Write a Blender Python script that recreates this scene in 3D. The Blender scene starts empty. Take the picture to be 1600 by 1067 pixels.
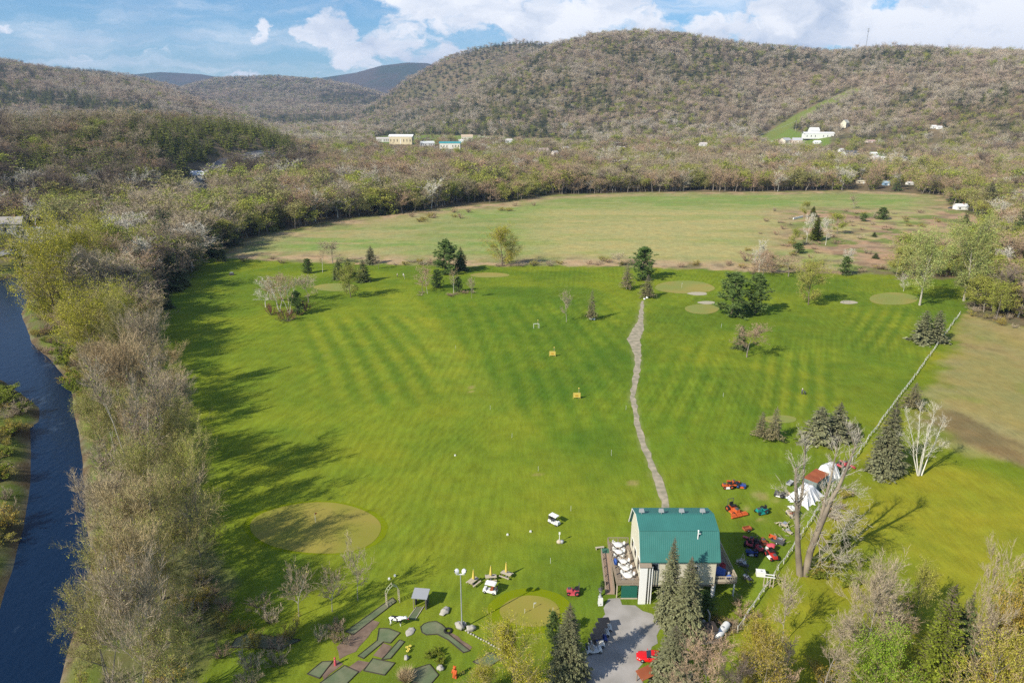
import bpy, math, random
import numpy as np
from mathutils import Vector, Matrix, Euler

SC = bpy.context.scene
COL = SC.collection

# ------------------------------------------------------------------ camera
F = 1067.0                     # focal length in photo pixels (24 mm on a 36 mm sensor)
CAMH = 75.0
PITCH = math.radians(18.8)
SP, CP = math.sin(PITCH), math.cos(PITCH)
cam_d = bpy.data.cameras.new('camera'); cam = bpy.data.objects.new('camera', cam_d); COL.objects.link(cam)
cam_d.lens = 24.0; cam_d.sensor_width = 36.0; cam_d.clip_start = 0.5; cam_d.clip_end = 60000
cam.location = (0, 0, CAMH); cam.rotation_euler = (math.pi/2 - PITCH, 0, 0)
SC.camera = cam

# ------------------------------------------------------------------ light and sky
SC.view_settings.view_transform = 'Standard'; SC.view_settings.look = 'None'
SC.view_settings.exposure = 0.46; SC.view_settings.gamma = 1.0
SUN_EL = math.radians(36); SUN_AZ = math.atan2(-0.777, -0.63)       # from +Y towards +X
SUND = Vector((math.sin(SUN_AZ)*math.cos(SUN_EL), math.cos(SUN_AZ)*math.cos(SUN_EL), math.sin(SUN_EL)))
sl = bpy.data.lights.new('sun', 'SUN'); sl.energy = 5.0; sl.angle = math.radians(0.53); sl.color = (1.0, 0.92, 0.77)
so = bpy.data.objects.new('sun', sl); COL.objects.link(so)
so.rotation_euler = (-SUND).to_track_quat('-Z', 'Y').to_euler(); so.location = (-200, -150, 300)

def px_dir(px, py):
    u = (px-800)/F; v = (533.5-py)/F
    return u, CP+v*SP, -SP+v*CP

W = bpy.data.worlds.new('World'); SC.world = W; W.use_nodes = True
def build_world():
    nt = W.node_tree; N = nt.nodes; L = nt.links; N.clear()
    out = N.new('ShaderNodeOutputWorld')
    sky = N.new('ShaderNodeTexSky'); sky.sky_type = 'NISHITA'; sky.sun_disc = False
    sky.sun_elevation = SUN_EL; sky.sun_rotation = SUN_AZ; sky.altitude = 300; sky.air_density = 1.0; sky.dust_density = 0.4; sky.ozone_density = 2.0
    def M(op, a, b=None, c=None):
        n = N.new('ShaderNodeMath'); n.operation = op
        for i, s in enumerate((a, b, c)):
            if s is None: continue
            if isinstance(s, (int, float)): n.inputs[i].default_value = s
            else: L.new(s, n.inputs[i])
        return n.outputs[0]
    hs = N.new('ShaderNodeMixRGB'); hs.blend_type = 'MULTIPLY'; hs.inputs[0].default_value = 1.0
    hs.inputs[2].default_value = (0.48, 0.78, 1.0, 1); L.new(sky.outputs[0], hs.inputs[1])
    bg1 = N.new('ShaderNodeBackground'); bg1.inputs[1].default_value = 0.095; L.new(hs.outputs[0], bg1.inputs[0])
    bg2 = N.new('ShaderNodeBackground'); bg2.inputs[1].default_value = 0.86
    tc = N.new('ShaderNodeTexCoord'); sx = N.new('ShaderNodeSeparateXYZ'); L.new(tc.outputs['Generated'], sx.inputs[0])
    X, Y, Z = sx.outputs
    yy = M('MAXIMUM', M('ABSOLUTE', Y), 0.15)
    A = M('DIVIDE', X, yy); E = M('DIVIDE', Z, yy)
    c0 = N.new('ShaderNodeCombineXYZ'); L.new(A, c0.inputs[0]); L.new(M('MULTIPLY', E, 1.6), c0.inputs[1])
    wn = N.new('ShaderNodeTexNoise'); wn.inputs['Scale'].default_value = 14; wn.inputs['Detail'].default_value = 7; wn.inputs['Roughness'].default_value = .6; L.new(c0.outputs[0], wn.inputs[0])
    ws = N.new('ShaderNodeSeparateXYZ'); L.new(wn.outputs['Color'], ws.inputs[0])
    A0, E0 = A, E; A = M('ADD', A, M('MULTIPLY', M('SUBTRACT', ws.outputs[0], .5), .10)); E = M('ADD', E, M('MULTIPLY', M('SUBTRACT', ws.outputs[1], .5), .05))
    comb = N.new('ShaderNodeCombineXYZ'); L.new(A, comb.inputs[0]); L.new(M('MULTIPLY', E, 1.9), comb.inputs[1])
    def noise(scale, detail, rough, off=0.0, src=comb.outputs[0]):
        mp = N.new('ShaderNodeMapping'); mp.inputs['Location'].default_value = (off, off*.7, off*.3); L.new(src, mp.inputs[0])
        n = N.new('ShaderNodeTexNoise'); n.inputs['Scale'].default_value = scale; n.inputs['Detail'].default_value = detail; n.inputs['Roughness'].default_value = rough
        L.new(mp.outputs[0], n.inputs[0]); return n.outputs[0]
    n1 = noise(9, 8, .58); n2 = noise(30, 6, .6, 3.1); n3 = noise(3.2, 5, .5, 7.7)
    # cumulus banks: (px, py, rx, ry, weight)
    cl = [(520,52,48,30,1.0),(560,88,50,26,.95),(625,68,62,34,1.1),(680,82,52,28,.95),(405,44,17,17,.9),(480,58,22,14,.7),
          (730,8,150,42,1.05),(880,30,150,48,1.1),(980,45,80,40,.9),(690,-25,230,40,.8),
          (1180,45,110,34,1.05),(1290,30,150,52,1.15),(1430,48,170,52,1.15),(1570,50,150,55,1.15),(1700,20,200,90,1.1),(1400,-30,330,60,1.0),
          (122,92,26,12,.8),(5,45,30,11,.7),(45,42,34,8,.55),(264,87,34,8,.5),(385,115,44,8,.6),(500,110,50,8,.55),(60,-40,200,26,.45),(330,-45,160,30,.5)]
    tot = None
    for (cx, cy, rx, ry, w) in cl:
        u, dy, dz = px_dir(cx, cy); a0, e0 = u/dy, dz/dy
        kx = F*dy/rx; ky = F*1.0/ry
        da = M('MULTIPLY', M('SUBTRACT', A, a0), kx); de = M('MULTIPLY', M('SUBTRACT', E, e0), ky)
        d2 = M('ADD', M('MULTIPLY', da, da), M('MULTIPLY', de, de))
        g = M('MULTIPLY', M('MAXIMUM', M('SUBTRACT', 1.25, M('MULTIPLY', d2, .8)), 0), w)
        tot = g if tot is None else M('MAXIMUM', tot, g)
    front = M('GREATER_THAN', Y, 0.0)
    back = M('MULTIPLY', M('SUBTRACT', 1, front), M('MULTIPLY', n3, .55))
    tot = M('ADD', M('MULTIPLY', tot, front), back)
    d = M('ADD', tot, M('MULTIPLY', M('SUBTRACT', n1, 0.5), 2.6)); d = M('ADD', d, M('MULTIPLY', M('SUBTRACT', n2, .5), 1.5))
    mr = N.new('ShaderNodeMapRange'); mr.interpolation_type = 'SMOOTHSTEP'; L.new(d, mr.inputs[0]); mr.inputs[1].default_value = 0.42; mr.inputs[2].default_value = 1.02
    # thin high veil
    vm = N.new('ShaderNodeMapping'); vm.inputs['Scale'].default_value = (1.3, 6.5, 1); L.new(comb.outputs[0], vm.inputs[0])
    vn = noise(2.6, 8, .62, 1.7, vm.outputs[0])
    mv = N.new('ShaderNodeMapRange'); mv.interpolation_type = 'SMOOTHSTEP'; L.new(vn, mv.inputs[0]); mv.inputs[1].default_value = .38; mv.inputs[2].default_value = .75; mv.inputs[4].default_value = .62
    dens = M('MAXIMUM', mr.outputs[0], mv.outputs[0])
    # cloud body colour: white tops, blue grey undersides
    n4 = noise(12, 6, .6, 0.035); n5 = noise(4.5, 4, .5, 5.0)
    sh = M('ADD', M('MULTIPLY', n4, .6), M('MULTIPLY', n5, .75))
    cr = N.new('ShaderNodeValToRGB'); L.new(sh, cr.inputs[0])
    cr.color_ramp.elements[0].position = .50; cr.color_ramp.elements[0].color = (.42, .52, .68, 1)
    cr.color_ramp.elements[1].position = .76; cr.color_ramp.elements[1].color = (.96, .97, 1.0, 1)
    L.new(cr.outputs[0], bg2.inputs[0])
    mx = N.new('ShaderNodeMixShader'); L.new(dens, mx.inputs[0]); L.new(bg1.outputs[0], mx.inputs[1]); L.new(bg2.outputs[0], mx.inputs[2])
    L.new(mx.outputs[0], out.inputs[0])
build_world()
SC.cycles.use_denoising = False; SC.cycles.max_bounces = 6; SC.cycles.diffuse_bounces = 2; SC.cycles.glossy_bounces = 2; SC.cycles.transmission_bounces = 3
SC.cycles.transparent_max_bounces = 8; SC.cycles.volume_bounces = 0

# ------------------------------------------------------------------ pixel to world helpers
def P(px, py, z=0.0):
    u, dy, dz = px_dir(px, py); t = (z-CAMH)/dz
    return (u*t, dy*t)
def zat(py, Y):
    u, dy, dz = px_dir(800, py); return CAMH + Y*dz/dy
def Q(x, y, z):
    yc = y*CP - (z-CAMH)*SP; zc = y*SP + (z-CAMH)*CP
    return 800+F*x/yc, 533.5-F*zc/yc

def vnoise(x, y, seed=0):
    xi = np.floor(x).astype(np.int64); yi = np.floor(y).astype(np.int64)
    xf = x-xi; yf = y-yi
    def h(a, b):
        n = (a*374761393 + b*668265263 + seed*1274126177) & 0x7fffffff
        n = ((n ^ (n >> 13)) * 1103515245) & 0x7fffffff
        n = (n ^ (n >> 16)) & 0x7fffffff
        return (n % 100003)/100003.0
    u = xf*xf*(3-2*xf); v = yf*yf*(3-2*yf)
    return (h(xi,yi)*(1-u)+h(xi+1,yi)*u)*(1-v) + (h(xi,yi+1)*(1-u)+h(xi+1,yi+1)*u)*v
def fbm(x, y, s, seed=0, octv=4):
    r = 0; a = .5; t = 0
    for i in range(octv):
        r = r + a*vnoise(x/s, y/s, seed+i*17); t += a; a *= .5; s = s/2.03
    return r/t
def sstep(a, b, x):
    t = np.clip((x-a)/(b-a), 0, 1); return t*t*(3-2*t)
def inpoly(x, y, poly):
    r = np.zeros(x.shape, bool); n = len(poly)
    for i in range(n):
        x0, y0 = poly[i]; x1, y1 = poly[(i+1) % n]
        c = ((y0 > y) != (y1 > y))
        with np.errstate(divide='ignore', invalid='ignore'):
            r ^= c & (x < (x1-x0)*(y-y0)/((y1-y0) if y1 != y0 else 1e-9)+x0)
    return r
def segdist(x, y, pts, closed=False):
    d = np.full(x.shape, 1e9); n = len(pts)
    for i in range(n if closed else n-1):
        ax, ay = pts[i]; bx, by = pts[(i+1) % n]
        dx, dy = bx-ax, by-ay; l2 = dx*dx+dy*dy+1e-9
        t = np.clip(((x-ax)*dx+(y-ay)*dy)/l2, 0, 1)
        d = np.minimum(d, np.hypot(x-ax-t*dx, y-ay-t*dy))
    return d
def sdist(x, y, poly):
    d = segdist(x, y, poly, True); return np.where(inpoly(x, y, poly), -d, d)

# ------------------------------------------------------------------ terrain
def wp(l, z=0.0): return [P(a, b, z) for a, b in l]
RIVZ = -1.6
RIVER = wp([(105,1300),(112,1100),(112,1067),(128,1000),(150,930),(158,870),(148,800),(142,720),(128,650),(118,600),(92,565),(58,535),(40,490),(62,440),(66,419),
            (20,432),(-60,450),(-200,478),(-260,520),(-160,570),(-40,582),(0,600),(28,622),(52,640),(50,660),(36,668),(34,760),(22,830),(0,900),(-30,1000),(-60,1100),(-110,1300)], RIVZ)
RIDGES = [  # skyline in photo pixels, distance, width of the front slope, width of the back, tree height
    ([(470,222),(560,214),(650,190),(720,150),(790,106),(860,72),(920,55),(980,50),(1050,54),(1150,68),(1250,77),(1300,82),(1350,75),(1430,76),(1500,80),(1600,83),(1800,60),(2100,50)], [(0,2700),(1200,2700),(1600,2050),(2100,1700)], 1050, 1500, 11),
    ([(430,220),(520,196),(590,160),(640,124),(700,90),(760,71),(820,64),(865,70),(950,100),(1300,160)], [(0,3900),(1600,3900)], 1200, 1500, 11),
    ([(120,190),(250,150),(300,133),(350,122),(430,118),(500,124),(560,134),(610,150),(700,170),(820,190)], [(0,5600),(1600,5600)], 1900, 1800, 11),
    ([(420,140),(470,123),(500,122),(560,113),(600,102),(640,97),(670,98),(700,106),(760,122),(840,140),(1000,175)], [(0,9800),(1600,9800)], 2600, 2500, 8),
    ([(60,130),(180,124),(205,117),(260,112),(320,115),(360,122),(430,128),(520,150)], [(0,9900),(1600,9900)], 2500, 2500, 8),
    ([(-600,50),(-400,60),(-100,82),(0,92),(60,103),(120,113),(200,124),(260,140),(330,163),(400,188),(455,210),(520,225)], [(0,2700),(1600,2700)], 1300, 1500, 11),
    ([(-300,96),(-50,92),(60,103),(110,106),(170,111),(230,122),(300,140),(360,165)], [(0,4300),(1600,4300)], 1200, 1500, 11),
    ([(-700,140),(-300,160),(-100,178),(0,188),(60,188),(120,182),(250,180),(340,184),(400,194),(440,212),(475,236),(505,262),(530,275)], [(-700,520),(-300,580),(0,665),(200,712),(400,865),(480,930),(1600,1200)], 190, 420, 12),
]
def height(x, y):
    x = np.asarray(x, float); y = np.asarray(y, float)
    ys = np.maximum(y, 60.0)
    px = 800+F*1.055*x/ys
    h = np.zeros(x.shape)
    for sk, dd, wf, wb, th in RIDGES:
        sy = np.interp(px, [a for a, b in sk], [b for a, b in sk])
        D = np.interp(px, [a for a, b in dd], [b for a, b in dd])
        u = 0; v = (533.5-sy)/F
        top = CAMH + D*((-SP+v*CP)/(CP+v*SP)) - th
        t = np.clip(1-np.where(y < D, (D-y)/wf, (y-D)/wb), 0, 1)
        prof = np.where(y < D, .35*t+.65*t*t*(3-2*t), t*t*(3-2*t))
        if wf < 200: prof = np.where(y < D, 1-(1-t)**1.9, prof)
        amp = np.clip(top, 0, None)
        hh = amp*prof*(1+.13*(fbm(x, y, wf*.28, 3, 4)-.5)*np.sin(np.pi*np.clip(t, 0, 1))*2)
        h = np.maximum(h, hh)
    near = sstep(520, 900, y)
    h = h + near*2.0*fbm(x, y, 130, 5, 3)*np.clip(h/10, 0.15, 1)
    d = sdist_river(x, y)
    bank = -3.2*(1-sstep(-6.0, 3.0, d)) 
    h = h + bank + .35*(fbm(x, y, 9, 8, 3)-.5)*(1-sstep(4, 14, d))
    return h
def sdist_river(x, y):
    out = np.full(x.shape, 99.0)
    m = (y > 0) & (y < 420) & (x < 0) & (x > -480)
    if m.any(): out[m] = sdist(x[m], y[m], RIVER)
    return out
def H1(x, y): return float(height(np.array([x]), np.array([y]))[0])
def hit(px, py, y0=60):
    u, dy, dz = px_dir(px, py)
    t = np.arange(y0, 12000, 1.0)/dy if py < 320 else None
    if t is None:
        x, y = P(px, py); return (x, y, H1(x, y))
    X = u*t; Y = dy*t; Z = CAMH+dz*t; h = height(X, Y)
    i = int(np.argmax(Z < h)) if (Z < h).any() else len(t)-1
    return (float(X[i]), float(Y[i]), float(h[i]))

# ------------------------------------------------------------------ materials
MATS = {}
def mat(name, col, rough=.85, var=.12, scale=3.0, spec=.25, metal=0.0, col2=None, isl=0.0, rnd=0.0, trans=0.0, bump=0.0, hue=0.0):
    """Plain surface: colour broken up by noise, by mesh island and by object."""
    if name in MATS: return MATS[name]
    m = bpy.data.materials.new(name); m.use_nodes = True; nt = m.node_tree; N = nt.nodes; L = nt.links
    b = N['Principled BSDF']; b.inputs['Roughness'].default_value = rough; b.inputs['Specular IOR Level'].default_value = spec; b.inputs['Metallic'].default_value = metal
    def M(op, a, c):
        n = N.new('ShaderNodeMath'); n.operation = op
        for i, s in enumerate((a, c)):
            if isinstance(s, (int, float)): n.inputs[i].default_value = s
            else: L.new(s, n.inputs[i])
        return n.outputs[0]
    tc = N.new('ShaderNodeTexCoord'); no = N.new('ShaderNodeTexNoise'); no.inputs['Scale'].default_value = scale; no.inputs['Detail'].default_value = 5; no.inputs['Roughness'].default_value = .65
    L.new(tc.outputs['Object'], no.inputs[0])
    f = M('ADD', 1.0, M('MULTIPLY', M('SUBTRACT', no.outputs[0], .5), var*3.2))
    if isl or trans:
        g = N.new('ShaderNodeNewGeometry')
    if isl: f = M('MULTIPLY', f, M('ADD', 1-isl, M('MULTIPLY', g.outputs['Random Per Island'], 2*isl)))
    oi = None
    if rnd:
        oi = N.new('ShaderNodeObjectInfo')
        f = M('MULTIPLY', f, M('ADD', 1-rnd, M('MULTIPLY', oi.outputs['Random'], 2*rnd)))
    mx = N.new('ShaderNodeMixRGB'); mx.inputs[1].default_value = (*col, 1); mx.inputs[2].default_value = (*(col2 or col), 1)
    if col2 is not None:
        if oi is not None:
            s = M('FRACT', M('MULTIPLY', oi.outputs['Random'], 7.31), 0); L.new(s, mx.inputs[0])
        else:
            r = N.new('ShaderNodeMapRange'); r.inputs[1].default_value = .4; r.inputs[2].default_value = .6
            n2 = N.new('ShaderNodeTexNoise'); n2.inputs['Scale'].default_value = scale*.5; n2.inputs['Detail'].default_value = 4; L.new(tc.outputs['Object'], n2.inputs[0])
            L.new(n2.outputs[0], r.inputs[0]); L.new(r.outputs[0], mx.inputs[0])
    else: mx.inputs[0].default_value = 0
    vm = N.new('ShaderNodeVectorMath'); vm.operation = 'SCALE'; L.new(mx.outputs[0], vm.inputs[0]); L.new(f, vm.inputs['Scale'])
    L.new(vm.outputs[0], b.inputs['Base Color'])
    if bump:
        bp = N.new('ShaderNodeBump'); bp.inputs['Strength'].default_value = bump; bp.inputs['Distance'].default_value = .05
        L.new(no.outputs[0], bp.inputs['Height']); L.new(bp.outputs[0], b.inputs['Normal'])
    if trans:
        t = N.new('ShaderNodeBsdfTranslucent'); L.new(vm.outputs[0], t.inputs[0]); mm = N.new('ShaderNodeMixShader'); mm.inputs[0].default_value = trans
        L.new(b.outputs[0], mm.inputs[1]); L.new(t.outputs[0], mm.inputs[2]); L.new(mm.outputs[0], N['Material Output'].inputs[0])
    MATS[name] = m; return m

# ------------------------------------------------------------------ mesh helpers
def mesh_np(name, V, faces_n, faces_idx, mats, fmat=None, smooth=False):
    """V (n,3); faces_n loop totals; faces_idx flat loop vertex indices."""
    me = bpy.data.meshes.new(name); V = np.asarray(V, np.float32)
    me.vertices.add(len(V)); me.vertices.foreach_set('co', V.ravel())
    faces_idx = np.asarray(faces_idx, np.int32); faces_n = np.asarray(faces_n, np.int32)
    me.loops.add(len(faces_idx)); me.loops.foreach_set('vertex_index', faces_idx)
    me.polygons.add(len(faces_n)); st = np.concatenate([[0], np.cumsum(faces_n)[:-1]]).astype(np.int32)
    me.polygons.foreach_set('loop_start', st)
    for m in (mats if isinstance(mats, (list, tuple)) else [mats]): me.materials.append(m)
    if fmat is not None: me.polygons.foreach_set('material_index', np.asarray(fmat, np.int32))
    if smooth: me.polygons.foreach_set('use_smooth', np.ones(len(faces_n), bool))
    me.update(calc_edges=True); return me

class MB:
    """Collects shapes that become one mesh."""
    def __init__(s): s.v = []; s.f = []; s.fm = []; s.mi = 0; s.sm = []
    def add(s, vs, fs, smooth=False):
        o = len(s.v); s.v += [tuple(v) for v in vs]
        for f in fs: s.f.append([i+o for i in f]); s.fm.append(s.mi); s.sm.append(smooth)
        return s
    def box(s, c, d, rz=0, taper=1.0, rx=0):
        hx, hy, hz = d[0]/2, d[1]/2, d[2]/2; R = Euler((rx, 0, rz)).to_matrix(); vs = []
        for z, k in ((-hz, 1), (hz, taper)):
            for x, y in ((-hx,-hy),(hx,-hy),(hx,hy),(-hx,hy)): vs.append(R @ Vector((x*k, y*k, z)) + Vector(c))
        return s.add(vs, [(0,3,2,1),(4,5,6,7),(0,1,5,4),(1,2,6,5),(2,3,7,6),(3,0,4,7)])
    def tube(s, a, b, r0, r1=None, n=8, cap=True):
        r1 = r0 if r1 is None else r1; a = Vector(a); b = Vector(b); d = (b-a).normalized()
        p = d.orthogonal().normalized(); q = d.cross(p); vs = []
        for c, r in ((a, r0), (b, r1)):
            for i in range(n): t = 2*math.pi*i/n; vs.append(c+p*math.cos(t)*r+q*math.sin(t)*r)
        fs = [(i, (i+1) % n, n+(i+1) % n, n+i) for i in range(n)]
        s.add(vs, fs, n > 6)
        if cap: s.add(vs[:n], [tuple(range(n))[::-1]]); s.add(vs[n:], [tuple(range(n))])
        return s
    def path(s, pts, r, n=6):
        for i in range(len(pts)-1): s.tube(pts[i], pts[i+1], r if not isinstance(r, (list, tuple)) else r[i], None if not isinstance(r, (list, tuple)) else r[i+1], n)
        return s
    def ball(s, c, r, seg=10, rings=7, fn=None):
        rx, ry, rz = r if isinstance(r, (tuple, list)) else (r, r, r); vs = []
        for i in range(rings+1):
            a = math.pi*i/rings
            for j in range(seg):
                b = 2*math.pi*j/seg; v = Vector((math.sin(a)*math.cos(b)*rx, math.sin(a)*math.sin(b)*ry, math.cos(a)*rz))
                if fn: v = fn(v)
                vs.append(v+Vector(c))
        return s.add(vs, [(i*seg+j, (i+1)*seg+j, (i+1)*seg+(j+1) % seg, i*seg+(j+1) % seg) for i in range(rings) for j in range(seg)], True)
    def lathe(s, c, prof, n=14, ax='z'):
        vs = []
        for r, z in prof:
            for i in range(n):
                t = 2*math.pi*i/n; x, y = r*math.cos(t), r*math.sin(t)
                p = {'z': (x, y, z), 'y': (x, z, y), 'x': (z, x, y)}[ax]; vs.append((p[0]+c[0], p[1]+c[1], p[2]+c[2]))
        return s.add(vs, [(k*n+i, k*n+(i+1) % n, (k+1)*n+(i+1) % n, (k+1)*n+i) for k in range(len(prof)-1) for i in range(n)], True)
    def prism(s, poly, z0, z1):
        n = len(poly); a = sum(poly[i][0]*poly[(i+1) % n][1]-poly[(i+1) % n][0]*poly[i][1] for i in range(n))
        if a < 0: poly = poly[::-1]
        vs = [(x, y, z0) for x, y in poly]+[(x, y, z1) for x, y in poly]
        fs = [tuple(range(n))[::-1], tuple(range(n, 2*n))]+[(i, (i+1) % n, n+(i+1) % n, n+i) for i in range(n)]
        return s.add(vs, fs)
    def sheet(s, poly, z):
        n = len(poly); a = sum(poly[i][0]*poly[(i+1) % n][1]-poly[(i+1) % n][0]*poly[i][1] for i in range(n))
        if a < 0: poly = poly[::-1]
        return s.add([(x, y, z) for x, y in poly], [tuple(range(n))])
    def mesh(s, name, mats):
        me = bpy.data.meshes.new(name); me.from_pydata([tuple(v) for v in s.v], [], s.f)
        for m in (mats if isinstance(mats, (list, tuple)) else [mats]): me.materials.append(m)
        me.polygons.foreach_set('material_index', s.fm); me.polygons.foreach_set('use_smooth', s.sm); me.update(); return me

def tag(o, label, cat, group=None):
    o['label'] = label; o['category'] = cat
    if group: o['group'] = group
    return o
def obj(name, mb, mats=None, parent=None, label=None):
    me = mb.mesh(name, mats) if isinstance(mb, MB) else mb
    o = bpy.data.objects.new(name, me); COL.objects.link(o); o.parent = parent
    if label: o['label'] = label
    return o
def thing(name, label, cat, loc=(0,0,0), rz=0.0, group=None, sc=1.0):
    o = bpy.data.objects.new(name, None); COL.objects.link(o); o.empty_display_size = .5
    o.location = loc; o.rotation_euler = (0, 0, rz); o.scale = (sc, sc, sc) if not isinstance(sc, tuple) else sc
    return tag(o, label, cat, group)
def struct(name, mb, mats):
    o = obj(name, mb, mats); o['kind'] = 'structure'; return o
def dup(root, loc, rz, label, group=None, sc=None):
    r = root.copy(); COL.objects.link(r); r.location = loc; r.rotation_euler = (0, 0, rz); r['label'] = label
    if group: r['group'] = group
    if sc is not None: r.scale = sc if isinstance(sc, tuple) else (sc, sc, sc)
    for ch in list(root.children):
        c = ch.copy(); COL.objects.link(c); c.parent = r
        for g in ch.children:
            d = g.copy(); COL.objects.link(d); d.parent = c
    return r
# ------------------------------------------------------------------ the ground, one sheet
OPEN = wp([(300,1400),(290,1120),(340,1020),(345,960),(352,900),(335,850),(325,780),(296,700),(272,640),(252,590),(246,540),(240,500),(244,478),(285,450),(303,428),(318,404),(352,392),(380,378),(440,362),(560,340),(640,333),(700,324),(780,318),(850,306),(1000,301),(1240,300),(1330,298),(1420,302),(1470,306),(1500,330),(1545,345),(1530,380),(1500,410),(1400,405),(1400,436),(1490,436),(1512,450),(1515,490),(1540,500),(1620,515),(1750,540),(2000,600),(2400,1000),(2600,1400)])
MEADOW = wp([(352,392),(380,378),(440,362),(560,340),(640,333),(700,324),(780,318),(850,306),(1000,301),(1240,300),(1330,298),(1420,302),(1470,306),(1500,330),(1545,345),(1600,370),(1600,430),(1500,433),(1400,430),(1300,428),(1180,424),(1050,420),(960,417),(840,415),(700,416),(560,412),(460,410),(350,404),(315,402)])
FIELD2 = wp([(1512,490),(1600,508),(1900,560),(2300,800),(1800,760),(1600,728),(1500,705),(1440,660),(1460,600),(1490,540)])
RFIELD = wp([(1505,490),(1600,508),(1900,560),(2600,1100),(1160,1100),(1160,985),(1225,880),(1350,705),(1450,555)])
GA = {  # mown stripe sets: outline, a line along the stripes, period (m), strength
    'a': (wp([(455,505),(560,490),(665,490),(700,600),(640,640),(560,640),(490,600)]), (480,510), (540,620), 6.6, .22),
    'b': (wp([(672,470),(980,470),(985,640),(900,700),(800,640),(730,570)]), (760,480), (850,620), 6.0, .15),
    'c': (wp([(1170,550),(1300,545),(1330,640),(1180,650)]), (1225,560), (1222,640), 4.6, .24),
    'd': (wp([(1320,480),(1440,480),(1400,560),(1330,545)]), (1400,485), (1370,540), 4.6, .24),
    'e': (wp([(1010,560),(1110,520),(1160,600),(1090,700),(1010,680)]), (1090,560), (1060,640), 5.5, .14),
}
RDIRT = [(1030,722,0),(1190,775,9),(1215,782,8),(1165,795,5),(1190,812,6),(841,742,5),(737,612,5),(735,605,5),(510,555,6),(1075,645,4),(1020,640,4),(990,755,4)]
def build_ground():
    rows = [20.0]
    while rows[-1] < 12700: rows.append(rows[-1]+(rows[-1]+85)*.0046)
    Y = np.array(rows); U = np.linspace(-1.5, 1.5, 640)
    Yg, Ug = np.meshgrid(Y, U, indexing='ij'); Xg = Ug*(Yg+110)
    Zg = height(Xg, Yg)
    x = Xg.ravel(); y = Yg.ravel(); z = Zg.ravel(); n = len(x); ny, nx = Yg.shape
    c = np.zeros((n, 3))
    f1 = fbm(x, y, 60, 1); f2 = fbm(x, y, 16, 2); f3 = fbm(x, y, 5, 3); f4 = fbm(x, y, 220, 4)
    def mix(m, col):
        nonlocal c
        m = m[:, None]; c = c*(1-m)+np.array(col)*m
    # forest floor and far slopes
    c[:] = (.16, .125, .085); mix(sstep(.45, .6, f2)*.6, (.20, .155, .09)); mix(sstep(.5, .62, f1)*.5, (.075, .085, .035))
    mix(((x < -40) & (y < 345))*.75, (.115, .125, .045))
    far = sstep(4200, 6000, y); mix(far*.9, (.062, .050, .042)); mix(far*sstep(.45, .6, fbm(x, y, 300, 9)), (.045, .048, .032))
    mix(far*sstep(.52, .64, fbm(x, y, 500, 19)), (.035, .05, .03))
    near = y < 760; xs = x[near]; ys = y[near]
    def soft(poly, w=2.0, wob=3.0):
        m = np.zeros(n); d = sdist(xs, ys, poly)+(f3[near]-.5)*wob*2; m[near] = 1-sstep(-w, w, d); return m
    # course
    op = soft(OPEN, 1.5, 4); f5 = fbm(x, y, 40, 91)
    mix(soft(OPEN, 10, 12), (.10, .13, .03)); 
    g = np.array((.168, .214, .020)); gd = np.array((.110, .166, .018)); gy = np.array((.195, .222, .020))
    t = sstep(.40, .62, .45*f1+.55*f2)
    base = gd*(1-t)[:, None]+g*t[:, None]
    left = sstep(0, 1, (40-x)/60)*sstep(100, 130, y)*sstep(300, 240, y)
    base = base*(1-.45*left[:, None])+g*1.04*.45*left[:, None]
    # yellow sweep on the left of the range, and on the right field
    yel = sstep(.5, .62, fbm(x+.6*y, y*.35, 40, 12))*.25*(y < 330)
    base = base*(1-yel[:, None])+gy*yel[:, None]
    c = c*(1-op[:, None])+base*op[:, None]
    def stripes(poly, a, b, per, amp, sm=4):
        nonlocal c
        A = P(*a); B = P(*b); dx, dy = B[0]-A[0], B[1]-A[1]; l = math.hypot(dx, dy); nxv, nyv = -dy/l, dx/l
        m = np.zeros(n); m[near] = 1-sstep(-sm*1.6, sm, sdist(xs, ys, poly)+(f3[near]-.5)*8)
        ph = ((x-A[0])*nxv+(y-A[1])*nyv+(f1-.5)*1.2+2.2*((y-A[1])/60)**2)/per
        s = np.tanh(3.0*np.sin(2*math.pi*ph))*amp*(.7+.6*fbm(x, y, 14, 33))
        c = c*(1+(s*m)[:, None]*np.array((1.0, .6, .5)))
    for k, v in GA.items(): stripes(*v)
    # fine mowing rows across the whole course, following the sweep
    for ang, per, amp, sd in ((-.45, 3.6, .07, 1), (-.6, 4.4, .05, 2)):
        nxv, nyv = math.cos(ang), math.sin(ang)
        ph = (x*nxv+y*nyv+9*(f4-.5)*5+2*(f1-.5))/per
        w = sstep(.46, .58, fbm(x, y, 45, 40+sd))*op*(y < 340)
        c = c*(1+(np.sin(2*math.pi*ph)*amp*w)[:, None])
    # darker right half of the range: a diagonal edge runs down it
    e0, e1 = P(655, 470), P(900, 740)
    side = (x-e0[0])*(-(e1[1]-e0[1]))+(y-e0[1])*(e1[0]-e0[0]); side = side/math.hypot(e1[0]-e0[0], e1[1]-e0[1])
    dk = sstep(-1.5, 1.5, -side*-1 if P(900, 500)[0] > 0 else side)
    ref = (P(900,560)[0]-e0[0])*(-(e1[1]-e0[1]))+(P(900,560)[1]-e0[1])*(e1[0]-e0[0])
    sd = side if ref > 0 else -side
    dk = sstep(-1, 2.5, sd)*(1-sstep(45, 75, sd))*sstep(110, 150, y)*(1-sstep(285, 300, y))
    c = c*(1-dk[:, None]*np.array((.24, .12, .1)))
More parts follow.
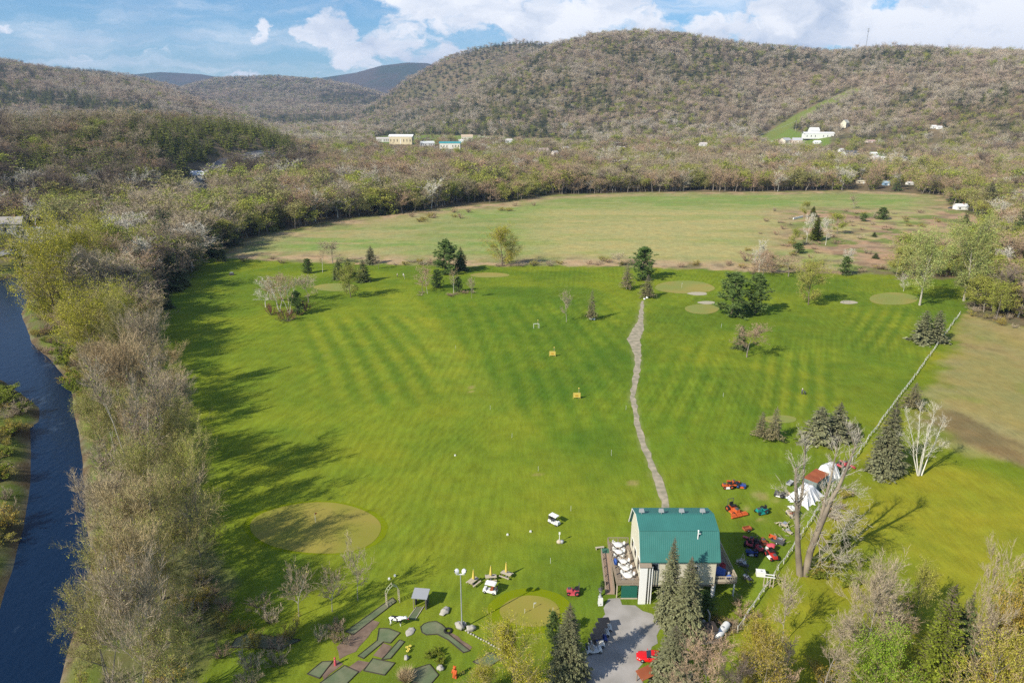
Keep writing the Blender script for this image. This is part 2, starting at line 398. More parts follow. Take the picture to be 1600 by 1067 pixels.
    lt = (1-sstep(0, 14, np.abs(sd+8)))*sstep(140, 190, y)*(1-sstep(270, 300, y)); c = c*(1+lt[:, None]*np.array((.18, .12, .2)))
    q = np.array([P(a, b) for a, b in ((1004,470),(1001,500),(990,530),(997,570),(988,620),(994,650),(1001,682),(1014,715),(1036,775),(1046,830))])
    pd = np.full(n, 99.); pd[near] = segdist(xs, ys, [tuple(v) for v in q]); pw = 1.6+2.2*np.exp(-((y-P(995,525)[1])/22)**2)
    mix((1-sstep(pw*.25, pw*.75, pd+(f3-.5)*1.4))*.55, (.26, .26, .12))
    # worn dirt
    for a, b, r in RDIRT:
        if r:
            X0, Y0 = P(a, b); w = r*.13; d = np.hypot((x-X0), (y-Y0)*1.0)+(f3-.5)*2.4
            mix((1-sstep(w*.3, w*1.7, d))*.75, (.30, .25, .10))
    # right-hand field
    rf = soft(RFIELD, 1.2, 1.2)*op
    t = sstep(.38, .6, f2*.5+f1*.5)
    fc = np.array((.145, .190, .016))*(1-t)[:, None]+np.array((.235, .235, .022))*t[:, None]
    c = c*(1-rf[:, None])+fc*rf[:, None]
    f_ = soft(FIELD2, 4, 6)*op
    st = fbm(x*.9+y*.25, y*.35, 9, 51); st2 = fbm(x, y, 35, 52)
    mix(f_*(.8+.2*sstep(.35, .6, st*.6+st2*.4)), (.285, .235, .105)); mix(f_*sstep(.5, .65, st)*sstep(.45, .55, st2)*.75, (.16, .115, .06))
    mix(f_*sstep(.55, .68, fbm(x, y, 25, 53))*.5, (.17, .22, .04))
    # meadow
    md = soft(MEADOW, 2.0, 5); 
    mc = np.zeros((n, 3)); mc[:] = (.195, .265, .075)
    pale = fbm(x*.5, y*1.5, 38, 61); tan = fbm(x*.45, y*1.6, 22, 62)
    C0, C1 = P(300, 395)[1], P(600, 408)[1]
    pxm = 800+F*x/(y*CP-(z-CAMH)*SP); pym = 533.5-F*(y*SP+(z-CAMH)*CP)/(y*CP-(z-CAMH)*SP)
    def mm(m, col):
        nonlocal mc
        m = np.clip(m, 0, 1)[:, None]; mc = mc*(1-m)+np.array(col)*m
    mm(sstep(.45, .6, pale)*.5, (.22, .235, .09))
    right = sstep(760, 900, pxm)
    mm(right*sstep(318, 334, pym)*(.5+.5*sstep(.35, .55, tan)), (.36, .32, .14))
    mm((1-sstep(500, 820, pxm))*.75*sstep(.38, .54, tan), (.36, .29, .15)); mm(sstep(.5, .62, fbm(x*.7, y*1.4, 13, 66))*.5, (.33, .31, .14))
    edge = np.zeros(n); edge[near] = 1-sstep(6, 34, -sdist(xs, ys, MEADOW)+(f2[near]-.5)*18)
    mm(edge*(.5+.5*sstep(.36, .52, tan)), (.40, .29, .18)); mm(edge*sstep(.52, .62, fbm(x, y, 10, 67))*.7, (.17, .21, .06)); mm(edge*sstep(.56, .66, fbm(x, y, 7, 68))*.6, (.16, .12, .085))
    brush = sstep(1150, 1290, pxm)*sstep(318, 334, pym)
    mm(brush*sstep(.30, .50, fbm(x, y, 28, 63)), (.37, .25, .165)); mm(brush*sstep(.52, .62, fbm(x, y, 14, 64))*.8, (.13, .19, .04)); mm(brush*sstep(.55, .66, fbm(x, y, 9, 65))*.6, (.17, .12, .09))
    c = c*(1-md[:, None])+mc*md[:, None]
    # clearings around the village, the mown swath up the hill
    gg = np.array((.15, .21, .045))
    for poly in CLEAR:
        m = (1-sstep(-6, 6, sdist(x, y, poly)+(f1-.5)*30))*(y > 700); c = c*(1-m[:, None])+gg*m[:, None]
    m = (1-sstep(16, 26, segdist(x, y, SWATH))); c = c*(1-m[:, None])+np.array((.16, .19, .05))*m[:, None]
    # minigolf grounds: richer, spotted with dandelions
    # river banks
    d = sdist_river(x, y)
    bk = (1-sstep(-1.5, 1.2, d+(f3-.5)*3)); mix(bk, (.115, .085, .055)); mix(bk*sstep(.5, .6, f3)*.7, (.22, .19, .15))
    lb = (1-sstep(6, 12, d))*(1-op)*(1-bk); mix(lb*sstep(.42, .55, f3), (.10, .13, .03))
    fac = []
    i = np.arange(ny-1)[:, None]*nx+np.arange(nx-1)[None, :]
    q = np.stack([i, i+1, i+1+nx, i+nx], -1).reshape(-1, 4)
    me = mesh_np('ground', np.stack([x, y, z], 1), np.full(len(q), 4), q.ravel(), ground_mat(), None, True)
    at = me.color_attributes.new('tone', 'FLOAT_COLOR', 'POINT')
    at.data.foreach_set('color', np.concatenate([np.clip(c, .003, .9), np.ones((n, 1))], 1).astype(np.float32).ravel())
    ma = me.attributes.new('mown', 'FLOAT', 'POINT'); ma.data.foreach_set('value', (op*(1-rf)*(1-md)).astype(np.float32))
    o = bpy.data.objects.new('ground', me); COL.objects.link(o); o['kind'] = 'structure'
def ground_mat():
    m = bpy.data.materials.new('ground_cover'); m.use_nodes = True; N = m.node_tree.nodes; L = m.node_tree.links; b = N['Principled BSDF']
    b.inputs['Roughness'].default_value = .95; b.inputs['Specular IOR Level'].default_value = .02
    a = N.new('ShaderNodeAttribute'); a.attribute_name = 'tone'; tc = N.new('ShaderNodeTexCoord')
    def M(op, x, y):
        n = N.new('ShaderNodeMath'); n.operation = op
        for i, s in enumerate((x, y)):
            if isinstance(s, (int, float)): n.inputs[i].default_value = s
            else: L.new(s, n.inputs[i])
        return n.outputs[0]
    def noise(scale, sx, sy, rot, detail=5):
        mp = N.new('ShaderNodeMapping'); mp.inputs['Scale'].default_value = (sx, sy, 1); mp.inputs['Rotation'].default_value = (0, 0, rot); L.new(tc.outputs['Object'], mp.inputs[0])
        n = N.new('ShaderNodeTexNoise'); n.inputs['Scale'].default_value = scale; n.inputs['Detail'].default_value = detail; n.inputs['Roughness'].default_value = .65; L.new(mp.outputs[0], n.inputs[0])
        return M('SUBTRACT', n.outputs[0], .5)
    f = M('ADD', 1.0, M('MULTIPLY', noise(.22, 1, 1, 0, 8), .8))
    f = M('ADD', f, M('MULTIPLY', noise(1.5, 1, .16, .55, 3), .42)); f = M('ADD', f, M('MULTIPLY', noise(1.2, 1, .14, -.5, 3), .36))
    f = M('ADD', f, M('MULTIPLY', noise(4.5, 1, 1, 0, 3), .95))
    def rows(rot, per, sd, am):
        mp = N.new('ShaderNodeMapping'); mp.inputs['Rotation'].default_value = (0, 0, rot); L.new(tc.outputs['Object'], mp.inputs[0])
        w = N.new('ShaderNodeTexWave'); w.inputs['Scale'].default_value = 2*math.pi/(20*per); w.inputs['Distortion'].default_value = 3.0; w.inputs['Detail'].default_value = 3; w.inputs['Detail Scale'].default_value = .12; L.new(mp.outputs[0], w.inputs[0])
        n = N.new('ShaderNodeTexNoise'); n.inputs['Scale'].default_value = .022; n.inputs['Detail'].default_value = 3; mq = N.new('ShaderNodeMapping'); mq.inputs['Location'].default_value = (sd*91, sd*37, 0); L.new(tc.outputs['Object'], mq.inputs[0]); L.new(mq.outputs[0], n.inputs[0])
        r = N.new('ShaderNodeMapRange'); r.inputs[1].default_value = .50; r.inputs[2].default_value = .60; L.new(n.outputs[0], r.inputs[0])
        return M('MULTIPLY', M('MULTIPLY', M('SUBTRACT', w.outputs[0], .5), am), r.outputs[0])
    mw = N.new('ShaderNodeAttribute'); mw.attribute_name = 'mown'; rw = M('ADD', rows(.42, 1.6, 1, .12), rows(.1, 2.3, 3, .12)); f = M('ADD', f, M('MULTIPLY', rw, mw.outputs['Fac']))
    vm = N.new('ShaderNodeVectorMath'); vm.operation = 'SCALE'; L.new(a.outputs['Color'], vm.inputs[0]); L.new(f, vm.inputs['Scale'])
    hs = N.new('ShaderNodeMixRGB'); hs.blend_type = 'MULTIPLY'; hs.inputs[0].default_value = .55
    r = N.new('ShaderNodeValToRGB'); L.new(M('ADD', noise(.09, 1, 1, 1, 6), .5), r.inputs[0])
    r.color_ramp.elements[0].position = .36; r.color_ramp.elements[0].color = (.84, .97, .9, 1); r.color_ramp.elements[1].position = .64; r.color_ramp.elements[1].color = (1.16, 1.02, .85, 1)
    L.new(vm.outputs[0], hs.inputs[1]); L.new(r.outputs[0], hs.inputs[2]); L.new(hs.outputs[0], b.inputs['Base Color'])
    bp = N.new('ShaderNodeBump'); bp.inputs['Strength'].default_value = .5; bp.inputs['Distance'].default_value = .12; L.new(noise(2.2, 1, 1, 0, 4), bp.inputs['Height']); L.new(bp.outputs[0], b.inputs['Normal'])
    return m
def hp(l):
    r = []
    for a, b in l: q = hit(a, b, 700); r.append((q[0], q[1]))
    return r
SWATH = hp([(1187,220),(1230,195),(1262,176),(1300,158),(1332,143)])
CLEAR = [hp([(1183,222),(1215,200),(1235,196),(1255,212),(1300,214),(1300,222),(1260,232),(1200,232)]),
         hp([(560,222),(640,226),(760,226),(930,232),(930,221),(800,216),(700,212),(600,212)]),
         hp([(1320,243),(1420,250),(1420,240),(1340,236)])]
ROAD = wp([(-60,415),(0,399),(51,387),(93,376),(135,368),(169,358),(215,342),(260,328),(310,311),(357,296),(400,287),(440,280),(480,274)])
build_ground()

# ------------------------------------------------------------------ river, road, paths, greens: thin sheets on the ground
def water_mat():
    m = bpy.data.materials.new('river_water'); m.use_nodes = True; N = m.node_tree.nodes; L = m.node_tree.links; b = N['Principled BSDF']
    b.inputs['Base Color'].default_value = (.001, .006, .024, 1); b.inputs['Roughness'].default_value = .16; b.inputs['Specular IOR Level'].default_value = .22; b.inputs['IOR'].default_value = 1.33
    tc = N.new('ShaderNodeTexCoord'); mp = N.new('ShaderNodeMapping'); mp.inputs['Scale'].default_value = (1, .55, 1); mp.inputs['Rotation'].default_value = (0, 0, .3); L.new(tc.outputs['Object'], mp.inputs[0])
    n = N.new('ShaderNodeTexNoise'); n.inputs['Scale'].default_value = .8; n.inputs['Detail'].default_value = 6; L.new(mp.outputs[0], n.inputs[0])
    bp = N.new('ShaderNodeBump'); bp.inputs['Strength'].default_value = .45; bp.inputs['Distance'].default_value = .25; L.new(n.outputs[0], bp.inputs['Height']); L.new(bp.outputs[0], b.inputs['Normal'])
    w = N.new('ShaderNodeTexNoise'); w.inputs['Scale'].default_value = .07; w.inputs['Detail'].default_value = 9; w.inputs['Roughness'].default_value = .72; L.new(mp.outputs[0], w.inputs[0])
    r = N.new('ShaderNodeValToRGB'); r.color_ramp.elements[0].position = .60; r.color_ramp.elements[0].color = (.004, .016, .045, 1); r.color_ramp.elements[1].position = .70; r.color_ramp.elements[1].color = (.05, .08, .13, 1); e3 = r.color_ramp.elements.new(.735); e3.color = (.30, .33, .36, 1)
    L.new(w.outputs[0], r.inputs[0]); L.new(r.outputs[0], b.inputs['Base Color']); return m
WMAT = water_mat()
struct('river', MB().sheet([(p[0]*1.0, p[1]) for p in RIVER], RIVZ), WMAT)
# the sheet runs on under the banks
def grow_poly(poly, d):
    out = []; n = len(poly); s = sum(poly[i][0]*poly[(i+1) % n][1]-poly[(i+1) % n][0]*poly[i][1] for i in range(n)); k = 1 if s > 0 else -1
    for i in range(n):
        a = Vector(poly[i-1]); b = Vector(poly[i]); c_ = Vector(poly[(i+1) % n]); t = ((b-a).normalized()+(c_-b).normalized()).normalized()
        out.append((b.x+t.y*d*k, b.y-t.x*d*k))
    return out
bpy.data.objects['river'].data = MB().sheet(grow_poly(RIVER, 3.5), RIVZ).mesh('river', WMAT)

def ribbon(pts, w, z=.03, rng=None, wob=0.0):
    L_ = []; R_ = []; pv = [Vector(p) for p in pts]; fine = []
    for i in range(len(pv)-1):
        n = max(1, int((pv[i+1]-pv[i]).length/2.0))
        for k in range(n): fine.append((pv[i].lerp(pv[i+1], k/n), i+k/n))
    fine.append((pv[-1], len(pv)-1)); 
    for j, (p, t) in enumerate(fine):
        a = fine[max(0, j-1)][0]; b = fine[min(len(fine)-1, j+1)][0]; d = (b-a).normalized(); nn = Vector((-d.y, d.x))
        ww = w if not isinstance(w, list) else w[int(min(t, len(w)-1.001))]*(1-(t % 1))+w[min(int(t)+1, len(w)-1)]*(t % 1)
        e = (rng.uniform(-wob, wob), rng.uniform(-wob, wob)) if rng else (0, 0)
        L_.append(p+nn*(ww/2+e[0])); R_.append(p-nn*(ww/2+e[1]))
    m = MB(); vs = [(p.x, p.y, (z if not callable(z) else z(p.x, p.y))) for p in L_]+[(p.x, p.y, (z if not callable(z) else z(p.x, p.y))) for p in R_]; n = len(L_)
    return m.add(vs, [(i, n+i, n+i+1, i+1) for i in range(n-1)])
M_asph = mat('asphalt', (.20, .20, .205), .9, .06, .6, .2)
M_line = mat('road_paint', (.7, .68, .6), .8)
RR = random.Random(4)
struct('road', ribbon(ROAD, 11.0, lambda x, y: max(H1(x, y), 0)+.9), M_asph)
for s, nm in ((.12, 'road_marking'),): struct(nm, ribbon(ROAD, .35, lambda x, y: max(H1(x, y), 0)+.93), M_line)
M_stone = mat('crushed_stone', (.40, .34, .25), .95, .35, 1.4, .1, col2=(.25, .23, .16), bump=.6)
TRAIL = wp([(1004,470),(1001,500),(997,515),(990,530),(996,552),(997,570),(992,600),(988,620),(994,650),(1001,682),(1014,715),(1026,745),(1036,775),(1044,803),(1046,830)])
struct('path', ribbon(TRAIL, [1.2,1.8,3.8,4.6,2.4,1.8,1.6,1.6,1.5,1.5,1.6,1.7,1.6,1.5,1.4], .03, RR, .28), M_stone)
M_gravel = mat('gravel', (.36, .34, .32), .95, .16, .8, .15, col2=(.27, .255, .235), bump=.4)
def ragged(l, step=1.2, amp=.35, seed=1, z=0.0):
    r = random.Random(seed); p = [Vector(a) for a in wp(l)]; o = []
    for i in range(len(p)):
        a, b = p[i], p[(i+1) % len(p)]; n = max(1, int((b-a).length/step)); nn = Vector((-(b-a).y, (b-a).x)).normalized()
        for k in range(n): q = a.lerp(b, k/n)+nn*r.uniform(-amp, amp); o.append((q.x, q.y))
    return o
struct('driveway', MB().sheet(ragged([(950,934),(968,934),(972,944),(992,946),(1004,955),(1022,958),(1036,976),(1024,1003),(1008,1025),(1000,1045),(1003,1070),(990,1200),(860,1200),(905,1070),(915,1030),(930,1000),(941,968)], 1.1, .4, 3), .03), M_gravel)
def ell(cx, cy, rx, ry, n=48, wob=.03, seed=0):
    r = random.Random(seed); ph = [r.uniform(0, 6.28) for _ in range(3)]; o = []
    for i in range(n):
        t = 2*math.pi*i/n; k = 1+wob*math.sin(2*t+ph[0])+wob*.8*math.sin(3*t+ph[1])+wob*.4*math.sin(5*t+ph[2]); o.append(P(cx+rx*k*math.cos(t), cy+ry*k*math.sin(t)))
    return o
M_green = mat('putting_turf', (.275, .235, .05), .9, .10, .25, .12, col2=(.22, .215, .035), bump=.1)
M_collar = mat('collar_turf', (.165, .205, .006), .95, .10, .4, .02)
M_tanturf = mat('dry_turf', (.30, .255, .07), .9, .12, .12, .1, col2=(.21, .235, .06))
M_sand = mat('bunker_sand', (.40, .36, .27), .95, .08, .6, .1)
for i, (cx, cy, rx, ry, m_) in enumerate([(495,825,105,39,M_green),(829,955,46,25,M_green),(1070,449,47,10,M_tanturf),(1097,483,26,8,M_tanturf),(1396,467,37,10,M_tanturf),(524,449,34,6,M_tanturf),(1218,655,28,6,M_tanturf),(765,430,30,4,M_tanturf)]):
    if i < 2: struct('green_collar', MB().sheet(ell(cx, cy, rx*1.09 if i == 0 else rx*1.45, ry*1.07 if i == 0 else ry*1.45, 48, .02, i), .02), M_collar)
    struct('putting_green', MB().sheet(ell(cx, cy, rx, ry, 48, .03, i), .05), m_)
for i, (cx, cy, rx, ry) in enumerate([(1090,459,16,2.6),(1104,473,13,2.6),(1326,472.5,14,2.8)]):
    struct('sand_bunker', MB().sheet(ell(cx, cy, rx, ry, 28, .06, 20+i), .06), M_sand)
M_mini = mat('carpet_turf', (.125, .160, .085), .9, .30, .5, .1, col2=(.16, .165, .10))
M_mulch = mat('mulch', (.21, .15, .11), .95, .3, 2.2, .1, col2=(.15, .105, .08))
M_edge = mat('edging_board', (.06, .05, .04), .85, .1)
LANES = [[(613,934),(619,940),(552,992),(540,987)],[(651,948),(662,948),(649,968),(637,967)],
 [(592,982),(606,982),(625,989),(610,1005),(599,1003),(568,1029),(559,1025),(589,1001)],[(624,1000),(632,1003),(610,1029),(596,1031)],
 [(582,1029),(617,1036),(601,1055),(568,1048)],[(657,980),(662,975),(670,972),(681,971),(690,976),(696,982),(695,987),(734,1017),(724,1020),(700,1000),(683,991),(666,992),(659,988)],
 [(645,1046),(671,1038),(685,1055),(672,1070),(643,1066)],[(739,1034),(768,1020),(786,1028),(760,1045)],[(480,1053),(503,1034),(520,1033),(499,1060)],
 [(499,1068),(538,1040),(560,1050),(540,1070)],[(368,998),(388,990),(470,1000),(440,1014),(400,1012),(360,1012)]]
for i, l in enumerate(LANES):
    t = thing('minigolf_lane', ['long narrow minigolf lane leading up to the garden arch','short minigolf lane running under the grey roofed hutch','wide green minigolf carpet in front of the spotted cow, with a dogleg tail','narrow minigolf strip beside the pink mulch bed','square minigolf carpet below the mulch beds','round ended minigolf lane with a straight tail past the tyre','minigolf carpet beside the tan ornamental grass','minigolf carpet half hidden by the yellow bush','minigolf strip by the small red post','bottom edge minigolf carpet left of the ornamental grass','shaded green strip among the bare shrubs far from the cow'][i], 'minigolf lane', (0,0,0), 0, 'minigolf lanes')
    p = wp(l); obj('carpet', MB().sheet(p, .06), M_mini, t); e = MB()
    for k in range(len(p)):
        a, b = Vector(p[k]), Vector(p[(k+1) % len(p)])
        if i == 1 and k in (0, 2): continue
        c_ = (a+b)/2; e.box((c_.x, c_.y, .08), ((b-a).length+.05, .08, .13), math.atan2(b.y-a.y, b.x-a.x))
    obj('border', e, [M_edge if i != 1 else mat('pale_board', (.5, .45, .36))], t)
for l in ([(599,1004),(613,1010),(596,1029),(583,1024)],[(697,987),(708,989),(738,1011),(733,1016)],[(577,967),(594,972),(556,1018),(530,1030),(525,1010),(550,990)],[(560,1031),(578,1035),(560,1052),(545,1042)],[(502,1052),(528,1030),(536,1037),(506,1062)]):
    struct('mulch_ground', MB().sheet(ragged(l, 1.0, .15, 7), .04), M_mulch)
# ------------------------------------------------------------------ trees: unit prototypes
def nrm(v): return v/np.maximum(np.linalg.norm(v, axis=-1, keepdims=True), 1e-9)
def tubes(p0, p1, r0, r1, sides=4):
    d = nrm(p1-p0); ref = np.where(np.abs(d[:, 2:3]) > .9, np.array([[1., 0, 0]]), np.array([[0, 0, 1.]]))
    a = nrm(np.cross(d, ref)); b = np.cross(d, a); n = len(p0); t = np.arange(sides)*2*math.pi/sides
    ring = np.cos(t)[None, :, None]*a[:, None, :]+np.sin(t)[None, :, None]*b[:, None, :]
    v = np.concatenate([p0[:, None]+ring*r0[:, None, None], p1[:, None]+ring*r1[:, None, None]], 1).reshape(-1, 3)
    i = np.arange(sides); j = (i+1) % sides
    q = np.stack([i, j, j+sides, i+sides], 1)[None]+(np.arange(n)*2*sides)[:, None, None]
    return v, q.reshape(-1, 4)
def grow(rng, p0, p1, r0, n, t0, t1, lf, ang, up, rf=.5, lvar=.35, taper=.5, curl=.35, lens=None):
    """n children per segment, each child two segments long, bending upwards."""
    k = len(p0); P0 = np.repeat(p0, n, 0); P1 = np.repeat(p1, n, 0); R = np.repeat(r0, n)
    t = rng.uniform(t0, t1, k*n); pos = P0+(P1-P0)*t[:, None]; d = nrm(P1-P0); L = np.linalg.norm(P1-P0, axis=1) if lens is None else np.repeat(lens, n)
    rv = nrm(rng.normal(size=(k*n, 3))); perp = nrm(rv-d*np.sum(rv*d, 1)[:, None])
    a = ang*rng.uniform(.7, 1.3, k*n)
    nd = nrm(d*np.cos(a)[:, None]+perp*np.sin(a)[:, None]+np.array([0, 0, up]))
    ln = L*lf*(1-taper*t)*rng.uniform(1-lvar, 1+lvar, k*n)
    mid = pos+nd*ln[:, None]*.5; nd2 = nrm(nd+rng.normal(size=nd.shape)*.16+np.array([0, 0, curl])); end = mid+nd2*ln[:, None]*.5
    return pos, mid, end, R*rf, ln
def twigs(p0, p1, w, rng):
    d = nrm(p1-p0); s = nrm(np.cross(d, nrm(rng.normal(size=d.shape))))*w[:, None]*.5
    v = np.stack([p0-s, p0+s, p1], 1).reshape(-1, 3); return v, np.arange(len(v)).reshape(-1, 3)
def quads(c, s, rng, flat=0.0, asp=.7):
    n = len(c); a = nrm(rng.normal(size=(n, 3))*np.array([1, 1, 1-flat])); b = nrm(np.cross(a, rng.normal(size=(n, 3))))
    s = np.broadcast_to(s, (n,))[:, None]; a = a*s*.5; b = b*s*.5*asp
    v = np.stack([c-a, c-b, c+a, c+b], 1).reshape(-1, 3); return v, np.arange(len(v)).reshape(-1, 4)
class TM:
    """tree mesh pieces with material slots"""
    def __init__(s): s.v = []; s.n = []; s.i = []; s.m = []; s.o = 0
    def add(s, vf, mi=0):
        v, f = vf
        if not len(v): return
        s.v.append(v); s.i.append((f+s.o).ravel()); s.n.append(np.full(len(f), f.shape[1])); s.m.append(np.full(len(f), mi)); s.o += len(v)
    def mesh(s, name, mats): return mesh_np(name, np.concatenate(s.v), np.concatenate(s.n), np.concatenate(s.i), mats, np.concatenate(s.m))
def joined(name, T, C, mats):
    i = T.i+[k+T.o for k in C.i]; m = T.m+[k+1 for k in C.m]
    return mesh_np(name, np.concatenate(T.v+C.v), np.concatenate(T.n+C.n), np.concatenate(i), mats, np.concatenate(m))

def bare_tree(seed, H=14., R=4.5, stems=1, n1=16, n2=5, n3=4, n4=5, start=.22, tw=.035, leaf=0, lsize=.35, ang=.85, up=.12, trunk_r=.2, lean=0.05, sub=0.9, curl=.12):
    rng = np.random.default_rng(seed); T = TM(); C = TM(); tp0 = []; tp1 = []; tr0 = []; tr1 = []
    for s in range(stems):
        b = np.zeros(3); dirn = np.array([rng.normal()*lean, rng.normal()*lean, 1.0])
        if stems > 1: a = 2*math.pi*(s+rng.uniform(-.3, .3))/stems; dirn = np.array([math.cos(a)*.33, math.sin(a)*.33, 1.0]); b = np.array([math.cos(a), math.sin(a), 0])*trunk_r*.8
        dirn = dirn/np.linalg.norm(dirn); hh = H*(.88 if stems == 1 else rng.uniform(.72, .9)); p = b.copy(); r = trunk_r*(1 if stems == 1 else .7)
        for k in range(6):
            q = p+dirn*hh/6; r2 = r*.76; tp0.append(p); tp1.append(q); tr0.append(r); tr1.append(r2); p = q; r = r2
            dirn = nrm(dirn+rng.normal(size=3)*np.array([.09, .09, 0])+np.array([0, 0, .05]))
    tp0 = np.array(tp0); tp1 = np.array(tp1); tr0 = np.array(tr0); tr1 = np.array(tr1)
    T.add(tubes(tp0, tp1, tr0, tr1, 7))
    # limbs: choose positions on the stems above 'start'
    m = n1*stems; hz = rng.uniform(start, .97, m)**.9; st = np.arange(m) % stems; fi = hz*6; ki = np.minimum(fi.astype(int), 5); fr = fi-ki; idx = st*6+ki
    pos = tp0[idx]+(tp1[idx]-tp0[idx])*fr[:, None]; az = rng.uniform(0, 2*math.pi, m); hr = (hz-start)/(1-start)
    el = np.radians(18+48*hr)+up*.4+rng.normal(size=m)*.12
    prof = np.sin(np.pi*np.clip(.18+.78*hr, 0, 1))**.8*(1.0 if stems == 1 else .75)
    ln = R*np.clip(prof, .25, 1)*rng.uniform(.75, 1.15, m)/np.maximum(np.cos(el), .55)
    d = np.stack([np.cos(az)*np.cos(el), np.sin(az)*np.cos(el), np.sin(el)], 1)
    mid = pos+d*ln[:, None]*.5; d2 = nrm(d+np.array([0, 0, curl])+rng.normal(size=d.shape)*.12); end = mid+d2*ln[:, None]*.5
    r = np.clip(tr0[idx]*.45, .03, 1)
    T.add(tubes(np.concatenate([pos, mid]), np.concatenate([mid, end]), np.concatenate([r, r*.65]), np.concatenate([r*.65, r*.3]), 4))
    a0 = np.concatenate([pos+(mid-pos)*.4, mid]); a1 = np.concatenate([mid, end]); ra = np.concatenate([r, r*.6]); la = np.concatenate([ln*.8, ln])
    s0, s1, s2, sr, sl_ = grow(rng, a0, a1, ra, n2, 0, 1, .48, ang, up, .4, .35, .25, curl, la)
    C.add(tubes(np.concatenate([s0, s1]), np.concatenate([s1, s2]), np.concatenate([sr, sr*.6]), np.concatenate([sr*.6, sr*.3]), 3))
    b0 = np.concatenate([s0, s1]); b1 = np.concatenate([s1, s2]); rb = np.concatenate([sr, sr*.6]); lb = np.concatenate([sl_, sl_])
    t0, t1, t2, tr, tl = grow(rng, b0, b1, rb, n3, .1, 1, .5, ang*.9, up, .5, .35, .2, curl, lb)
    C.add(twigs(t0, t1, np.full(len(t0), tw*1.5), rng)); C.add(twigs(t0+(t1-t0)*.5, t2, np.full(len(t0), tw*1.3), rng))
    if n4:
        e0, e1, e2, er, el_ = grow(rng, t0, t2, tr, n4, .2, 1.0, .62, ang*.8, up, .5, .35, .2, curl, tl)
        C.add(twigs(e0, e2, np.full(len(e0), tw), rng)); ends = e2; mids = e1
    else: ends = t2; mids = t1
    if leaf:
        k = int(leaf); s = rng.integers(0, len(ends), k); c = np.where(rng.random((k, 1)) < .6, ends[s], mids[s])+rng.normal(size=(k, 3))*.18
        C.add(quads(c, rng.uniform(.6, 1.3, k)*lsize, rng), 1)
    return T, C
def spruce(seed, H=12., R=3., lev=44, nb=13, base=.05, dens=1.0, droop=.35, irr=.15, power=.72, m=7):
    rng = np.random.default_rng(seed); T = TM(); C = TM(); zz = np.array([0, .3, .7, 1.])*H
    T.add(tubes(np.stack([zz[:-1]*0, zz[:-1]*0, zz[:-1]], 1), np.stack([zz[1:]*0, zz[1:]*0, zz[1:]], 1), np.array([.17, .12, .05])*H/12, np.array([.12, .05, .01])*H/12, 7))
    z = []; az = []; 
    for l in range(lev):
        f = (l+rng.uniform(-.3, .3))/lev; f = min(max(f, 0), .995); n = max(4, int(nb*(1-.45*f)))
        z += [base+(1-base)*f]*n; az += list(rng.uniform(0, 6.28)+np.arange(n)*2*math.pi/n+rng.normal(size=n)*.25)
    z = np.array(z)+rng.normal(size=len(z))*.008; az = np.array(az); n = len(z); lob = 1+irr*np.sin(az*3+rng.uniform(0, 6)+z*9)
    L = R*np.clip((1-z)/(1-base), .02, 1)**power*rng.uniform(.72, 1.12, n)*lob; L = np.maximum(L, .12*R*(1.05-z)); zb = z*H
    el = -droop*(1-z)+.35*z**2+rng.normal(size=n)*.08
    d = np.stack([np.cos(az)*np.cos(el), np.sin(az)*np.cos(el), np.sin(el)], 1); p0 = np.stack([0*z, 0*z, zb], 1); p1 = p0+d*L[:, None]
    C.add(tubes(p0, p1, np.full(n, .03), np.full(n, .01), 3), 0)
    side = np.stack([-np.sin(az), np.cos(az), 0*az], 1)
    for k in range(m):
        t = rng.uniform(.15, .98, n); sg = (1 if k % 2 else -1); q = p0+(p1-p0)*t[:, None]; w = L*(.42-.18*t)*(7/m)**.45
        dd = nrm(d+side*sg*rng.uniform(.5, 1.3, n)[:, None]+np.array([0, 0, -.25])+rng.normal(size=d.shape)*.22) if k < m-1 else nrm(d+np.array([0, 0, -.1]))
        e = q+dd*w[:, None]; s = nrm(np.cross(dd, np.array([0, 0, 1.])+rng.normal(size=d.shape)*.5))*(w*.30*dens)[:, None]; mid = q+dd*w[:, None]*.45+np.array([0, 0, -.04])
        v = np.stack([q, mid-s, e, mid+s], 1).reshape(-1, 3); C.add((v, np.arange(len(v)).reshape(-1, 4)), 1)
    return T, C
def pine(seed, H=12., R=4.2, whorls=15, base=.06, leafn=26, spread=.75, ls=.75):
    rng = np.random.default_rng(seed); T = TM(); C = TM()
    T.add(tubes(np.array([[0, 0, 0], [0, 0, H*.5]]), np.array([[0, 0, H*.5], [0, 0, H*.97]]), np.array([.22, .14]), np.array([.14, .04]), 7))
    cs = []
    for w in range(whorls):
        f = w/(whorls-1); zb = H*(base+(1-base)*.93*f); n = rng.integers(5, 8)
        for j in range(n):
            az = rng.uniform(0, 6.28); L = R*(math.sin(math.pi*min(1, .22+.74*f))**.7)*rng.uniform(.65, 1.1); el = rng.uniform(.0, .3)+.45*f
            d = np.array([math.cos(az)*math.cos(el), math.sin(az)*math.cos(el), math.sin(el)]); p0 = np.array([0, 0, zb]); p1 = p0+d*L
            T.add(tubes(p0[None], p1[None], np.array([.06]), np.array([.02]), 4))
            for t in (.3, .48, .66, .82, .97): cs.append(p0+(p1-p0)*t+rng.normal(size=3)*.28*L*.4)
    cs.append(np.array([0, 0, H*.98])); c = np.array(cs); c = np.repeat(c, leafn, 0); n = len(c)
    d = nrm(rng.normal(size=(n, 3))*np.array([1, 1, .6])+np.array([0, 0, .35])); L = rng.uniform(.5, 1.2, n)*ls
    C.add(twigs(c-d*.1*L[:, None], c+d*L[:, None], L*.26, rng), 1)
    return T, C
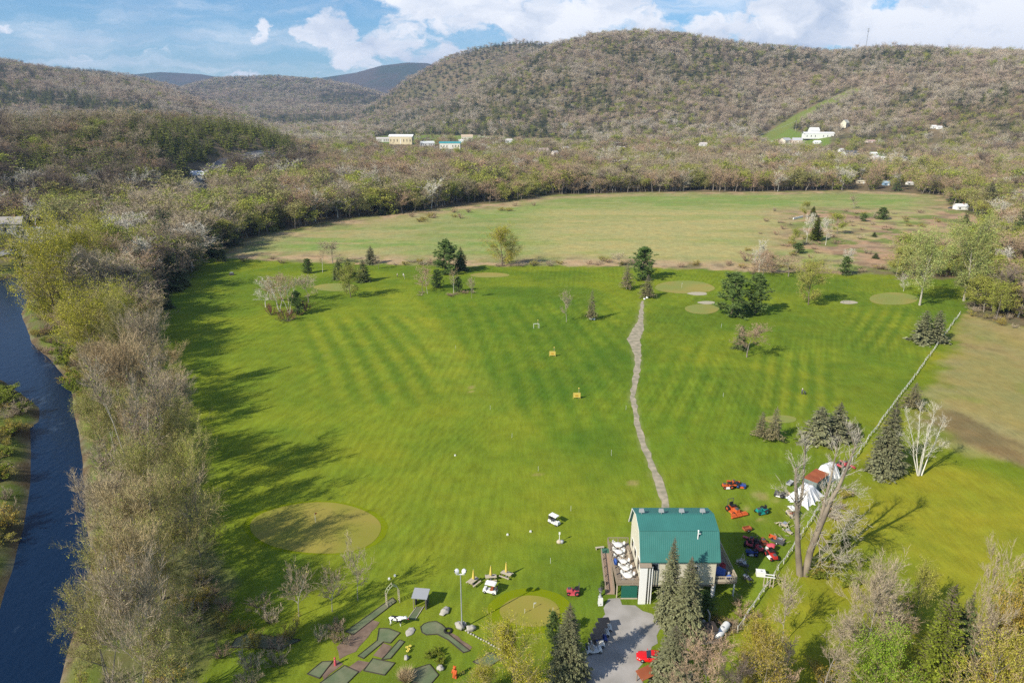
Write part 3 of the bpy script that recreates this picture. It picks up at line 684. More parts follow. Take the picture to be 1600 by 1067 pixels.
def leafy(seed, H=9., R=4., n1=14, leaves=2600, ls=.33, start=.25, n3=4, clump=.5, trunk_r=.2, up=.3):
    T, C = bare_tree(seed, H, R, 1, n1, 5, n3, 3, start, .03, 0, ang=.8, up=up, trunk_r=trunk_r)
    rng = np.random.default_rng(seed+99); tw = np.concatenate([v.reshape(-1, 3, 3)[:, 2] for v in C.v[1:]]); s = rng.integers(0, len(tw), leaves//4)
    c = np.repeat(tw[s], 4, 0)+rng.normal(size=(len(s)*4, 3))*clump*.5; C.add(quads(c, rng.uniform(.6, 1.3, len(c))*ls, rng), 1); return T, C
def shrub(seed, H=2.5, R=1.8, stems=16, leaf=0, tw=.03, ls=.2):
    rng = np.random.default_rng(seed); T = TM(); C = TM(); az = rng.uniform(0, 6.28, stems); el = rng.uniform(.6, 1.45, stems); L = H*rng.uniform(.55, .95, stems)
    b = np.stack([np.cos(az)*R*.15, np.sin(az)*R*.15, 0*az], 1)*rng.uniform(0, 2, (stems, 1)); d = np.stack([np.cos(az)*np.cos(el)*R/H*1.4, np.sin(az)*np.cos(el)*R/H*1.4, np.sin(el)], 1)
    e = b+d*L[:, None]; T.add(tubes(b, e, np.full(stems, .035), np.full(stems, .012), 4))
    s0, s1, s2, sr, sl_ = grow(rng, b, e, np.full(stems, .03), 9, .15, 1, .5, .6, .35, .5)
    C.add(twigs(s0, s2, np.full(len(s0), tw*1.3), rng)); t0, t1, t2, tr, tl = grow(rng, s0, s2, sr, 7, .1, 1, .6, .65, .3, .5); C.add(twigs(t0, t2, np.full(len(t0), tw), rng))
    if leaf:
        k = int(leaf); i = rng.integers(0, len(t2), k); C.add(quads(t2[i]+rng.normal(size=(k, 3))*.1, rng.uniform(.6, 1.3, k)*ls, rng), 1)
    return T, C

BK = dict(var=.12, rnd=.12)
M_bark = mat('bark_grey', (.23, .20, .165), **BK); M_barkd = mat('bark_brown', (.14, .11, .085), **BK); M_birch = mat('bark_white', (.62, .60, .54), var=.10); M_barkp = mat('bark_pale', (.36, .33, .27), **BK)
def twm(n, c, c2=None): return mat(n, c, .9, .05, 1, .1, isl=.25, rnd=.14, col2=c2)
TW_grey = twm('twig_grey', (.43, .355, .25), (.36, .29, .195)); TW_tan = twm('twig_tan', (.46, .37, .20), (.40, .30, .17)); TW_pink = twm('twig_pink', (.43, .30, .205), (.36, .265, .175))
TW_red = twm('twig_red', (.20, .085, .06), (.25, .13, .08)); TW_pale = twm('twig_pale', (.60, .56, .47), (.50, .46, .38)); TW_dark = twm('twig_dark', (.19, .15, .12), (.23, .18, .14))
TW_olive = twm('twig_olive', (.38, .34, .13), (.34, .29, .14))
def lfm(n, c, c2=None, t=.25): return mat(n, c, .75, .05, 1, .2, isl=.35, rnd=.12, col2=c2, trans=t)
LF_bud = lfm('leaf_bud', (.30, .36, .05), (.37, .36, .07)); LF_yel = lfm('leaf_yellow', (.42, .38, .03), (.36, .37, .035)); LF_lime = lfm('leaf_lime', (.20, .34, .02), (.25, .35, .03)); LF_pale = lfm('leaf_pale', (.31, .36, .12), (.29, .33, .09))
LF_rust = lfm('leaf_rust', (.38, .27, .04), (.33, .31, .045)); ND_dark = lfm('needle_dark', (.085, .12, .035), (.10, .125, .04), .1); ND_blue = lfm('needle_green', (.10, .165, .04), (.12, .175, .045), .1); ND_olv = lfm('needle_olive', (.21, .215, .115), (.18, .19, .09), .1)
ND_brn = lfm('needle_brown', (.23, .19, .10), (.20, .18, .085), .1); ND_hem = lfm('needle_hemlock', (.22, .24, .04), (.16, .20, .035), .1); ND_lime = lfm('needle_cedar', (.20, .24, .02), (.16, .20, .02), .1)
PROTO = {}
def reg(kind, gens, tm, cm, Hn, Rn):
    PROTO[kind] = [(T.mesh(kind+'_trunk', [tm]), C.mesh(kind+'_crown', cm), Hn, Rn, T, C, tm, cm) for T, C in gens]
B = bare_tree
bigs = [B(s, 20, 7.0, st, 24 if st == 1 else 10, 6, 5, 6, .16, .05, lf, .30, .75, .22, .30, curl=.22) for s, st, lf in ((1, 1, 0), (2, 2, 500), (3, 1, 400), (4, 3, 0))]
reg('big_bare', bigs, M_barkp, [TW_grey, LF_bud], 20, 7.0)
reg('big_tan', bigs, M_barkp, [TW_tan, LF_rust], 20, 7.0)
reg('big_olive', [B(s, 18, 7.0, st, 22 if st == 1 else 9, 5, 5, 6, .15, .04, 7000, .20, .8, .15, .28) for s, st in ((11, 1), (12, 2), (13, 3))], M_bark, [TW_olive, LF_bud], 18, 7.0)
reg('willow', [leafy(s, 14, 6.5, 26, 24000, .22, .10, 4, .7, .3, .1) for s in (21, 22, 23)], M_barkd, [TW_olive, LF_yel], 14, 6.5)
mid = [B(s, 14, 4.2, 1, 15, 4, 4, 5, .25, .05, lf, .3, .85, .15, .18) for s, lf in ((31, 0), (32, 160), (33, 0))]
reg('bare', mid, M_bark, [TW_grey, LF_bud], 14, 4.2); reg('bare_pink', mid, M_bark, [TW_pink, LF_rust], 14, 4.2); reg('bare_pale', mid, M_birch, [TW_pale, LF_bud], 14, 4.2); reg('bare_dark', mid, M_barkd, [TW_dark, LF_rust], 14, 4.2)
reg('budding', [leafy(s, 12, 4.0, 15, 4200, .30, .16, 3, .5, .16, .1) for s in (41, 42, 43)], M_bark, [TW_olive, LF_bud], 12, 4.0)
reg('pale_leaf', [leafy(s, 12, 5.0, 20, 11000, .25, .18, 4, .6, .3, .1) for s in (51, 52)], M_barkp, [TW_olive, LF_pale], 12, 5.0)
reg('lime', [leafy(s, 9, 4.4, 20, 14000, .20, .08, 4, .5, .2, .1) for s in (61, 62)], M_barkd, [TW_olive, LF_lime], 9, 4.4)
reg('round_green', [leafy(s, 8, 3.8, 20, 9000, .22, .14, 4, .45, .18, .1) for s in (63, 64)], M_barkd, [TW_olive, LF_bud], 8, 3.8)
reg('yellow', [leafy(s, 9, 4.6, 22, 16000, .18, .08, 4, .5, .22, .1) for s in (65,)], M_barkd, [TW_tan, LF_yel], 9, 4.6)
reg('small_bare', [B(s, 6, 2.2, 1, 12, 4, 4, 3, .28, .03, 60, .16, .75, .25, .08) for s in (71, 72, 73)], M_barkp, [TW_grey, LF_bud], 6, 2.2)
reg('birch', [B(s, 11, 3.2, st, 9 if st > 1 else 14, 4, 3, 4, .35, .028, 0, .2, .7, .3, .15, .12) for s, st in ((81, 3), (82, 2), (83, 1))], M_birch, [TW_tan, LF_bud], 11, 3.2)
sp = [spruce(91, 12, 3.4), spruce(92, 12, 3.2, irr=.3), spruce(93, 12, 3.5, 36, 12, .09, irr=.22, power=.6)]
reg('spruce', sp, M_barkd, [M_barkd, ND_dark], 12, 2.9); reg('spruce_olive', sp, M_bark, [M_barkd, ND_olv], 12, 3.0); reg('spruce_brown', [spruce(s, 12, 3.4, 28, 10, .14, .7, .2, .3, m=10) for s in (94, 95)], M_barkp, [M_bark, ND_brn], 12, 3.4)
reg('spruce_big', [spruce(s, 14, 3.4, 64, 15, .05, .75, m=15) for s in (96, 97)], M_barkp, [M_barkd, ND_olv], 14, 3.4)
reg('cedar', [spruce(s, 8, 2.0, 60, 16, .02, .8, -.25, .25, .6, m=14) for s in (98,)], M_barkd, [M_barkd, ND_lime], 8, 2.0)
reg('hemlock', sp[:2], M_barkd, [M_barkd, ND_hem], 12, 3.0)
reg('pine', [pine(s) for s in (101, 102)], M_barkd, [M_barkd, ND_blue], 12, 4.2)
reg('shrub', [shrub(s) for s in (111, 112)], M_barkd, [TW_pink, LF_bud], 2.5, 1.8); reg('shrub_red', [shrub(s) for s in (113, 114)], M_barkd, [TW_red, LF_bud], 2.5, 1.8)
reg('shrub_olive', [shrub(s, leaf=900, ls=.14) for s in (115, 116)], M_barkd, [TW_olive, LF_rust], 2.5, 1.8); reg('shrub_grey', [shrub(s) for s in (117, 118)], M_barkd, [TW_grey, LF_bud], 2.5, 1.8)
reg('shrub_green', [shrub(s, leaf=2200, ls=.2) for s in (119,)], M_barkd, [TW_olive, ND_lime], 2.5, 1.8)

TR = random.Random(77)
NAME = {'willow': 'willow_tree', 'spruce': 'spruce_tree', 'spruce_olive': 'spruce_tree', 'spruce_big': 'spruce_tree', 'spruce_brown': 'conifer_tree', 'cedar': 'cedar_tree', 'hemlock': 'hemlock_tree', 'pine': 'pine_tree', 'birch': 'birch_tree'}
def plant(kind, x, y, z, h, r, label, group=None, cat='tree', name=None, rz=None, var=None):
    pr = PROTO[kind]; p = pr[TR.randrange(len(pr)) if var is None else var]
    n = name or NAME.get(kind) or ('shrub' if kind.startswith('shrub') else 'bare_tree' if ('bare' in kind or kind in ('big_tan',)) else 'leafy_tree')
    t = thing(n, label, 'shrub' if kind.startswith('shrub') else cat, (x, y, z-.05), TR.uniform(0, 6.28) if rz is None else rz, group, (r/p[3], r/p[3], h/p[2]))
    obj('trunk' if cat != 'x' else 'stems', p[0], None, t); obj('crown', p[1], None, t); return t
def tree(kind, bx, by, ty, hw, label, group=None, **k):
    """bx,by: foot of the trunk in the photo; ty: top; hw: half width of the crown (photo pixels)."""
    x, y, z = hit(bx, by, 300); h = max(.4, zat(ty, y)-z); r = hw*(y*CP-(z+h*.5-CAMH)*SP)/F
    return plant(kind, x, y, z, h, r, label, group, **k)
# ------------------------------------------------------------------ trees that can be told apart
T_ = [ # kind, foot x, foot y, top y, half width, label, group
 ('spruce',346,408,375,9,'lone dark spruce at the far left corner of the course, nearest the meadow edge'),
 ('spruce',258,482,440,13,'dark spruce in front of the pink saplings at the left edge of the fairway'),
 ('spruce',211,462,436,10,'small dark spruce half hidden in the river trees, just behind a larger one'),
 ('pine',481,427,404,10,'small round dark pine alone between the birch trunk and the left edge'),
 ('birch',504,426,394,7,'single white birch trunk beside the small round pine'),
 ('bare',520,412,380,19,'round crowned bare tree at the meadow edge, behind the pair of spruces'),
 ('spruce',530,436,403,11,'left one of the paired dark spruces beside the tan green'),
 ('spruce',545,430,402,10,'right one of the paired dark spruces beside the tan green'),
 ('spruce',568,440,405,12,'dark spruce with a white trunk foot just right of the green round tree'),
 ('spruce_olive',580,412,383,11,'spruce standing back at the meadow edge above the others'),
 ('round_green',548,465,427,17,'round yellow green tree in leaf in front of the dark spruces'),
 ('bare',592,420,400,9,'small pinkish bare tree beside the spruce at the meadow edge','small bare trees at the meadow edge'),
 ('pine',697,428,376,23,'big dense dark green pine with a spruce leaning on its right side'),
 ('spruce',720,422,385,12,'dark spruce pressed against the right side of the big dense pine'),
 ('pine',683,450,421,12,'dark round pine inside the brushy island with the birches'),
 ('bare_pink',660,456,420,15,'reddish bare tree at the left end of the brushy island'),
 ('birch',668,459,430,7,'white birch in the brushy island, left of the dark round pine'),
 ('birch',709,459,425,8,'white birch in the brushy island, right of the dark round pine'),
 ('pine',716,456,432,10,'low dark pine behind the right hand birch of the brushy island'),
 ('small_bare',737,466,438,7,'thin pale bare birch standing alone right of the brushy island'),
 ('yellow',785,415,369,26,'bright yellow budding tree at the near edge of the meadow'),
 ('pine',1004,437,386,23,'big dense green pine between two spruces at the head of the stone path'),
 ('spruce_brown',979,452,408,12,'thin brownish spruce at the left foot of the big pine'),
 ('spruce_brown',1011,465,428,14,'brownish spruce with white blocks at its foot at the head of the stone path'),
 ('small_bare',885,503,463,12,'small bare tree with a round twiggy crown beside the slim spruce'),
 ('spruce_brown',924,500,451,10,'slim sparse spruce with white blocks round its trunk in mid fairway'),
 ('pine',1143,494,427,32,'left one of the two big pines that stand together in the fairway'),
 ('pine',1180,490,428,24,'right one of the two big pines that stand together in the fairway'),
 ('round_green',1263,476,426,22,'round light green tree near the small sand bunker'),
 ('bare_pink',1167,558,512,26,'wide brownish bare tree alone in the right fairway'),
 ('spruce_dark',1157,545,508,10,'dark slim spruce standing behind the wide brownish bare tree'),
 ('pale_leaf',1437,477,384,31,'tall pale green tree with a thick white trunk beside the far right green'),
 ('bare_pale',1412,455,430,8,'little bare tree at the left foot of the tall pale green tree'),
 ('spruce_olive',1440,535,484,17,'left one of the two spruces touching the white fence'),
 ('spruce_olive',1461,535,484,15,'right one of the two spruces touching the white fence'),
 ('spruce_brown',1188,683,642,14,'greyer sparse conifer, left of a pair with pale trunks'),
 ('spruce_brown',1208,688,634,17,'fuller brown conifer, right of a pair with pale trunks'),
 ('spruce_olive',1277,690,634,24,'broad dark conifer, left of the three by the small tan green'),
 ('spruce_olive',1306,685,627,22,'tallest dark conifer in the middle of the three by the small tan green'),
 ('spruce_olive',1330,686,659,14,'low dark conifer, right of the three by the small tan green'),
 ('spruce_big',1381,740,625,32,'tall broad spruce on the field side of the white fence'),
 ('spruce_brown',1425,637,596,18,'stubby dark topped conifer overhanging the fence above the white birch'),
 ('small_bare',967,416,398,14,'small pinkish bare bush tree at the meadow edge left of the big pine'),
 ('pine',1378,343,324,12,'round dark green bush pine standing alone in the scrub meadow'),
 ('pine',1349,346,334,7,'smaller round dark bush pine left of the larger one in the scrub meadow'),
 ('bare',1334,326,307,9,'bare round tree alone on the light green strip of the far meadow'),
 ('cedar',1270,339,322,6,'narrow dark cedar at the top of the small copse by the white board'),
 ('cedar',1274,376,338,11,'bright green conical cedar in the copse by the white board'),
 ('budding',1257,340,317,9,'pale budding tree beside the narrow cedar'),
 ('budding',1308,366,336,13,'light green budding tree right of the bright cedar'),
 ('bare_pale',1260,380,338,8,'thin bare saplings left of the bright cedar'),
 ('bare_pale',1290,383,345,10,'thin bare saplings right of the bright cedar'),
 ('budding',1240,385,360,10,'small green tipped tree left of the bright cedar copse'),
 ('pine',1247,396,380,11,'dark rounded bush at the foot of the cedar copse'),
 ('bare_pink',1192,430,398,22,'purplish bare thicket tree at the meadow edge behind the two big pines'),
 ('bare_pink',1232,432,405,22,'low purplish bare thicket at the meadow edge, right of a taller one'),
 ('bare_pale',1186,425,380,12,'pale thin bare tree sticking up from the purplish thicket'),
 ('pine',1319,430,401,12,'dark evergreen with pale twigs at the meadow edge above the bunker'),
 ('bare_pale',1321,425,392,9,'pale twiggy tree behind the dark evergreen at the meadow edge'),
 ('budding',1400,432,390,16,'green tipped bare tree left of the tall pale green tree'),
 ('pale_leaf',1506,470,368,34,'large grey green leafing tree above the end of the white fence'),
 ('spruce',1527,378,350,8,'narrow dark spruce alone on the right side of the scrub meadow'),
 ('spruce_olive',1541,332,283,19,'large dark spruce beside the small white house'),
 ('spruce',1508,350,333,7,'small dark evergreen below the small white house','small evergreens in the scrub meadow'),
 ('spruce',1366,370,362,4,'tiny dark evergreen in the pink scrub near its middle'),
 ('spruce',1368,404,395,5,'tiny dark evergreen in the pink scrub, nearest the course'),
 ('bare_pink',1490,322,280,27,'broad tan bare tree left of the small white house'),
 # by the clubhouse
 ('spruce_big',1043,973,838,25,'tall spruce close against the front wall of the clubhouse, the taller of two'),
 ('spruce_big',1070,990,868,34,'broad spruce in front of the clubhouse undercroft, right of the taller one'),
 ('spruce_big',1049,1062,976,38,'young bushy spruce behind the red car'),
 ('spruce_big',887,1067,941,37,'big grey green spruce at the left side of the gravel drive'),
 ('pine',863,1002,956,15,'small rounded dark evergreen left of the big drive spruce'),
 ('pine',1099,958,925,22,'dark ragged evergreen bush in the shade under the right deck'),
 ('yellow',805,1100,1003,43,'yellow green leafing tree at the bottom by the mini golf'),
 ('yellow',752,1095,1048,26,'low yellow green bush left of the taller yellow tree at the bottom'),
 ('small_bare',467,963,889,27,'bare tree with a fan shaped crown, left of three young trees','young bare trees by the mini golf'),
 ('small_bare',519,955,893,22,'slim bare young tree, the middle of three on the shaded lawn','young bare trees by the mini golf'),
 ('small_bare',559,938,868,20,'slim bare young tree nearest the garden arch','young bare trees by the mini golf'),
 # bottom right
 ('big_bare',1340,1035,905,50,'white stemmed bare tree with a wide fan of twigs on the near right lawn edge'),
 ('small_bare',1222,1005,920,26,'thin wispy bare tree just right of the end of the white fence'),
 ('bare_pink',1375,1030,948,34,'pinkish bare tree between the white stemmed tree and the green cedar'),
 ('bare',1285,1085,975,42,'greyish many stemmed bare tree at the bottom, right of the rust thicket'),
 ('bare_pink',1225,1095,1003,32,'pinkish tan bare tree at the bottom edge, left of a grey many stemmed one'),
 ('lime',1362,1100,1014,43,'bright lime green leafy bush at the bottom edge'),
 ('cedar',1450,1092,912,36,'big yellow green cedar in the bottom right corner'),
 ('spruce',1482,1080,925,26,'dark shaded evergreen behind the right side of the big cedar'),
 ('big_bare',1498,1080,887,45,'tall white forked bare tree right of the big cedar'),
 ('budding',1425,985,893,22,'orange tinted budding tree behind the top of the big cedar'),
 ('rust',1560,1110,955,46,'rust and green thicket tree in the bottom right corner, the nearest'),
 ('rust',1596,1060,915,44,'rust and green thicket tree on the right frame edge'),
 ('rust',1530,1150,1005,48,'rust and green thicket tree low beside the white forked tree'),
 ('rust',1620,1150,990,60,'rust and green thicket tree cut off by the bottom right corner'),
 ('rust',1185,1115,985,40,'orange yellow bushy tree at the bottom edge right of the propane tank'),
 ('bare_pink',1062,1110,1030,32,'pinkish brown twig thicket at the bottom edge right of the red car'),
 ('bare_pink',1100,1120,1018,38,'pinkish brown twig thicket at the bottom edge below the wood boiler'),
 ('bare_dark',1135,1125,1035,32,'dark brown twig thicket at the bottom edge below the propane tank'),
]
PROTO['rust'] = [(p[0], C.mesh('rust_crown', [TW_tan, LF_rust]), 12, 4.0) for p, (T, C) in zip(PROTO['budding'], [leafy(s, 12, 4.0, 20, 14000, .2, .06, 4, .5, .16, .1) for s in (44, 45)])]
PROTO['spruce_dark'] = PROTO['spruce']; NAME['spruce_dark'] = 'spruce_tree'
for e in T_: tree(*e)
USED = []
# river strip: the trees one sees first, then the rest of the strip
STRIP = [
 ('willow',96,528,388,38,'yellow green willow bulging out over the river bend'),('willow',136,470,378,42,'yellow willow at the upper end of the river strip'),
 ('big_bare',170,510,410,40,'grey bare tree between the yellow willows'),('willow',150,575,478,42,'yellow willow in the middle of the river strip, below the grey bare one'),
 ('willow',195,560,480,32,'smaller yellow willow behind the middle one, towards the fairway'),('bare_pink',226,455,390,25,'pinkish saplings at the top of the river strip'),
 ('bare_pink',250,447,385,22,'tan thin saplings just behind the dark spruce by the fairway'),('bare_pink',283,440,402,18,'low pinkish bare tree at the tip of the saplings, by the far fairway'),
 ('big_tan',190,655,530,52,'tan bare tree below the middle willow'),('big_bare',235,625,515,36,'grey bare tree on the fairway side below the middle willow'),
 ('big_bare',235,800,585,66,'largest grey bare tree, with a fan of white limbs, in the river strip'),('big_olive',182,735,600,36,'olive budding tree left of the largest grey tree'),
 ('big_bare',186,860,735,46,'pale bare tree leaning out over the water'),('small_bare',296,860,760,28,'small bare tree on the shaded lawn right of the strip'),
 ('big_tan',232,900,745,60,'tan budding tree below the largest grey tree'),('big_olive',205,985,830,52,'olive budding tree over the lower river'),
 ('big_tan',250,1010,850,62,'tan budding tree in the lower river strip'),('big_bare',228,1120,930,56,'pale bare tree at the bottom of the river strip'),
 ('big_olive',290,1090,960,48,'olive budding tree at the bottom, on the lawn side'),
]
for e in STRIP: o = tree(*e, group='trees along the river'); USED.append((o.location.x, o.location.y))
poly = wp([(160,1250),(170,1100),(172,1000),(185,930),(200,870),(190,800),(180,720),(165,650),(150,590),(125,560),(100,530),(85,490),(110,450),(150,438),(200,432),(262,430),(270,442),(240,468),(225,500),(235,560),(262,640),(286,700),(312,790),(322,860),(330,900),(320,960),(300,1010),(285,1100),(280,1250)])
n = 0; tries = 0
while n < 62 and tries < 6000:
    tries += 1; x = TR.uniform(-250, -50); y = TR.uniform(62, 345)
    if not inpoly(np.array([x]), np.array([y]), poly)[0]: continue
    if any((x-a)**2+(y-b)**2 < (5.2+y*.010)**2 for a, b in USED): continue
    USED.append((x, y)); n += 1; up = y > 225; k = TR.choice(['big_bare','big_tan','big_tan','big_olive','big_olive'] if not up else ['willow','big_olive','big_bare','big_tan','bare_pink'])
    qx, qy = Q(x, y, 0); rx_ = float(np.interp(qy, [420, 560, 700, 850, 1000, 1250], [66, 95, 140, 158, 128, 105])); lx_ = float(np.interp(qy, [440, 560, 700, 850, 1000, 1250], [270, 240, 295, 330, 320, 290])); sd_ = ['water side', 'middle', 'lawn side'][min(2, max(0, int(3*(qx-rx_)/(lx_-rx_))))]; lv = 'by the far willows' if qy < 520 else 'above the long shadows' if qy < 640 else 'beside the long shadows' if qy < 760 else 'level with the round green' if qy < 880 else 'level with the young bare trees' if qy < 980 else 'at the bottom edge'
    g = {'big_bare': 'grey', 'big_tan': 'tan', 'big_olive': 'olive budding', 'willow': 'yellow', 'bare_pink': 'pinkish'}[k]
    h = TR.uniform(9, 19); plant(k, x, y, H1(x, y), h, TR.uniform(4.2, 6.5), '%s tree of the river strip, %s, %s' % (g, sd_, lv), '%s riverside trees, %s, %s' % (g, sd_, lv))
# brush along both banks and under the strip
BR = [((-120,-20,595,900), 34, 'shrub_olive', 'low brush on the far bank of the river', 'brush on the far bank'), ]
def scatter_px(l, cnt, kinds, label, group, hr=(1.5, 3), rr=(1.5, 2.8), cat='shrub'):
    p = wp(l); xs = [a for a, b in p]; ys = [b for a, b in p]; k = 0
    for _ in range(cnt*40):
        if k >= cnt: break
        x = TR.uniform(min(xs), max(xs)); y = TR.uniform(min(ys), max(ys))
        if not inpoly(np.array([x]), np.array([y]), p)[0]: continue
        plant(TR.choice(kinds), x, y, H1(x, y), TR.uniform(*hr), TR.uniform(*rr), label, group); k += 1
scatter_px([(-60,560),(0,600),(28,628),(44,648),(32,668),(28,760),(14,840),(-10,920),(-60,960)], 46, ['shrub_olive','shrub_olive','shrub_grey','shrub_green'], 'low green and brown brush on the far bank at the left frame edge', 'brush on the far river bank', (1.5, 4.2), (2.0, 3.6))
scatter_px([(50,478),(72,480),(90,530),(118,560),(140,600),(160,700),(172,800),(170,880),(150,960),(150,1100),(118,1100),(130,1000),(158,900),(166,820),(148,700),(128,620),(92,570),(58,540)], 60, ['shrub_olive','shrub_grey','shrub_green','shrub'], 'brush on the near bank under the outermost riverside trees', 'brush on the near river bank', (1.6, 4), (1.8, 3.4))
scatter_px([(270,900),(330,900),(330,1000),(300,1120),(230,1120)], 18, ['shrub_olive','shrub_grey'], 'undergrowth bush at the lawn side foot of the lower river strip', 'undergrowth of the lower river strip', (1.4, 3), (1.8, 3))
scatter_px([(300,900),(345,930),(420,930),(460,990),(430,1067),(300,1080)], 16, ['shrub','shrub_grey','shrub_olive'], 'scraggly bare bush in the shaded ground between river trees and mini golf', 'bare bushes in the shade', (1.6, 3.2), (1.5, 2.6))
scatter_px([(500,985),(548,965),(575,975),(545,1025),(500,1030)], 5, ['shrub','shrub_grey'], 'scraggly bare bush beside the mulch of the mini golf', 'bare bushes at the mini golf', (1.5, 2.3), (1.3, 2))
scatter_px([(1260,880),(1330,830),(1345,870),(1330,910),(1270,905)], 9, ['shrub_green','shrub_olive'], 'leafy undergrowth bush behind the dead twin trunk tree', 'bushes around the dead tree', (1.2, 2.4), (1.4, 2.2))
scatter_px([(1270,780),(1330,740),(1345,770),(1290,830)], 7, ['shrub_olive','shrub'], 'scrub bush along the fence between tarp and dead tree', 'bushes along the fence', (1.2, 2.2), (1.2, 2))
scatter_px([(1090,975),(1150,930),(1200,960),(1150,1010),(1130,1030),(1160,1060),(1110,1060)], 16, ['shrub','shrub_olive','shrub_grey'], 'dry tan brush around the propane tank and below the right deck', 'brush by the propane tank', (.8, 1.8), (1.1, 2))
scatter_px([(1200,1060),(1620,1050),(1620,1160),(1200,1160)], 14, ['shrub_olive','shrub_grey','shrub'], 'low brush at the bottom edge under the right hand trees', 'brush under the near right trees', (2, 4), (2, 3.2))
scatter_px([(640,452),(745,458),(735,466),(650,462)], 8, ['shrub','shrub_grey'], 'dry tan brush at the foot of the island birches', 'brush of the birch island', (.8, 1.6), (1.5, 2.4))
scatter_px([(1190,330),(1450,330),(1500,380),(1380,400),(1150,410)], 70, ['shrub','shrub','shrub_grey','shrub_olive'], 'low brown scrub bush in the pink scrub meadow', 'scrub bushes in the far meadow', (1.5, 3.5), (2, 4))
scatter_px([(930,408),(1400,420),(1400,428),(930,415)], 26, ['shrub','shrub_grey','shrub_olive'], 'low bare bush along the edge between course and meadow', 'bushes along the meadow edge', (1.5, 3.5), (2, 4))
scatter_px([(1500,480),(1560,490),(1600,505),(1600,515),(1530,505)], 10, ['shrub_grey','shrub_olive'], 'low bush at the foot of the right hand woods', 'bushes below the right woods', (1.2, 3), (1.5, 2.6))
scatter_px([(360,404),(700,408),(960,412),(960,416),(700,418),(360,410)], 20, ['shrub','shrub_grey','shrub_olive'], 'low bare bush on the left half of the course and meadow edge', 'bushes along the left meadow edge', (1.2, 3), (1.8, 3.6))
scatter_px([(1165,400),(1255,400),(1260,432),(1165,428)], 12, ['shrub'], 'purplish bare bush of the thicket behind the two big pines', 'purplish thicket bushes', (3, 6), (3, 4.5))
scatter_px([(600,340),(850,318),(900,312),(800,335),(640,352)], 14, ['shrub_olive','shrub'], 'light bush in front of the tree line at the left of the far meadow', 'bushes at the far meadow edge', (2.5, 5), (2.5, 4.5))
# the island of birches at the left of the course
for a in [('bare_pale',415,480,440,20,'greyish bare tree at the left of the round island of birches'),('birch',437,487,428,16,'left white birch of the round island'),('birch',452,491,425,14,'right white birch of the round island, its trunk brightest'),
          ('bare_pink',440,470,430,28,'tan bare tree in the middle of the round island of birches'),('bare',482,473,436,19,'greyish bare tree at the right of the round island of birches'),('pine',465,492,455,13,'dark evergreen low on the shaded side of the round island'),
          ('shrub_red',424,492,474,16,'dark red bush on the left of the round island'),('shrub_red',447,502,482,22,'dark red bush at the front of the round island'),('shrub_red',478,486,470,12,'reddish bush behind the dark evergreen of the round island')]: tree(*a)
# many stemmed white birch and the dead giant
def chain(TMo, pts, r, sides=6):
    p = np.array(pts, float); r = np.array(r, float); TMo.add(tubes(p[:-1], p[1:], r[:-1], r[1:], sides))
def limb_tree(name, label, base, limbs, mat_, seed, tw_mat, grp=None, sub=(7, 5), lens=(.28, .5), wt=.05):
    """limbs: lists of (photo x, photo y, depth offset) with radii; the trunk stands at base."""
    rng = np.random.default_rng(seed); T = TM(); C = TM(); bx, by = P(*base); kk = .62 if name == 'birch_tree' else .82; limbs = [(a, [r*kk for r in b]) for a, b in limbs]; a0 = []; a1 = []; ar = []
    for pts, rad in limbs:
        w = []
        for (qx, qy, dp) in pts:
            u, dy, dz = px_dir(qx, qy); yy = by+dp; w.append((u*yy/dy-bx, dp, CAMH+yy*dz/dy))
        w = np.array(w); chain(T, w, rad, 8); a0.append(w[:-1]); a1.append(w[1:]); ar.append(np.array(rad)[:-1])
    a0 = np.concatenate(a0); a1 = np.concatenate(a1); ar = np.concatenate(ar); keep = (a0[:, 2] > 3)
    s = grow(rng, a0[keep], a1[keep], np.minimum(ar[keep], .16), sub[0], 0, 1, .8, .75, .25, .4, .4, .2, .2, np.full(keep.sum(), lens[0]*10))
    C.add(tubes(np.concatenate([s[0], s[1]]), np.concatenate([s[1], s[2]]), np.concatenate([s[3], s[3]*.6]), np.concatenate([s[3]*.6, s[3]*.25]), 4))
    t = grow(rng, s[0], s[2], s[3], sub[1], .2, 1, lens[1], .8, .25, .5, .4, .2, .2); C.add(twigs(t[0], t[2], np.full(len(t[0]), wt), rng))
    t = grow(rng, t[0], t[2], t[3], 4, .2, 1, .6, .7, .25); C.add(twigs(t[0], t[2], np.full(len(t[0]), wt*.7), rng))
    o = thing(name, label, 'tree', (bx, by, 0), 0, grp); obj('trunk', T.mesh(name+'_trunk', [mat_]), None, o); obj('crown', C.mesh(name+'_crown', [tw_mat]), None, o); return o
limb_tree('birch_tree', 'many stemmed white birch without leaves in the right hand field', (1436,743), [
 ([(1434,743,0),(1428,715,0),(1427,690,-.5),(1420,660,-1),(1413,640,-1.5)], [.24,.17,.12,.07,.03]), ([(1435,743,.2),(1432,710,.6),(1436,680,1),(1437,650,1.5),(1440,635,2)], [.24,.18,.13,.08,.03]),
 ([(1438,743,.3),(1444,705,0),(1452,675,-.5),(1458,655,-1),(1460,640,-1)], [.25,.18,.13,.08,.03]), ([(1440,743,0),(1452,710,1),(1462,690,1.5),(1470,668,2),(1476,655,2)], [.22,.16,.11,.07,.03]),
 ([(1428,700,0),(1418,690,-1),(1408,678,-2)], [.12,.07,.02]), ([(1444,715,0),(1460,702,-1),(1474,694,-1.6)], [.12,.07,.02]), ([(1436,743,-.3),(1440,715,-1),(1447,690,-2),(1450,665,-2.5)], [.2,.15,.1,.04])], M_birch, 5, TW_pale, None, (9, 8), (.22, .55), .03)
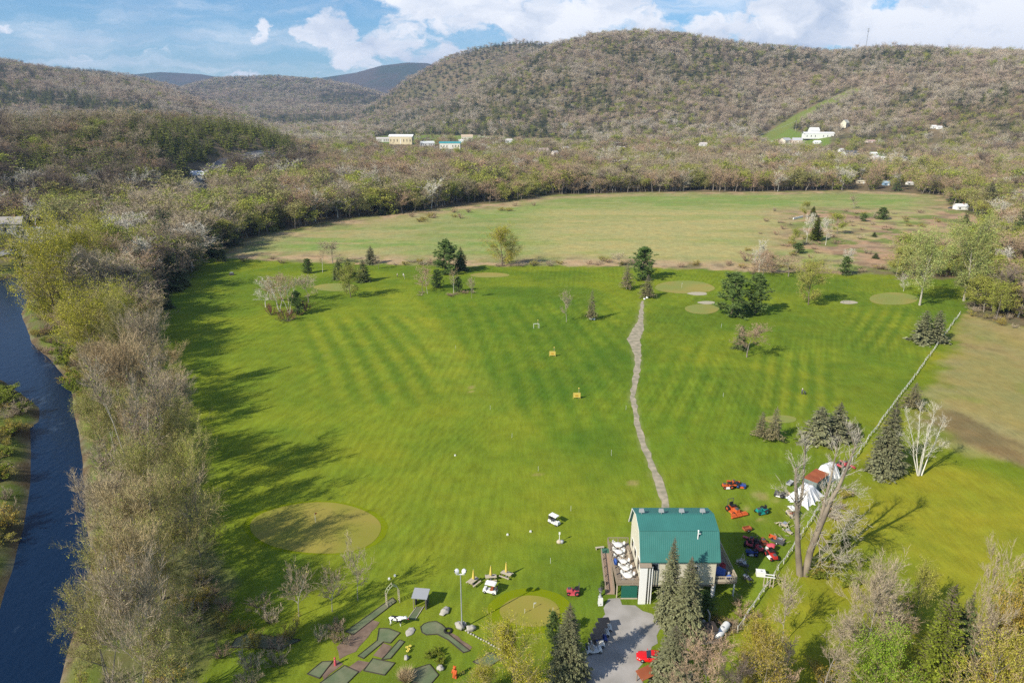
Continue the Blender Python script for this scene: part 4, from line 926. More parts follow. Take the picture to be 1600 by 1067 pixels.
M_dead = mat('dead_bark', (.27, .225, .17), .9, .3, 1.0, .1, col2=(.17, .14, .11), bump=.6)
limb_tree('dead_tree', 'huge dead tree whose two bare trunks fork from one foot beside the white fence', (1254,898), [
 ([(1250,898,0),(1247,860,0),(1246,820,0),(1245,780,.2),(1243,750,.3)], [.75,.6,.5,.42,.3]), ([(1243,752,.3),(1245,730,.3)], [.28,.2]),
 ([(1247,800,0),(1254,770,.4),(1256,735,.6),(1258,700,.8),(1258,688,.9)], [.34,.26,.2,.14,.1]),
 ([(1258,898,0),(1266,862,0),(1276,835,-.2),(1287,810,-.4),(1296,786,-.5),(1310,762,-.6),(1322,735,-.8),(1336,700,-1),(1345,676,-1.2)], [.8,.66,.58,.5,.44,.36,.26,.16,.06]),
 ([(1276,835,0),(1284,806,.8),(1291,775,1.2),(1299,745,1.6),(1305,715,2),(1309,690,2.2)], [.5,.42,.32,.22,.12,.05]),
 ([(1289,805,0),(1302,806,-1),(1316,818,-2),(1324,835,-3)], [.2,.14,.08,.03]), ([(1290,802,0),(1306,800,-1),(1322,806,-2),(1330,822,-3)], [.16,.11,.07,.02]),
 ([(1278,838,0),(1281,860,-1),(1284,885,-1.6)], [.18,.11,.04]), ([(1280,830,0),(1293,850,-1.5),(1305,872,-2.5),(1318,886,-3)], [.18,.12,.07,.02]), ([(1294,790,0),(1312,792,-1),(1335,802,-2)], [.18,.1,.03]),
 ([(1312,760,0),(1328,765,-1),(1342,770,-1.6)], [.13,.08,.02]), ([(1300,875,-2.4),(1320,869,-2.8),(1333,868,-3)], [.08,.05,.02]), ([(1246,790,0),(1235,775,-1),(1225,768,-1.5)], [.14,.08,.02]), ([(1336,700,-1),(1330,680,-1),(1322,668,-1)], [.1,.06,.02])],
 M_dead, 9, mat('dead_twig', (.42, .38, .31), .9, .1, 1, .1), None, (7, 6), (.30, .55), .05)

# ------------------------------------------------------------------ forest: nearest ones single, the wooded mass as one
def forest():
    rng = np.random.default_rng(12); pts = []
    # rings of jittered cells: spacing grows with distance
    for y0, y1, cell, sc in ((215, 700, 6.6, 1.0), (700, 1600, 10.0, 1.2), (1600, 3100, 13.0, 1.3), (3100, 6500, 24.0, 2.0)):
        xm = y1*.92+60; xs = np.arange(-xm, xm, cell); ys = np.arange(y0, y1, cell); gx, gy = np.meshgrid(xs, ys)
        gx = gx+rng.uniform(-.5, .5, gx.shape)*cell; gy = gy+rng.uniform(-.5, .5, gy.shape)*cell; gx = gx.ravel(); gy = gy.ravel()
        k = np.abs(gx) < gy*.86+40; gx = gx[k]; gy = gy[k]; pts.append(np.stack([gx, gy, np.full(len(gx), sc)], 1))
    p = np.concatenate(pts); x, y, sc = p.T; z = height(x, y)
    yc = y*CP-(z-CAMH)*SP; px = 800+F*x/yc; py = 533.5-F*(y*SP+(z-CAMH)*CP)/yc
    keep = np.ones(len(x), bool); nr = y < 820
    keep[nr] &= sdist(x[nr], y[nr], OPEN) > 1.5+np.where(y[nr] > 450, 34*np.clip(fbm(x[nr], y[nr], 45, 90)-.5, 0, 1)*2, 0)
    keep[nr] &= sdist_river(x[nr], y[nr]) > 3.5; keep &= segdist(x, y, ROAD) > 10.5
    for po in CLEAR: keep &= ~inpoly(x, y, po)
    keep &= segdist(x, y, SWATH) > 26
    for hx, hy, hr in HOUSE_SPOTS:
        d = math.hypot(hx, hy); vx, vy = -hx/d, -hy/d; s = (x-hx)*vx+(y-hy)*vy; t = np.abs((x-hx)*vy-(y-hy)*vx)
        keep &= ~((s > -hr) & (s < hr+d*.17) & (t < hr*.85))
    # left of the road and river the near ground is thin
    thin = (px < 190) & (py > 352) & (y < 520); keep &= ~(thin & (rng.random(len(x)) < .72))
    f = fbm(x, y, 90, 71); g = fbm(x, y, 320, 72); u = rng.random(len(x)); low = 1-sstep(12, 60, z)
    con = .06+.62*sstep(.50, .56, fbm(x, y, 200, 72))*sstep(.40, .54, fbm(x, y, 60, 79))
    con = np.where((px > 1080) & (px < 1480) & (py < 112), .62, con); con = np.where((px > 600) & (px < 860) & (py > 160) & (py < 218) & (y > 1500), .55, con)
    con = np.where((px > 820) & (px < 1060) & (py < 160), con*1.15+.14, con); con = np.where((px > 560) & (px < 860) & (py < 215) & (y > 1500), con*1.1+.12, con); con = np.where((z < 12) & (y < 1700), .05+.25*sstep(.56, .64, f), con)
    lh = (px < 240) & (y > 1400) & (y < 3200) & (np.abs(py-(149+px*.11)) < 17-px*.035+14*(f-.5)); con = np.where(lh, .92, con)
    nh = (y < 1250) & (px < 500); top = nh & (z > 16) & (px > 25) & (px < 480); con = np.where(top, .74+.26*sstep(.36, .46, f), np.where(nh, .10, con))
    con = np.where((y > 3100), .12+.8*sstep(.56, .64, fbm(x, y, 500, 75)), con)
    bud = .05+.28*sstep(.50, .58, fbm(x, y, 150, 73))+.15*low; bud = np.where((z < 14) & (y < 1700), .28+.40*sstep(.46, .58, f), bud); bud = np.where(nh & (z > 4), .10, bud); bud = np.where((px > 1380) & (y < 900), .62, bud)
    bud = np.where(y > 3100, .1, bud)
    kind = np.where(u < con, 0, np.where(u < con+bud*(1-con), 1, 2)); v = rng.random(len(x))
    # 0 dark spruce 1 hemlock 2 budding a 3 budding b 4 bare grey 5 bare pink 6 bare pale 7 bare dark
    sub = np.where(kind == 0, np.where(top | (v < .35), 1, 0), np.where(kind == 1, np.where(v < .62, 2, 3), np.where((v < .10) & (z < 30), 6, np.where(fbm(x, y, 110, 81)+(v-.5)*.25 < .47, 4, np.where(v < .8, 5, 7)))))
    shade = (y < 900) & (px < 520) & (z > 3) & (~top); sub = np.where(shade & (kind == 2) & (v > .2), 7, sub)  # slope's shade put into tree colour: most bare trees here turn dark
    tallf = np.where(rng.random(len(x)) < .12, 1.35, 1.0); h = tallf*np.where(kind == 0, rng.uniform(11, 19, len(x)), np.where(kind == 1, rng.uniform(8, 14, len(x)), rng.uniform(9, 16, len(x))))*np.where(sc > 1.5, 1.25, 1.0)*np.where((y > 1500) & (sc < 1.5), 1.22, 1.0)
    h = h*np.where((y < 800) & (px < 760) & (z < 20), 1.32, 1)*np.where((y > 640) & (y < 1100) & (px > 760) & (z < 10), 1.15, 1)
    r = np.where(kind == 0, h*.22, h*rng.uniform(.32, .44, len(x)))*np.where(sc > 1.5, 1.7, 1.25)*np.exp(rng.normal(size=len(x))*.16)
    keep &= (px > -130) & (px < 1730)
    # drop slopes that face away behind a ridge
    lim = np.full(len(x), True); steps = 10; blocked = np.zeros(len(x), bool); far = y > 1500
    xf, yf, zf = x[far], y[far], z[far]+22; bl = np.zeros(len(xf), bool)
    for s in np.linspace(.35, .985, 22): bl |= height(xf*s, yf*s) > CAMH+(zf-CAMH)*s+4
    blocked[far] = bl; keep &= ~blocked
    x, y, z, h, r, sub, px, py = [a[keep] for a in (x, y, z, h, r, sub, px, py)]
    o = np.argsort(y); x, y, z, h, r, sub, px, py = [a[o] for a in (x, y, z, h, r, sub, px, py)]
    infr = (px > -30) & (px < 1630); first = np.where(infr)[0][:300]; single = np.zeros(len(x), bool); single[first] = True
    KN = ['spruce', 'hemlock', 'budding', 'budding', 'bare', 'bare_pink', 'bare_pale', 'bare_dark']
    WD = ['dark spruce', 'olive green hemlock', 'budding green tree', 'budding green tree', 'grey bare tree', 'pinkish bare tree', 'white stemmed bare tree', 'dark brown bare tree']
    for i in first:
        if px[i] > 1380: w = 'in the woods along the right edge'
        elif px[i] < 200 and x[i] < np.interp(y[i], [a[1] for a in ROAD], [a[0] for a in ROAD]): w = 'on the far side of the road at the left'
        elif px[i] < 340: w = 'between the road and the course at the left'
        else: w = 'in the tree line along the left of the far meadow'
        sz = 'tall' if h[i] > 14.5 else 'mid sized' if h[i] > 11.5 else 'small'
        if px[i] > 1380: q = 'right against the frame edge' if px[i] > 1570 else 'above the fence end' if py[i] > 430 else 'behind the pale leafing trees' if py[i] > 375 else 'towards the small white house'
        elif px[i] < 200 and 'far side' in w: q = 'by the white gabled house' if px[i] < 70 else 'between house and bend' if px[i] < 130 else 'at the bend'
        elif px[i] < 340: q = 'above the yellow willows' if px[i] < 120 else 'above the bare saplings' if px[i] < 220 else 'by the lone corner spruce'; q += ', front' if py[i] > 385 else ', back'
        else: q = 'near the corner spruce' if px[i] < 420 else 'at the meadow corner' if px[i] < 560 else 'towards the middle'
        lb = '%s %s %s, %s' % (sz.replace('mid sized', 'medium'), WD[sub[i]], w.replace('between the road and the course at the left', 'left of the course').replace('in the tree line along the left of the far meadow', 'in the left meadow tree line').replace('on the far side of the road at the left', 'beyond the left road').replace('in the woods along the right edge', 'in the right edge woods'), q)
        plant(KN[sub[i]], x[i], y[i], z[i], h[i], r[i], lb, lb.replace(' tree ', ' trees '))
    far = ~single
    protos = bpy.data.collections.new('tree_kinds'); gens = [
        [spruce(s, 12, 3.0, 12, 7, .06, 1.2) for s in (201, 202)], None, [leafy(s, 12, 4, 10, 1100, .48, .2, 2, .8, .2) for s in (203, 204, 205)], None,
        [B(s, 14, 4.2, 1, 14, 4, 4, 3, .22, .055, 60, .4, .8, .2, .2) for s in (206, 207, 208)], None, None, None, None, None]
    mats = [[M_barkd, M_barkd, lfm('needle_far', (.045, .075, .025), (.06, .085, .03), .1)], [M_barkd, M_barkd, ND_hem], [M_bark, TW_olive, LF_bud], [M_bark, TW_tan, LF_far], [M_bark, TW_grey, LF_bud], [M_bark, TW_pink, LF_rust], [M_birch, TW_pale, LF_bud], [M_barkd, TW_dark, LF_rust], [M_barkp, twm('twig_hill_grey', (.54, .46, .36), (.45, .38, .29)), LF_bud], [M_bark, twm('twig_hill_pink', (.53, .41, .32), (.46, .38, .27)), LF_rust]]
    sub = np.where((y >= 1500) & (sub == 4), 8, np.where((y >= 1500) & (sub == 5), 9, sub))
    src = [0, 0, 2, 2, 4, 4, 4, 4, 4, 4]; base = []; k = 0; HN = [12, 12, 12, 12, 14, 14, 14, 14, 14, 14]; RN = [3, 3, 4, 4, 4.2, 4.2, 4.2, 4.2, 4.2, 4.2]
    for s in range(10):
        base.append(k)
        for T, C in gens[src[s]]:
            o = bpy.data.objects.new('kind_%03d' % k, joined('forest_tree', T, C, mats[s])); protos.objects.link(o); k += 1
    cnt = [len(gens[src[s]]) for s in range(10)]
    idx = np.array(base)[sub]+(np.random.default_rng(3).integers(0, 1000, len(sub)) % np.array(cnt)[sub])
    ng = bpy.data.node_groups.new('woodland', 'GeometryNodeTree'); ng.interface.new_socket('Geometry', in_out='INPUT', socket_type='NodeSocketGeometry'); ng.interface.new_socket('Geometry', in_out='OUTPUT', socket_type='NodeSocketGeometry')
    N = ng.nodes; L = ng.links; gi = N.new('NodeGroupInput'); go = N.new('NodeGroupOutput'); ip = N.new('GeometryNodeInstanceOnPoints'); ci = N.new('GeometryNodeCollectionInfo')
    ci.inputs['Collection'].default_value = protos; ci.inputs['Separate Children'].default_value = True; ci.inputs['Reset Children'].default_value = True; ip.inputs['Pick Instance'].default_value = True
    def attr(nm, ty):
        a = N.new('GeometryNodeInputNamedAttribute'); a.data_type = ty; a.inputs['Name'].default_value = nm; return a.outputs[0]
    L.new(gi.outputs[0], ip.inputs['Points']); L.new(ci.outputs[0], ip.inputs['Instance']); L.new(attr('pick', 'INT'), ip.inputs['Instance Index']); L.new(attr('turn', 'FLOAT_VECTOR'), ip.inputs['Rotation']); L.new(attr('size', 'FLOAT_VECTOR'), ip.inputs['Scale']); L.new(ip.outputs[0], go.inputs[0])
    for nm, m in (('woodland', far & (y < 1500)), ('hill_forest', far & (y >= 1500))):
        me = bpy.data.meshes.new(nm); q = np.stack([x[m], y[m], z[m]-.3], 1).astype(np.float32); me.vertices.add(len(q)); me.vertices.foreach_set('co', q.ravel())
        me.attributes.new('pick', 'INT', 'POINT').data.foreach_set('value', idx[m].astype(np.int32))
        rot = np.zeros((len(q), 3), np.float32); rot[:, 2] = np.random.default_rng(5).uniform(0, 6.28, len(q)); me.attributes.new('turn', 'FLOAT_VECTOR', 'POINT').data.foreach_set('vector', rot.ravel())
        hn = np.array(HN)[sub[m]]; rn = np.array(RN)[sub[m]]; s3 = np.stack([r[m]/rn, r[m]/rn, h[m]/hn], 1).astype(np.float32); me.attributes.new('size', 'FLOAT_VECTOR', 'POINT').data.foreach_set('vector', s3.ravel())
        o = bpy.data.objects.new(nm, me); COL.objects.link(o); md = o.modifiers.new('trees', 'NODES'); md.node_group = ng
        o['kind'] = 'stuff'; o['label'] = 'mixed spring woodland of bare, budding and evergreen trees across the valley floor' if nm == 'woodland' else 'mixed forest covering the distant hillsides'; o['category'] = 'woodland' if nm == 'woodland' else 'forest'
        print('forest', nm, len(q))
LF_far = lfm('leaf_olive', (.27, .28, .09), (.33, .31, .11))
LF_yel2 = lfm('leaf_fresh', (.28, .36, .04), (.38, .36, .06))
# ------------------------------------------------------------------ painted and plain materials
def pm(n, c, rough=.62, spec=.4, metal=0.0, var=.04, scale=4.0, **k): return mat(n, c, rough, var, scale, spec, metal, **k)
WHITE = pm('white_paint', (.75, .75, .73)); FENCEP = pm('weathered_white_paint', (.56, .55, .50), .8, .2, var=.2); CREAM = pm('cream_siding', (.66, .62, .50), .7, var=.03); WOOD = pm('weathered_wood', (.27, .22, .17), .9, .1, var=.15); WOODL = pm('pale_wood', (.45, .39, .30), .9, .1, var=.12)
BLACK = pm('black_plastic', (.02, .02, .022), .45); DGREY = pm('dark_grey', (.07, .07, .075), .7); GREY = pm('grey_metal', (.33, .34, .35), .5); RUBBER = pm('rubber', (.022, .022, .022), .85, .1); STEEL = pm('steel', (.5, .5, .5), .4, .5, .6)
RED = pm('red_paint', (.42, .03, .025), .6, .25, var=.15); ORANGE = pm('orange_paint', (.50, .10, .025), .65, .25, var=.2); TEAL = pm('teal_paint', (.015, .22, .20), .45, var=.1); BLUE = pm('blue_paint', (.03, .07, .30), .5); YELLOW = pm('yellow_cloth', (.60, .46, .10), .8); GLASS = pm('dark_glass', (.015, .02, .03), .08, .8)
PINK = pm('faded_red', (.48, .07, .09), .6, var=.12); TARPB = pm('blue_tarp', (.03, .09, .34), .6, bump=.8, scale=2.5); TARPW = pm('white_tarp', (.74, .74, .76), .6, bump=.6, scale=1.2, var=.02); RUST = pm('rusty_iron', (.33, .10, .045), .85, .1, var=.22, scale=1.2, col2=(.24, .07, .035)); GRNTARP = pm('green_screen', (.012, .11, .08), .6, var=.1)
SKIN = pm('skin', (.52, .32, .23), .6)
def roof_mat(n, col, ribs=2.2):
    m = pm(n, col, .45, .35, var=.14, scale=.35); N = m.node_tree.nodes; L = m.node_tree.links
    w = N.new('ShaderNodeTexWave'); w.wave_type = 'BANDS'; w.bands_direction = 'X'; w.inputs['Scale'].default_value = ribs; tc = N.new('ShaderNodeTexCoord'); L.new(tc.outputs['Object'], w.inputs[0])
    r = N.new('ShaderNodeMapRange'); L.new(w.outputs[0], r.inputs[0]); r.inputs[1].default_value = .8; r.inputs[2].default_value = 1
    bp = N.new('ShaderNodeBump'); bp.inputs['Distance'].default_value = .03; bp.inputs['Strength'].default_value = .6; L.new(r.outputs[0], bp.inputs['Height']); L.new(bp.outputs[0], N['Principled BSDF'].inputs['Normal']); return m
GROOF = roof_mat('green_metal_roof', (.040, .165, .145), 1.0)
def siding_mat(n, col):
    m = pm(n, col, .7, .2, var=.04, scale=.5); N = m.node_tree.nodes; L = m.node_tree.links
    w = N.new('ShaderNodeTexWave'); w.bands_direction = 'Z'; w.wave_profile = 'SAW'; w.inputs['Scale'].default_value = 1.6; tc = N.new('ShaderNodeTexCoord'); L.new(tc.outputs['Object'], w.inputs[0])
    bp = N.new('ShaderNodeBump'); bp.inputs['Distance'].default_value = .03; L.new(w.outputs[0], bp.inputs['Height']); L.new(bp.outputs[0], N['Principled BSDF'].inputs['Normal']); return m
SIDE = siding_mat('clapboard', (.66, .62, .50))

# ------------------------------------------------------------------ clubhouse
def clubhouse():
    X0, X1, Y0, Y1 = 20.6, 32.4, 91.0, 101.2; zf, ze = 2.9, 7.9; ym = (Y0+Y1)/2
    t = thing('clubhouse', 'cream clubhouse with a green metal gambrel roof, raised on posts over an open undercroft', 'building', ((X0+X1)/2, Y0, 0)); cx, cy = (X0+X1)/2, Y0
    def lx(v): return v-cx
    def ly(v): return v-cy
    prof = [(Y0, ze), (Y0+2.0, 11.5), (ym, 12.35), (Y1-2.0, 11.5), (Y1, ze)]
    w = MB(); n = 7; gp = [(Y0, zf), (Y1, zf)]+[(a, b) for a, b in prof[::-1]]
    for x in (X0, X1):
        vs = [(lx(x), ly(a), b) for a, b in gp]; w.add(vs, [tuple(range(len(vs)))])
    w.add([(lx(X0), 0, zf), (lx(X1), 0, zf), (lx(X1), 0, ze), (lx(X0), 0, ze)], [(0,1,2,3)]); w.add([(lx(X0), ly(Y1), zf), (lx(X1), ly(Y1), zf), (lx(X1), ly(Y1), ze), (lx(X0), ly(Y1), ze)], [(3,2,1,0)])
    wl = obj('wall', w, SIDE, t); fl = MB().box((0, ly(ym), zf-.16), (X1-X0, Y1-Y0, .3)); obj('floor_beam', fl, WOOD, t)
    r = MB(); th = .14; pr = [(Y0-.45, ze-.35), (Y0+1.85, 11.62), (ym, 12.55), (Y1-1.85, 11.62), (Y1+.45, ze-.35)]
    for i in range(4):
        (a, za), (b, zb) = pr[i], pr[i+1]; d = Vector((0, b-a, zb-za)).normalized(); nn = Vector((0, -d.z, d.y))*th; xa, xb = lx(X0-.45), lx(X1+.45)
        vs = [(xa, ly(a), za), (xb, ly(a), za), (xb, ly(b), zb), (xa, ly(b), zb)]; vs2 = [(v[0], v[1]+nn.y, v[2]+nn.z) for v in vs]
        r.add(vs+vs2, [(3,2,1,0), (4,5,6,7), (0,1,5,4), (1,2,6,5), (2,3,7,6), (3,0,4,7)])
    rf = obj('roof', r, GROOF, t); rc = MB().box((0, ly(ym), 12.66), (X1-X0+.9, .4, .06)); obj('ridge_cap', rc, GROOF, rf)
    br = MB().box((0, ly(Y0+1.78), 11.74), (X1-X0+.9, .10, .07), 0, 1, -.5); obj('flashing', br, GROOF, rf)
    tr = MB(); 
    for x in (X0-.42, X1+.42):
        for i in range(4):
            (a, za), (b, zb) = pr[i], pr[i+1]; tr.tube((lx(x), ly(a), za), (lx(x), ly(b), zb), .09, n=4)
    obj('barge_board', tr, WHITE, rf); obj('gutter', MB().box((0, ly(Y0-.5), ze-.38), (X1-X0+.9, .13, .13)), GROOF, rf)
    v = MB().tube((lx(29.4), ly(Y0+1.2), 10.2), (lx(29.4), ly(Y0+1.2), 12.1), .09).tube((lx(29.4), ly(Y0+1.2), 11.6), (lx(29.75), ly(Y0+1.2), 11.6), .07); v.ball((lx(29.4), ly(Y0+1.2), 12.15), .14); obj('vent_pipe', v, WHITE, rf)
    for x in (lx(21.1), lx(24.3), lx(27.6), lx(31.0)):
        f = MB().tube((x, ly(ym), 12.5), (x, ly(ym), 13.05), .05).box((x, ly(ym)+.12, 13.2), (.85, .42, .42), 0, .8); f.box((x, ly(ym)+.4, 13.28), (.75, .06, .34)); obj('floodlight', f, [GREY], rf)
    for (a, z, ww, hh) in ((29.0, 6.0, .95, .95), (25.6, 6.3, 1.1, 1.2), (22.6, 6.3, 1.1, 1.2)):
        fr = obj('window', MB().box((lx(a), -.04, z), (ww+.16, .08, hh+.16)), WHITE, t); obj('pane', MB().box((lx(a), -.09, z), (ww, .04, hh)), GLASS, fr)
    for (a, z, ww, hh) in ((93.4, 5.1, 1.1, 2.1), (96.2, 5.2, 1.3, 1.2), (98.8, 5.2, 1.3, 1.2)):
        fr = obj('window' if hh < 2 else 'door', MB().box((lx(X0)-.04, ly(a), z), (.08, ww+.16, hh+.16)), WHITE, t); obj('pane', MB().box((lx(X0)-.09, ly(a), z), (.04, ww, hh)), GLASS, fr)
    for x in (X0+.2, 24.4, 28.6, X1-.2):
        for y in (Y0+.2, Y1-.2): obj('post', MB().box((lx(x), ly(y), (zf-.3)/2), (.34, .34, zf-.34)), WHITE, t)
    obj('back_wall', MB().box((0, ly(Y0+4.2), 1.28), (X1-X0-.5, .2, 2.56)), DGREY, t); obj('wall_meter', MB().box((lx(31.7), -.1, 4.3), (.25, .18, .45)), GREY, t)  # back wall's dark grey paints in the deep shade of the undercroft
    # shaft and its cap
    s = MB().box((lx(20.75), -.95, 3.5), (1.15, .25, 7.0)); sh = obj('white_panel', s, WHITE, t); c_ = MB().box((lx(21.0), -.6, 7.25), (1.9, 1.3, .16), 0, 1, .35); obj('shingle_cap', c_, WOOD, t)
    for dx in (.95, 1.35): obj('post', MB().box((lx(20.75)+dx, -.95, 3.5), (.13, .13, 7.0)), WHITE, t)
    st = MB()
    for k in range(14): st.box((lx(21.9), -.3-.0*k, .25+k*.2), (.9, .3, .05))
    obj('ladder_steps', st, WOODL, t)
    return t
clubhouse()
def rail(m, a, b, z, h=1.0, n=None):
    a = Vector(a); b = Vector(b); L_ = (b-a).length; n = n or max(1, round(L_/1.8)); d = (b-a)/n; ang = math.atan2(b.y-a.y, b.x-a.x); z0 = a.z if len(a) > 2 else z
    for i in range(n+1): p = a+d*i; m.box((p.x, p.y, p.z+h/2), (.11, .11, h))
    k = int(L_/.28)
    for i in range(k): p = a+(b-a)*((i+.5)/k); m.box((p.x, p.y, p.z+h*.48), (.05, .05, h*.82))
    m.tube(a+Vector((0, 0, h)), b+Vector((0, 0, h)), .07, n=4); m.tube(a+Vector((0, 0, .12)), b+Vector((0, 0, .12)), .05, n=4)
def decks():
    t = thing('deck', 'long left hand timber deck beside the clubhouse, set with white plastic tables', 'deck', (18.5, 91.2, 0)); 
    o = Vector((18.5, 91.2, 0)); X0, X1, Y0, Y1, z = 16.75, 20.5, 91.2, 102.3, 2.9
    b = MB()
    for k in range(int((Y1-Y0)/.16)): b.box(((X0+X1)/2-o.x, Y0+.08+k*.16-o.y, z-.03), (X1-X0, .145, .05))
    b.box(((X0+X1)/2-o.x, (Y1-Y0)/2, z-.2), (X1-X0-.1, Y1-Y0-.1, .24)); obj('floor_boards', b, WOOD, t)
    r = MB(); c = [Vector((X0+.06-o.x, 0.06, z)), Vector((X1-.1-o.x, .06, z))]; rail(r, *c, z); r.box(((X0+X1)/2-o.x, .01, z+.45), (X1-X0-.2, .03, .62)); obj('railing', r, WOOD, t)
    r = MB(); rail(r, Vector((X0+.06-o.x, .3, z)), Vector((X0+.06-o.x, 7.2, z)), z); rail(r, Vector((X0+.06-o.x, 8.6, z)), Vector((X0+.06-o.x, Y1-o.y-.1, z)), z); rail(r, Vector((X0+.1-o.x, Y1-o.y-.06, z)), Vector((X1-.1-o.x, Y1-o.y-.06, z)), z); obj('railing', r, WOOD, t)
    r = MB(); rail(r, Vector((1.25, 5.2, z)), Vector((1.25, 7.6, z)), z, 1.1); obj('gate', r, WOODL, t)
    for x in (X0+.2, X1-.3):
        for y in (.3, 5.5, 10.8): obj('post', MB().box((x-o.x, y, (z-.3)/2), (.16, .16, z-.3)), WOODL, t)
    g = obj('green_screen', MB().box((18.9-o.x, .0, 1.35), (2.6, .06, 2.3)), GRNTARP, t); obj('base_board', MB().box((18.9-o.x, -.06, .12), (2.7, .1, .2)), WOODL, t)
    # long stair/ramp outside the deck
    t2 = thing('ramp', 'brown timber ramp with rails going down from the left deck to the gravel', 'ramp', (16.0, 92.2, 0)); s = MB(); y1 = 7.0
    n = 36
    for k in range(n): f = (k+.5)/n; s.box((0, f*y1, .05+f*2.85), (1.2, y1/n*.97, .08))
    obj('treads', s, WOODL if False else pm('brown_boards', (.34, .25, .19), .9, .1, var=.1), t2); s = MB()
    for x in (-.66, .66): s.tube((x, 0, 0), (x, y1, 2.85), .12, n=4)
    obj('stringer', s, WOOD, t2)
    for x in (-.7, .7): r = MB(); rail(r, Vector((x, 0, .05)), Vector((x, y1, 2.9)), 0, 1.0, 5); obj('handrail', r, WOOD, t2)
    obj('landing', MB().box((.1, y1+.7, 2.84), (1.5, 1.4, .1)), pm('green_mat', (.05, .14, .09)), t2)
    t3 = thing('deck', 'right hand deck on posts, in the shade of the clubhouse and crowded with stored things', 'deck', (34.4, 91.6, 0)); X0, X1, Y1 = -1.9, 1.8, 10.8; b = MB()
    for k in range(int(Y1/.16)): b.box((0, .08+k*.16, z-.03), (X1-X0, .145, .05))
    b.box((0, Y1/2, z-.2), (X1-X0-.1, Y1-.1, .24)); obj('floor_boards', b, WOOD, t3)
    for a, c in (((X0+.1, .05), (X1-.05, .05)), ((X1-.05, .2), (X1-.05, Y1-.1)), ((X0+.1, Y1-.05), (X1-.1, Y1-.05))): r = MB(); rail(r, Vector((*a, z)), Vector((*c, z)), z); obj('railing', r, WOODL, t3)
    obj('front_board', MB().box((-.0, 0, z+.3), (3.3, .04, .45)), WOODL, t3)
    for x in (X0+.3, X1-.25):
        for y in (.3, 5.5, 10.5): obj('post', MB().box((x, y, (z-.3)/2), (.2, .2, z-.3)), WHITE, t3)
decks()
def plastic_table(loc, label, r=.55):
    t = thing('patio_table', label, 'table', loc, 0, 'white plastic tables on the left deck'); obj('tabletop', MB().lathe((0, 0, 0), [(0, .70), (r*.95, .70), (r, .72), (r*.96, .745), (0, .745)], 18), WHITE, t)
    for k in range(4): a = k*math.pi/2+.6; obj('leg', MB().tube((math.cos(a)*r*.62, math.sin(a)*r*.62, 0), (math.cos(a)*r*.5, math.sin(a)*r*.5, .7), .035, .03, 6), WHITE, t)
    return t
def plastic_chair():
    t = thing('patio_chair', 'white plastic chair on the left deck', 'chair', (0, 0, 0), 0, 'white plastic chairs on the left deck')
    obj('seat', MB().box((0, 0, .43), (.46, .46, .04)), WHITE, t); obj('backrest', MB().box((0, .23, .68), (.44, .04, .46), 0, .85, -.15), WHITE, t)
    for x in (-.2, .2):
        obj('armrest', MB().box((x*1.15, 0, .64), (.05, .44, .03)), WHITE, t)
        for y in (-.2, .2): obj('leg', MB().tube((x*1.1, y*1.1, 0), (x, y, .43), .03, .025, 5), WHITE, t)
    return t
TL = [(18.75, 92.4, 'oval white table at the front rail of the left deck', .75), (18.7, 94.2, 'round white table second from the front of the left deck', .6), (18.6, 96.0, 'round white table in the middle of the left deck', .6), (18.2, 98.6, 'white table in the rear half of the left deck, beside the gate', .62), (18.4, 100.6, 'white table at the far end of the left deck', .75)]
ch0 = None
for x, y, lb, r in TL:
    plastic_table((x, y, 2.92), lb, r)
    for k, a in enumerate((.5, 2.2, 3.9, 5.4)):
        q = (x+math.cos(a)*(r+.32), y+math.sin(a)*(r+.32), 2.92); where = lb.split(' table')[1]
        nm = 'white plastic chair at the '+['front oval table','second table from the front','middle round table','table beside the gate','far end table'][TL.index((x, y, lb, r))]+' of the left deck, '+['far right','far left','near left','near right'][k]+''
        if ch0 is None: ch0 = plastic_chair(); ch0.location = q; ch0.rotation_euler.z = a-math.pi/2; ch0['label'] = nm; ch0['group'] = 'chairs at the'+where
        else: dup(ch0, q, a-math.pi/2, nm, 'chairs at the'+where)
def bundle(name, label, loc, mat_, d, seed, cat, n=7):
    r = random.Random(seed); t = thing(name, label, cat, loc); m = MB()
    m.ball((0, 0, d[2]*.45), (d[0]/2, d[1]/2, d[2]/2), 16, 9, lambda v: Vector((v.x*(1+.18*math.sin(5*v.y+v.z*4)), v.y*(1+.15*math.sin(6*v.x)), max(v.z*(1+.2*math.sin(4*v.x+3*v.y)), -d[2]*.42)))); obj('cover', m, mat_, t); return t
bundle('tarpaulin', 'crumpled blue tarpaulin heaped on the right deck', (33.9, 93.6, 2.9), TARPB, (2.3, 2.0, 1.2), 2, 'tarpaulin'); bundle('tarpaulin', 'smaller blue tarpaulin at the front rail of the right deck', (35.2, 92.5, 2.9), TARPB, (.9, .8, .7), 3, 'tarpaulin')
bundle('tarpaulin', 'small dark blue folded umbrella cover on the left deck, at its outer rail', (17.25, 96.2, 2.92), TARPB, (.7, 1.4, 1.0), 4, 'cover')
def barrel(loc, label, m_, h=.9, r=.3, grp=None): t = thing('barrel', label, 'barrel', loc, 0, grp); obj('body', MB().lathe((0, 0, 0), [(0, 0), (r*.9, 0), (r, h*.3), (r, h*.7), (r*.9, h), (0, h)], 12), m_, t); obj('lid', MB().lathe((0, 0, 0), [(0, h+.04), (r*.93, h+.04), (r*.93, h-.02)], 12), DGREY, t)
barrel((33.4, 97.2, 2.9), 'tan barrel standing at mid length of the right deck', WOODL, 1.1, .42); barrel((35.4, 91.9+1.6, 2.9), 'pale small barrel by the outer rail of the right deck', GREY, .7, .28)
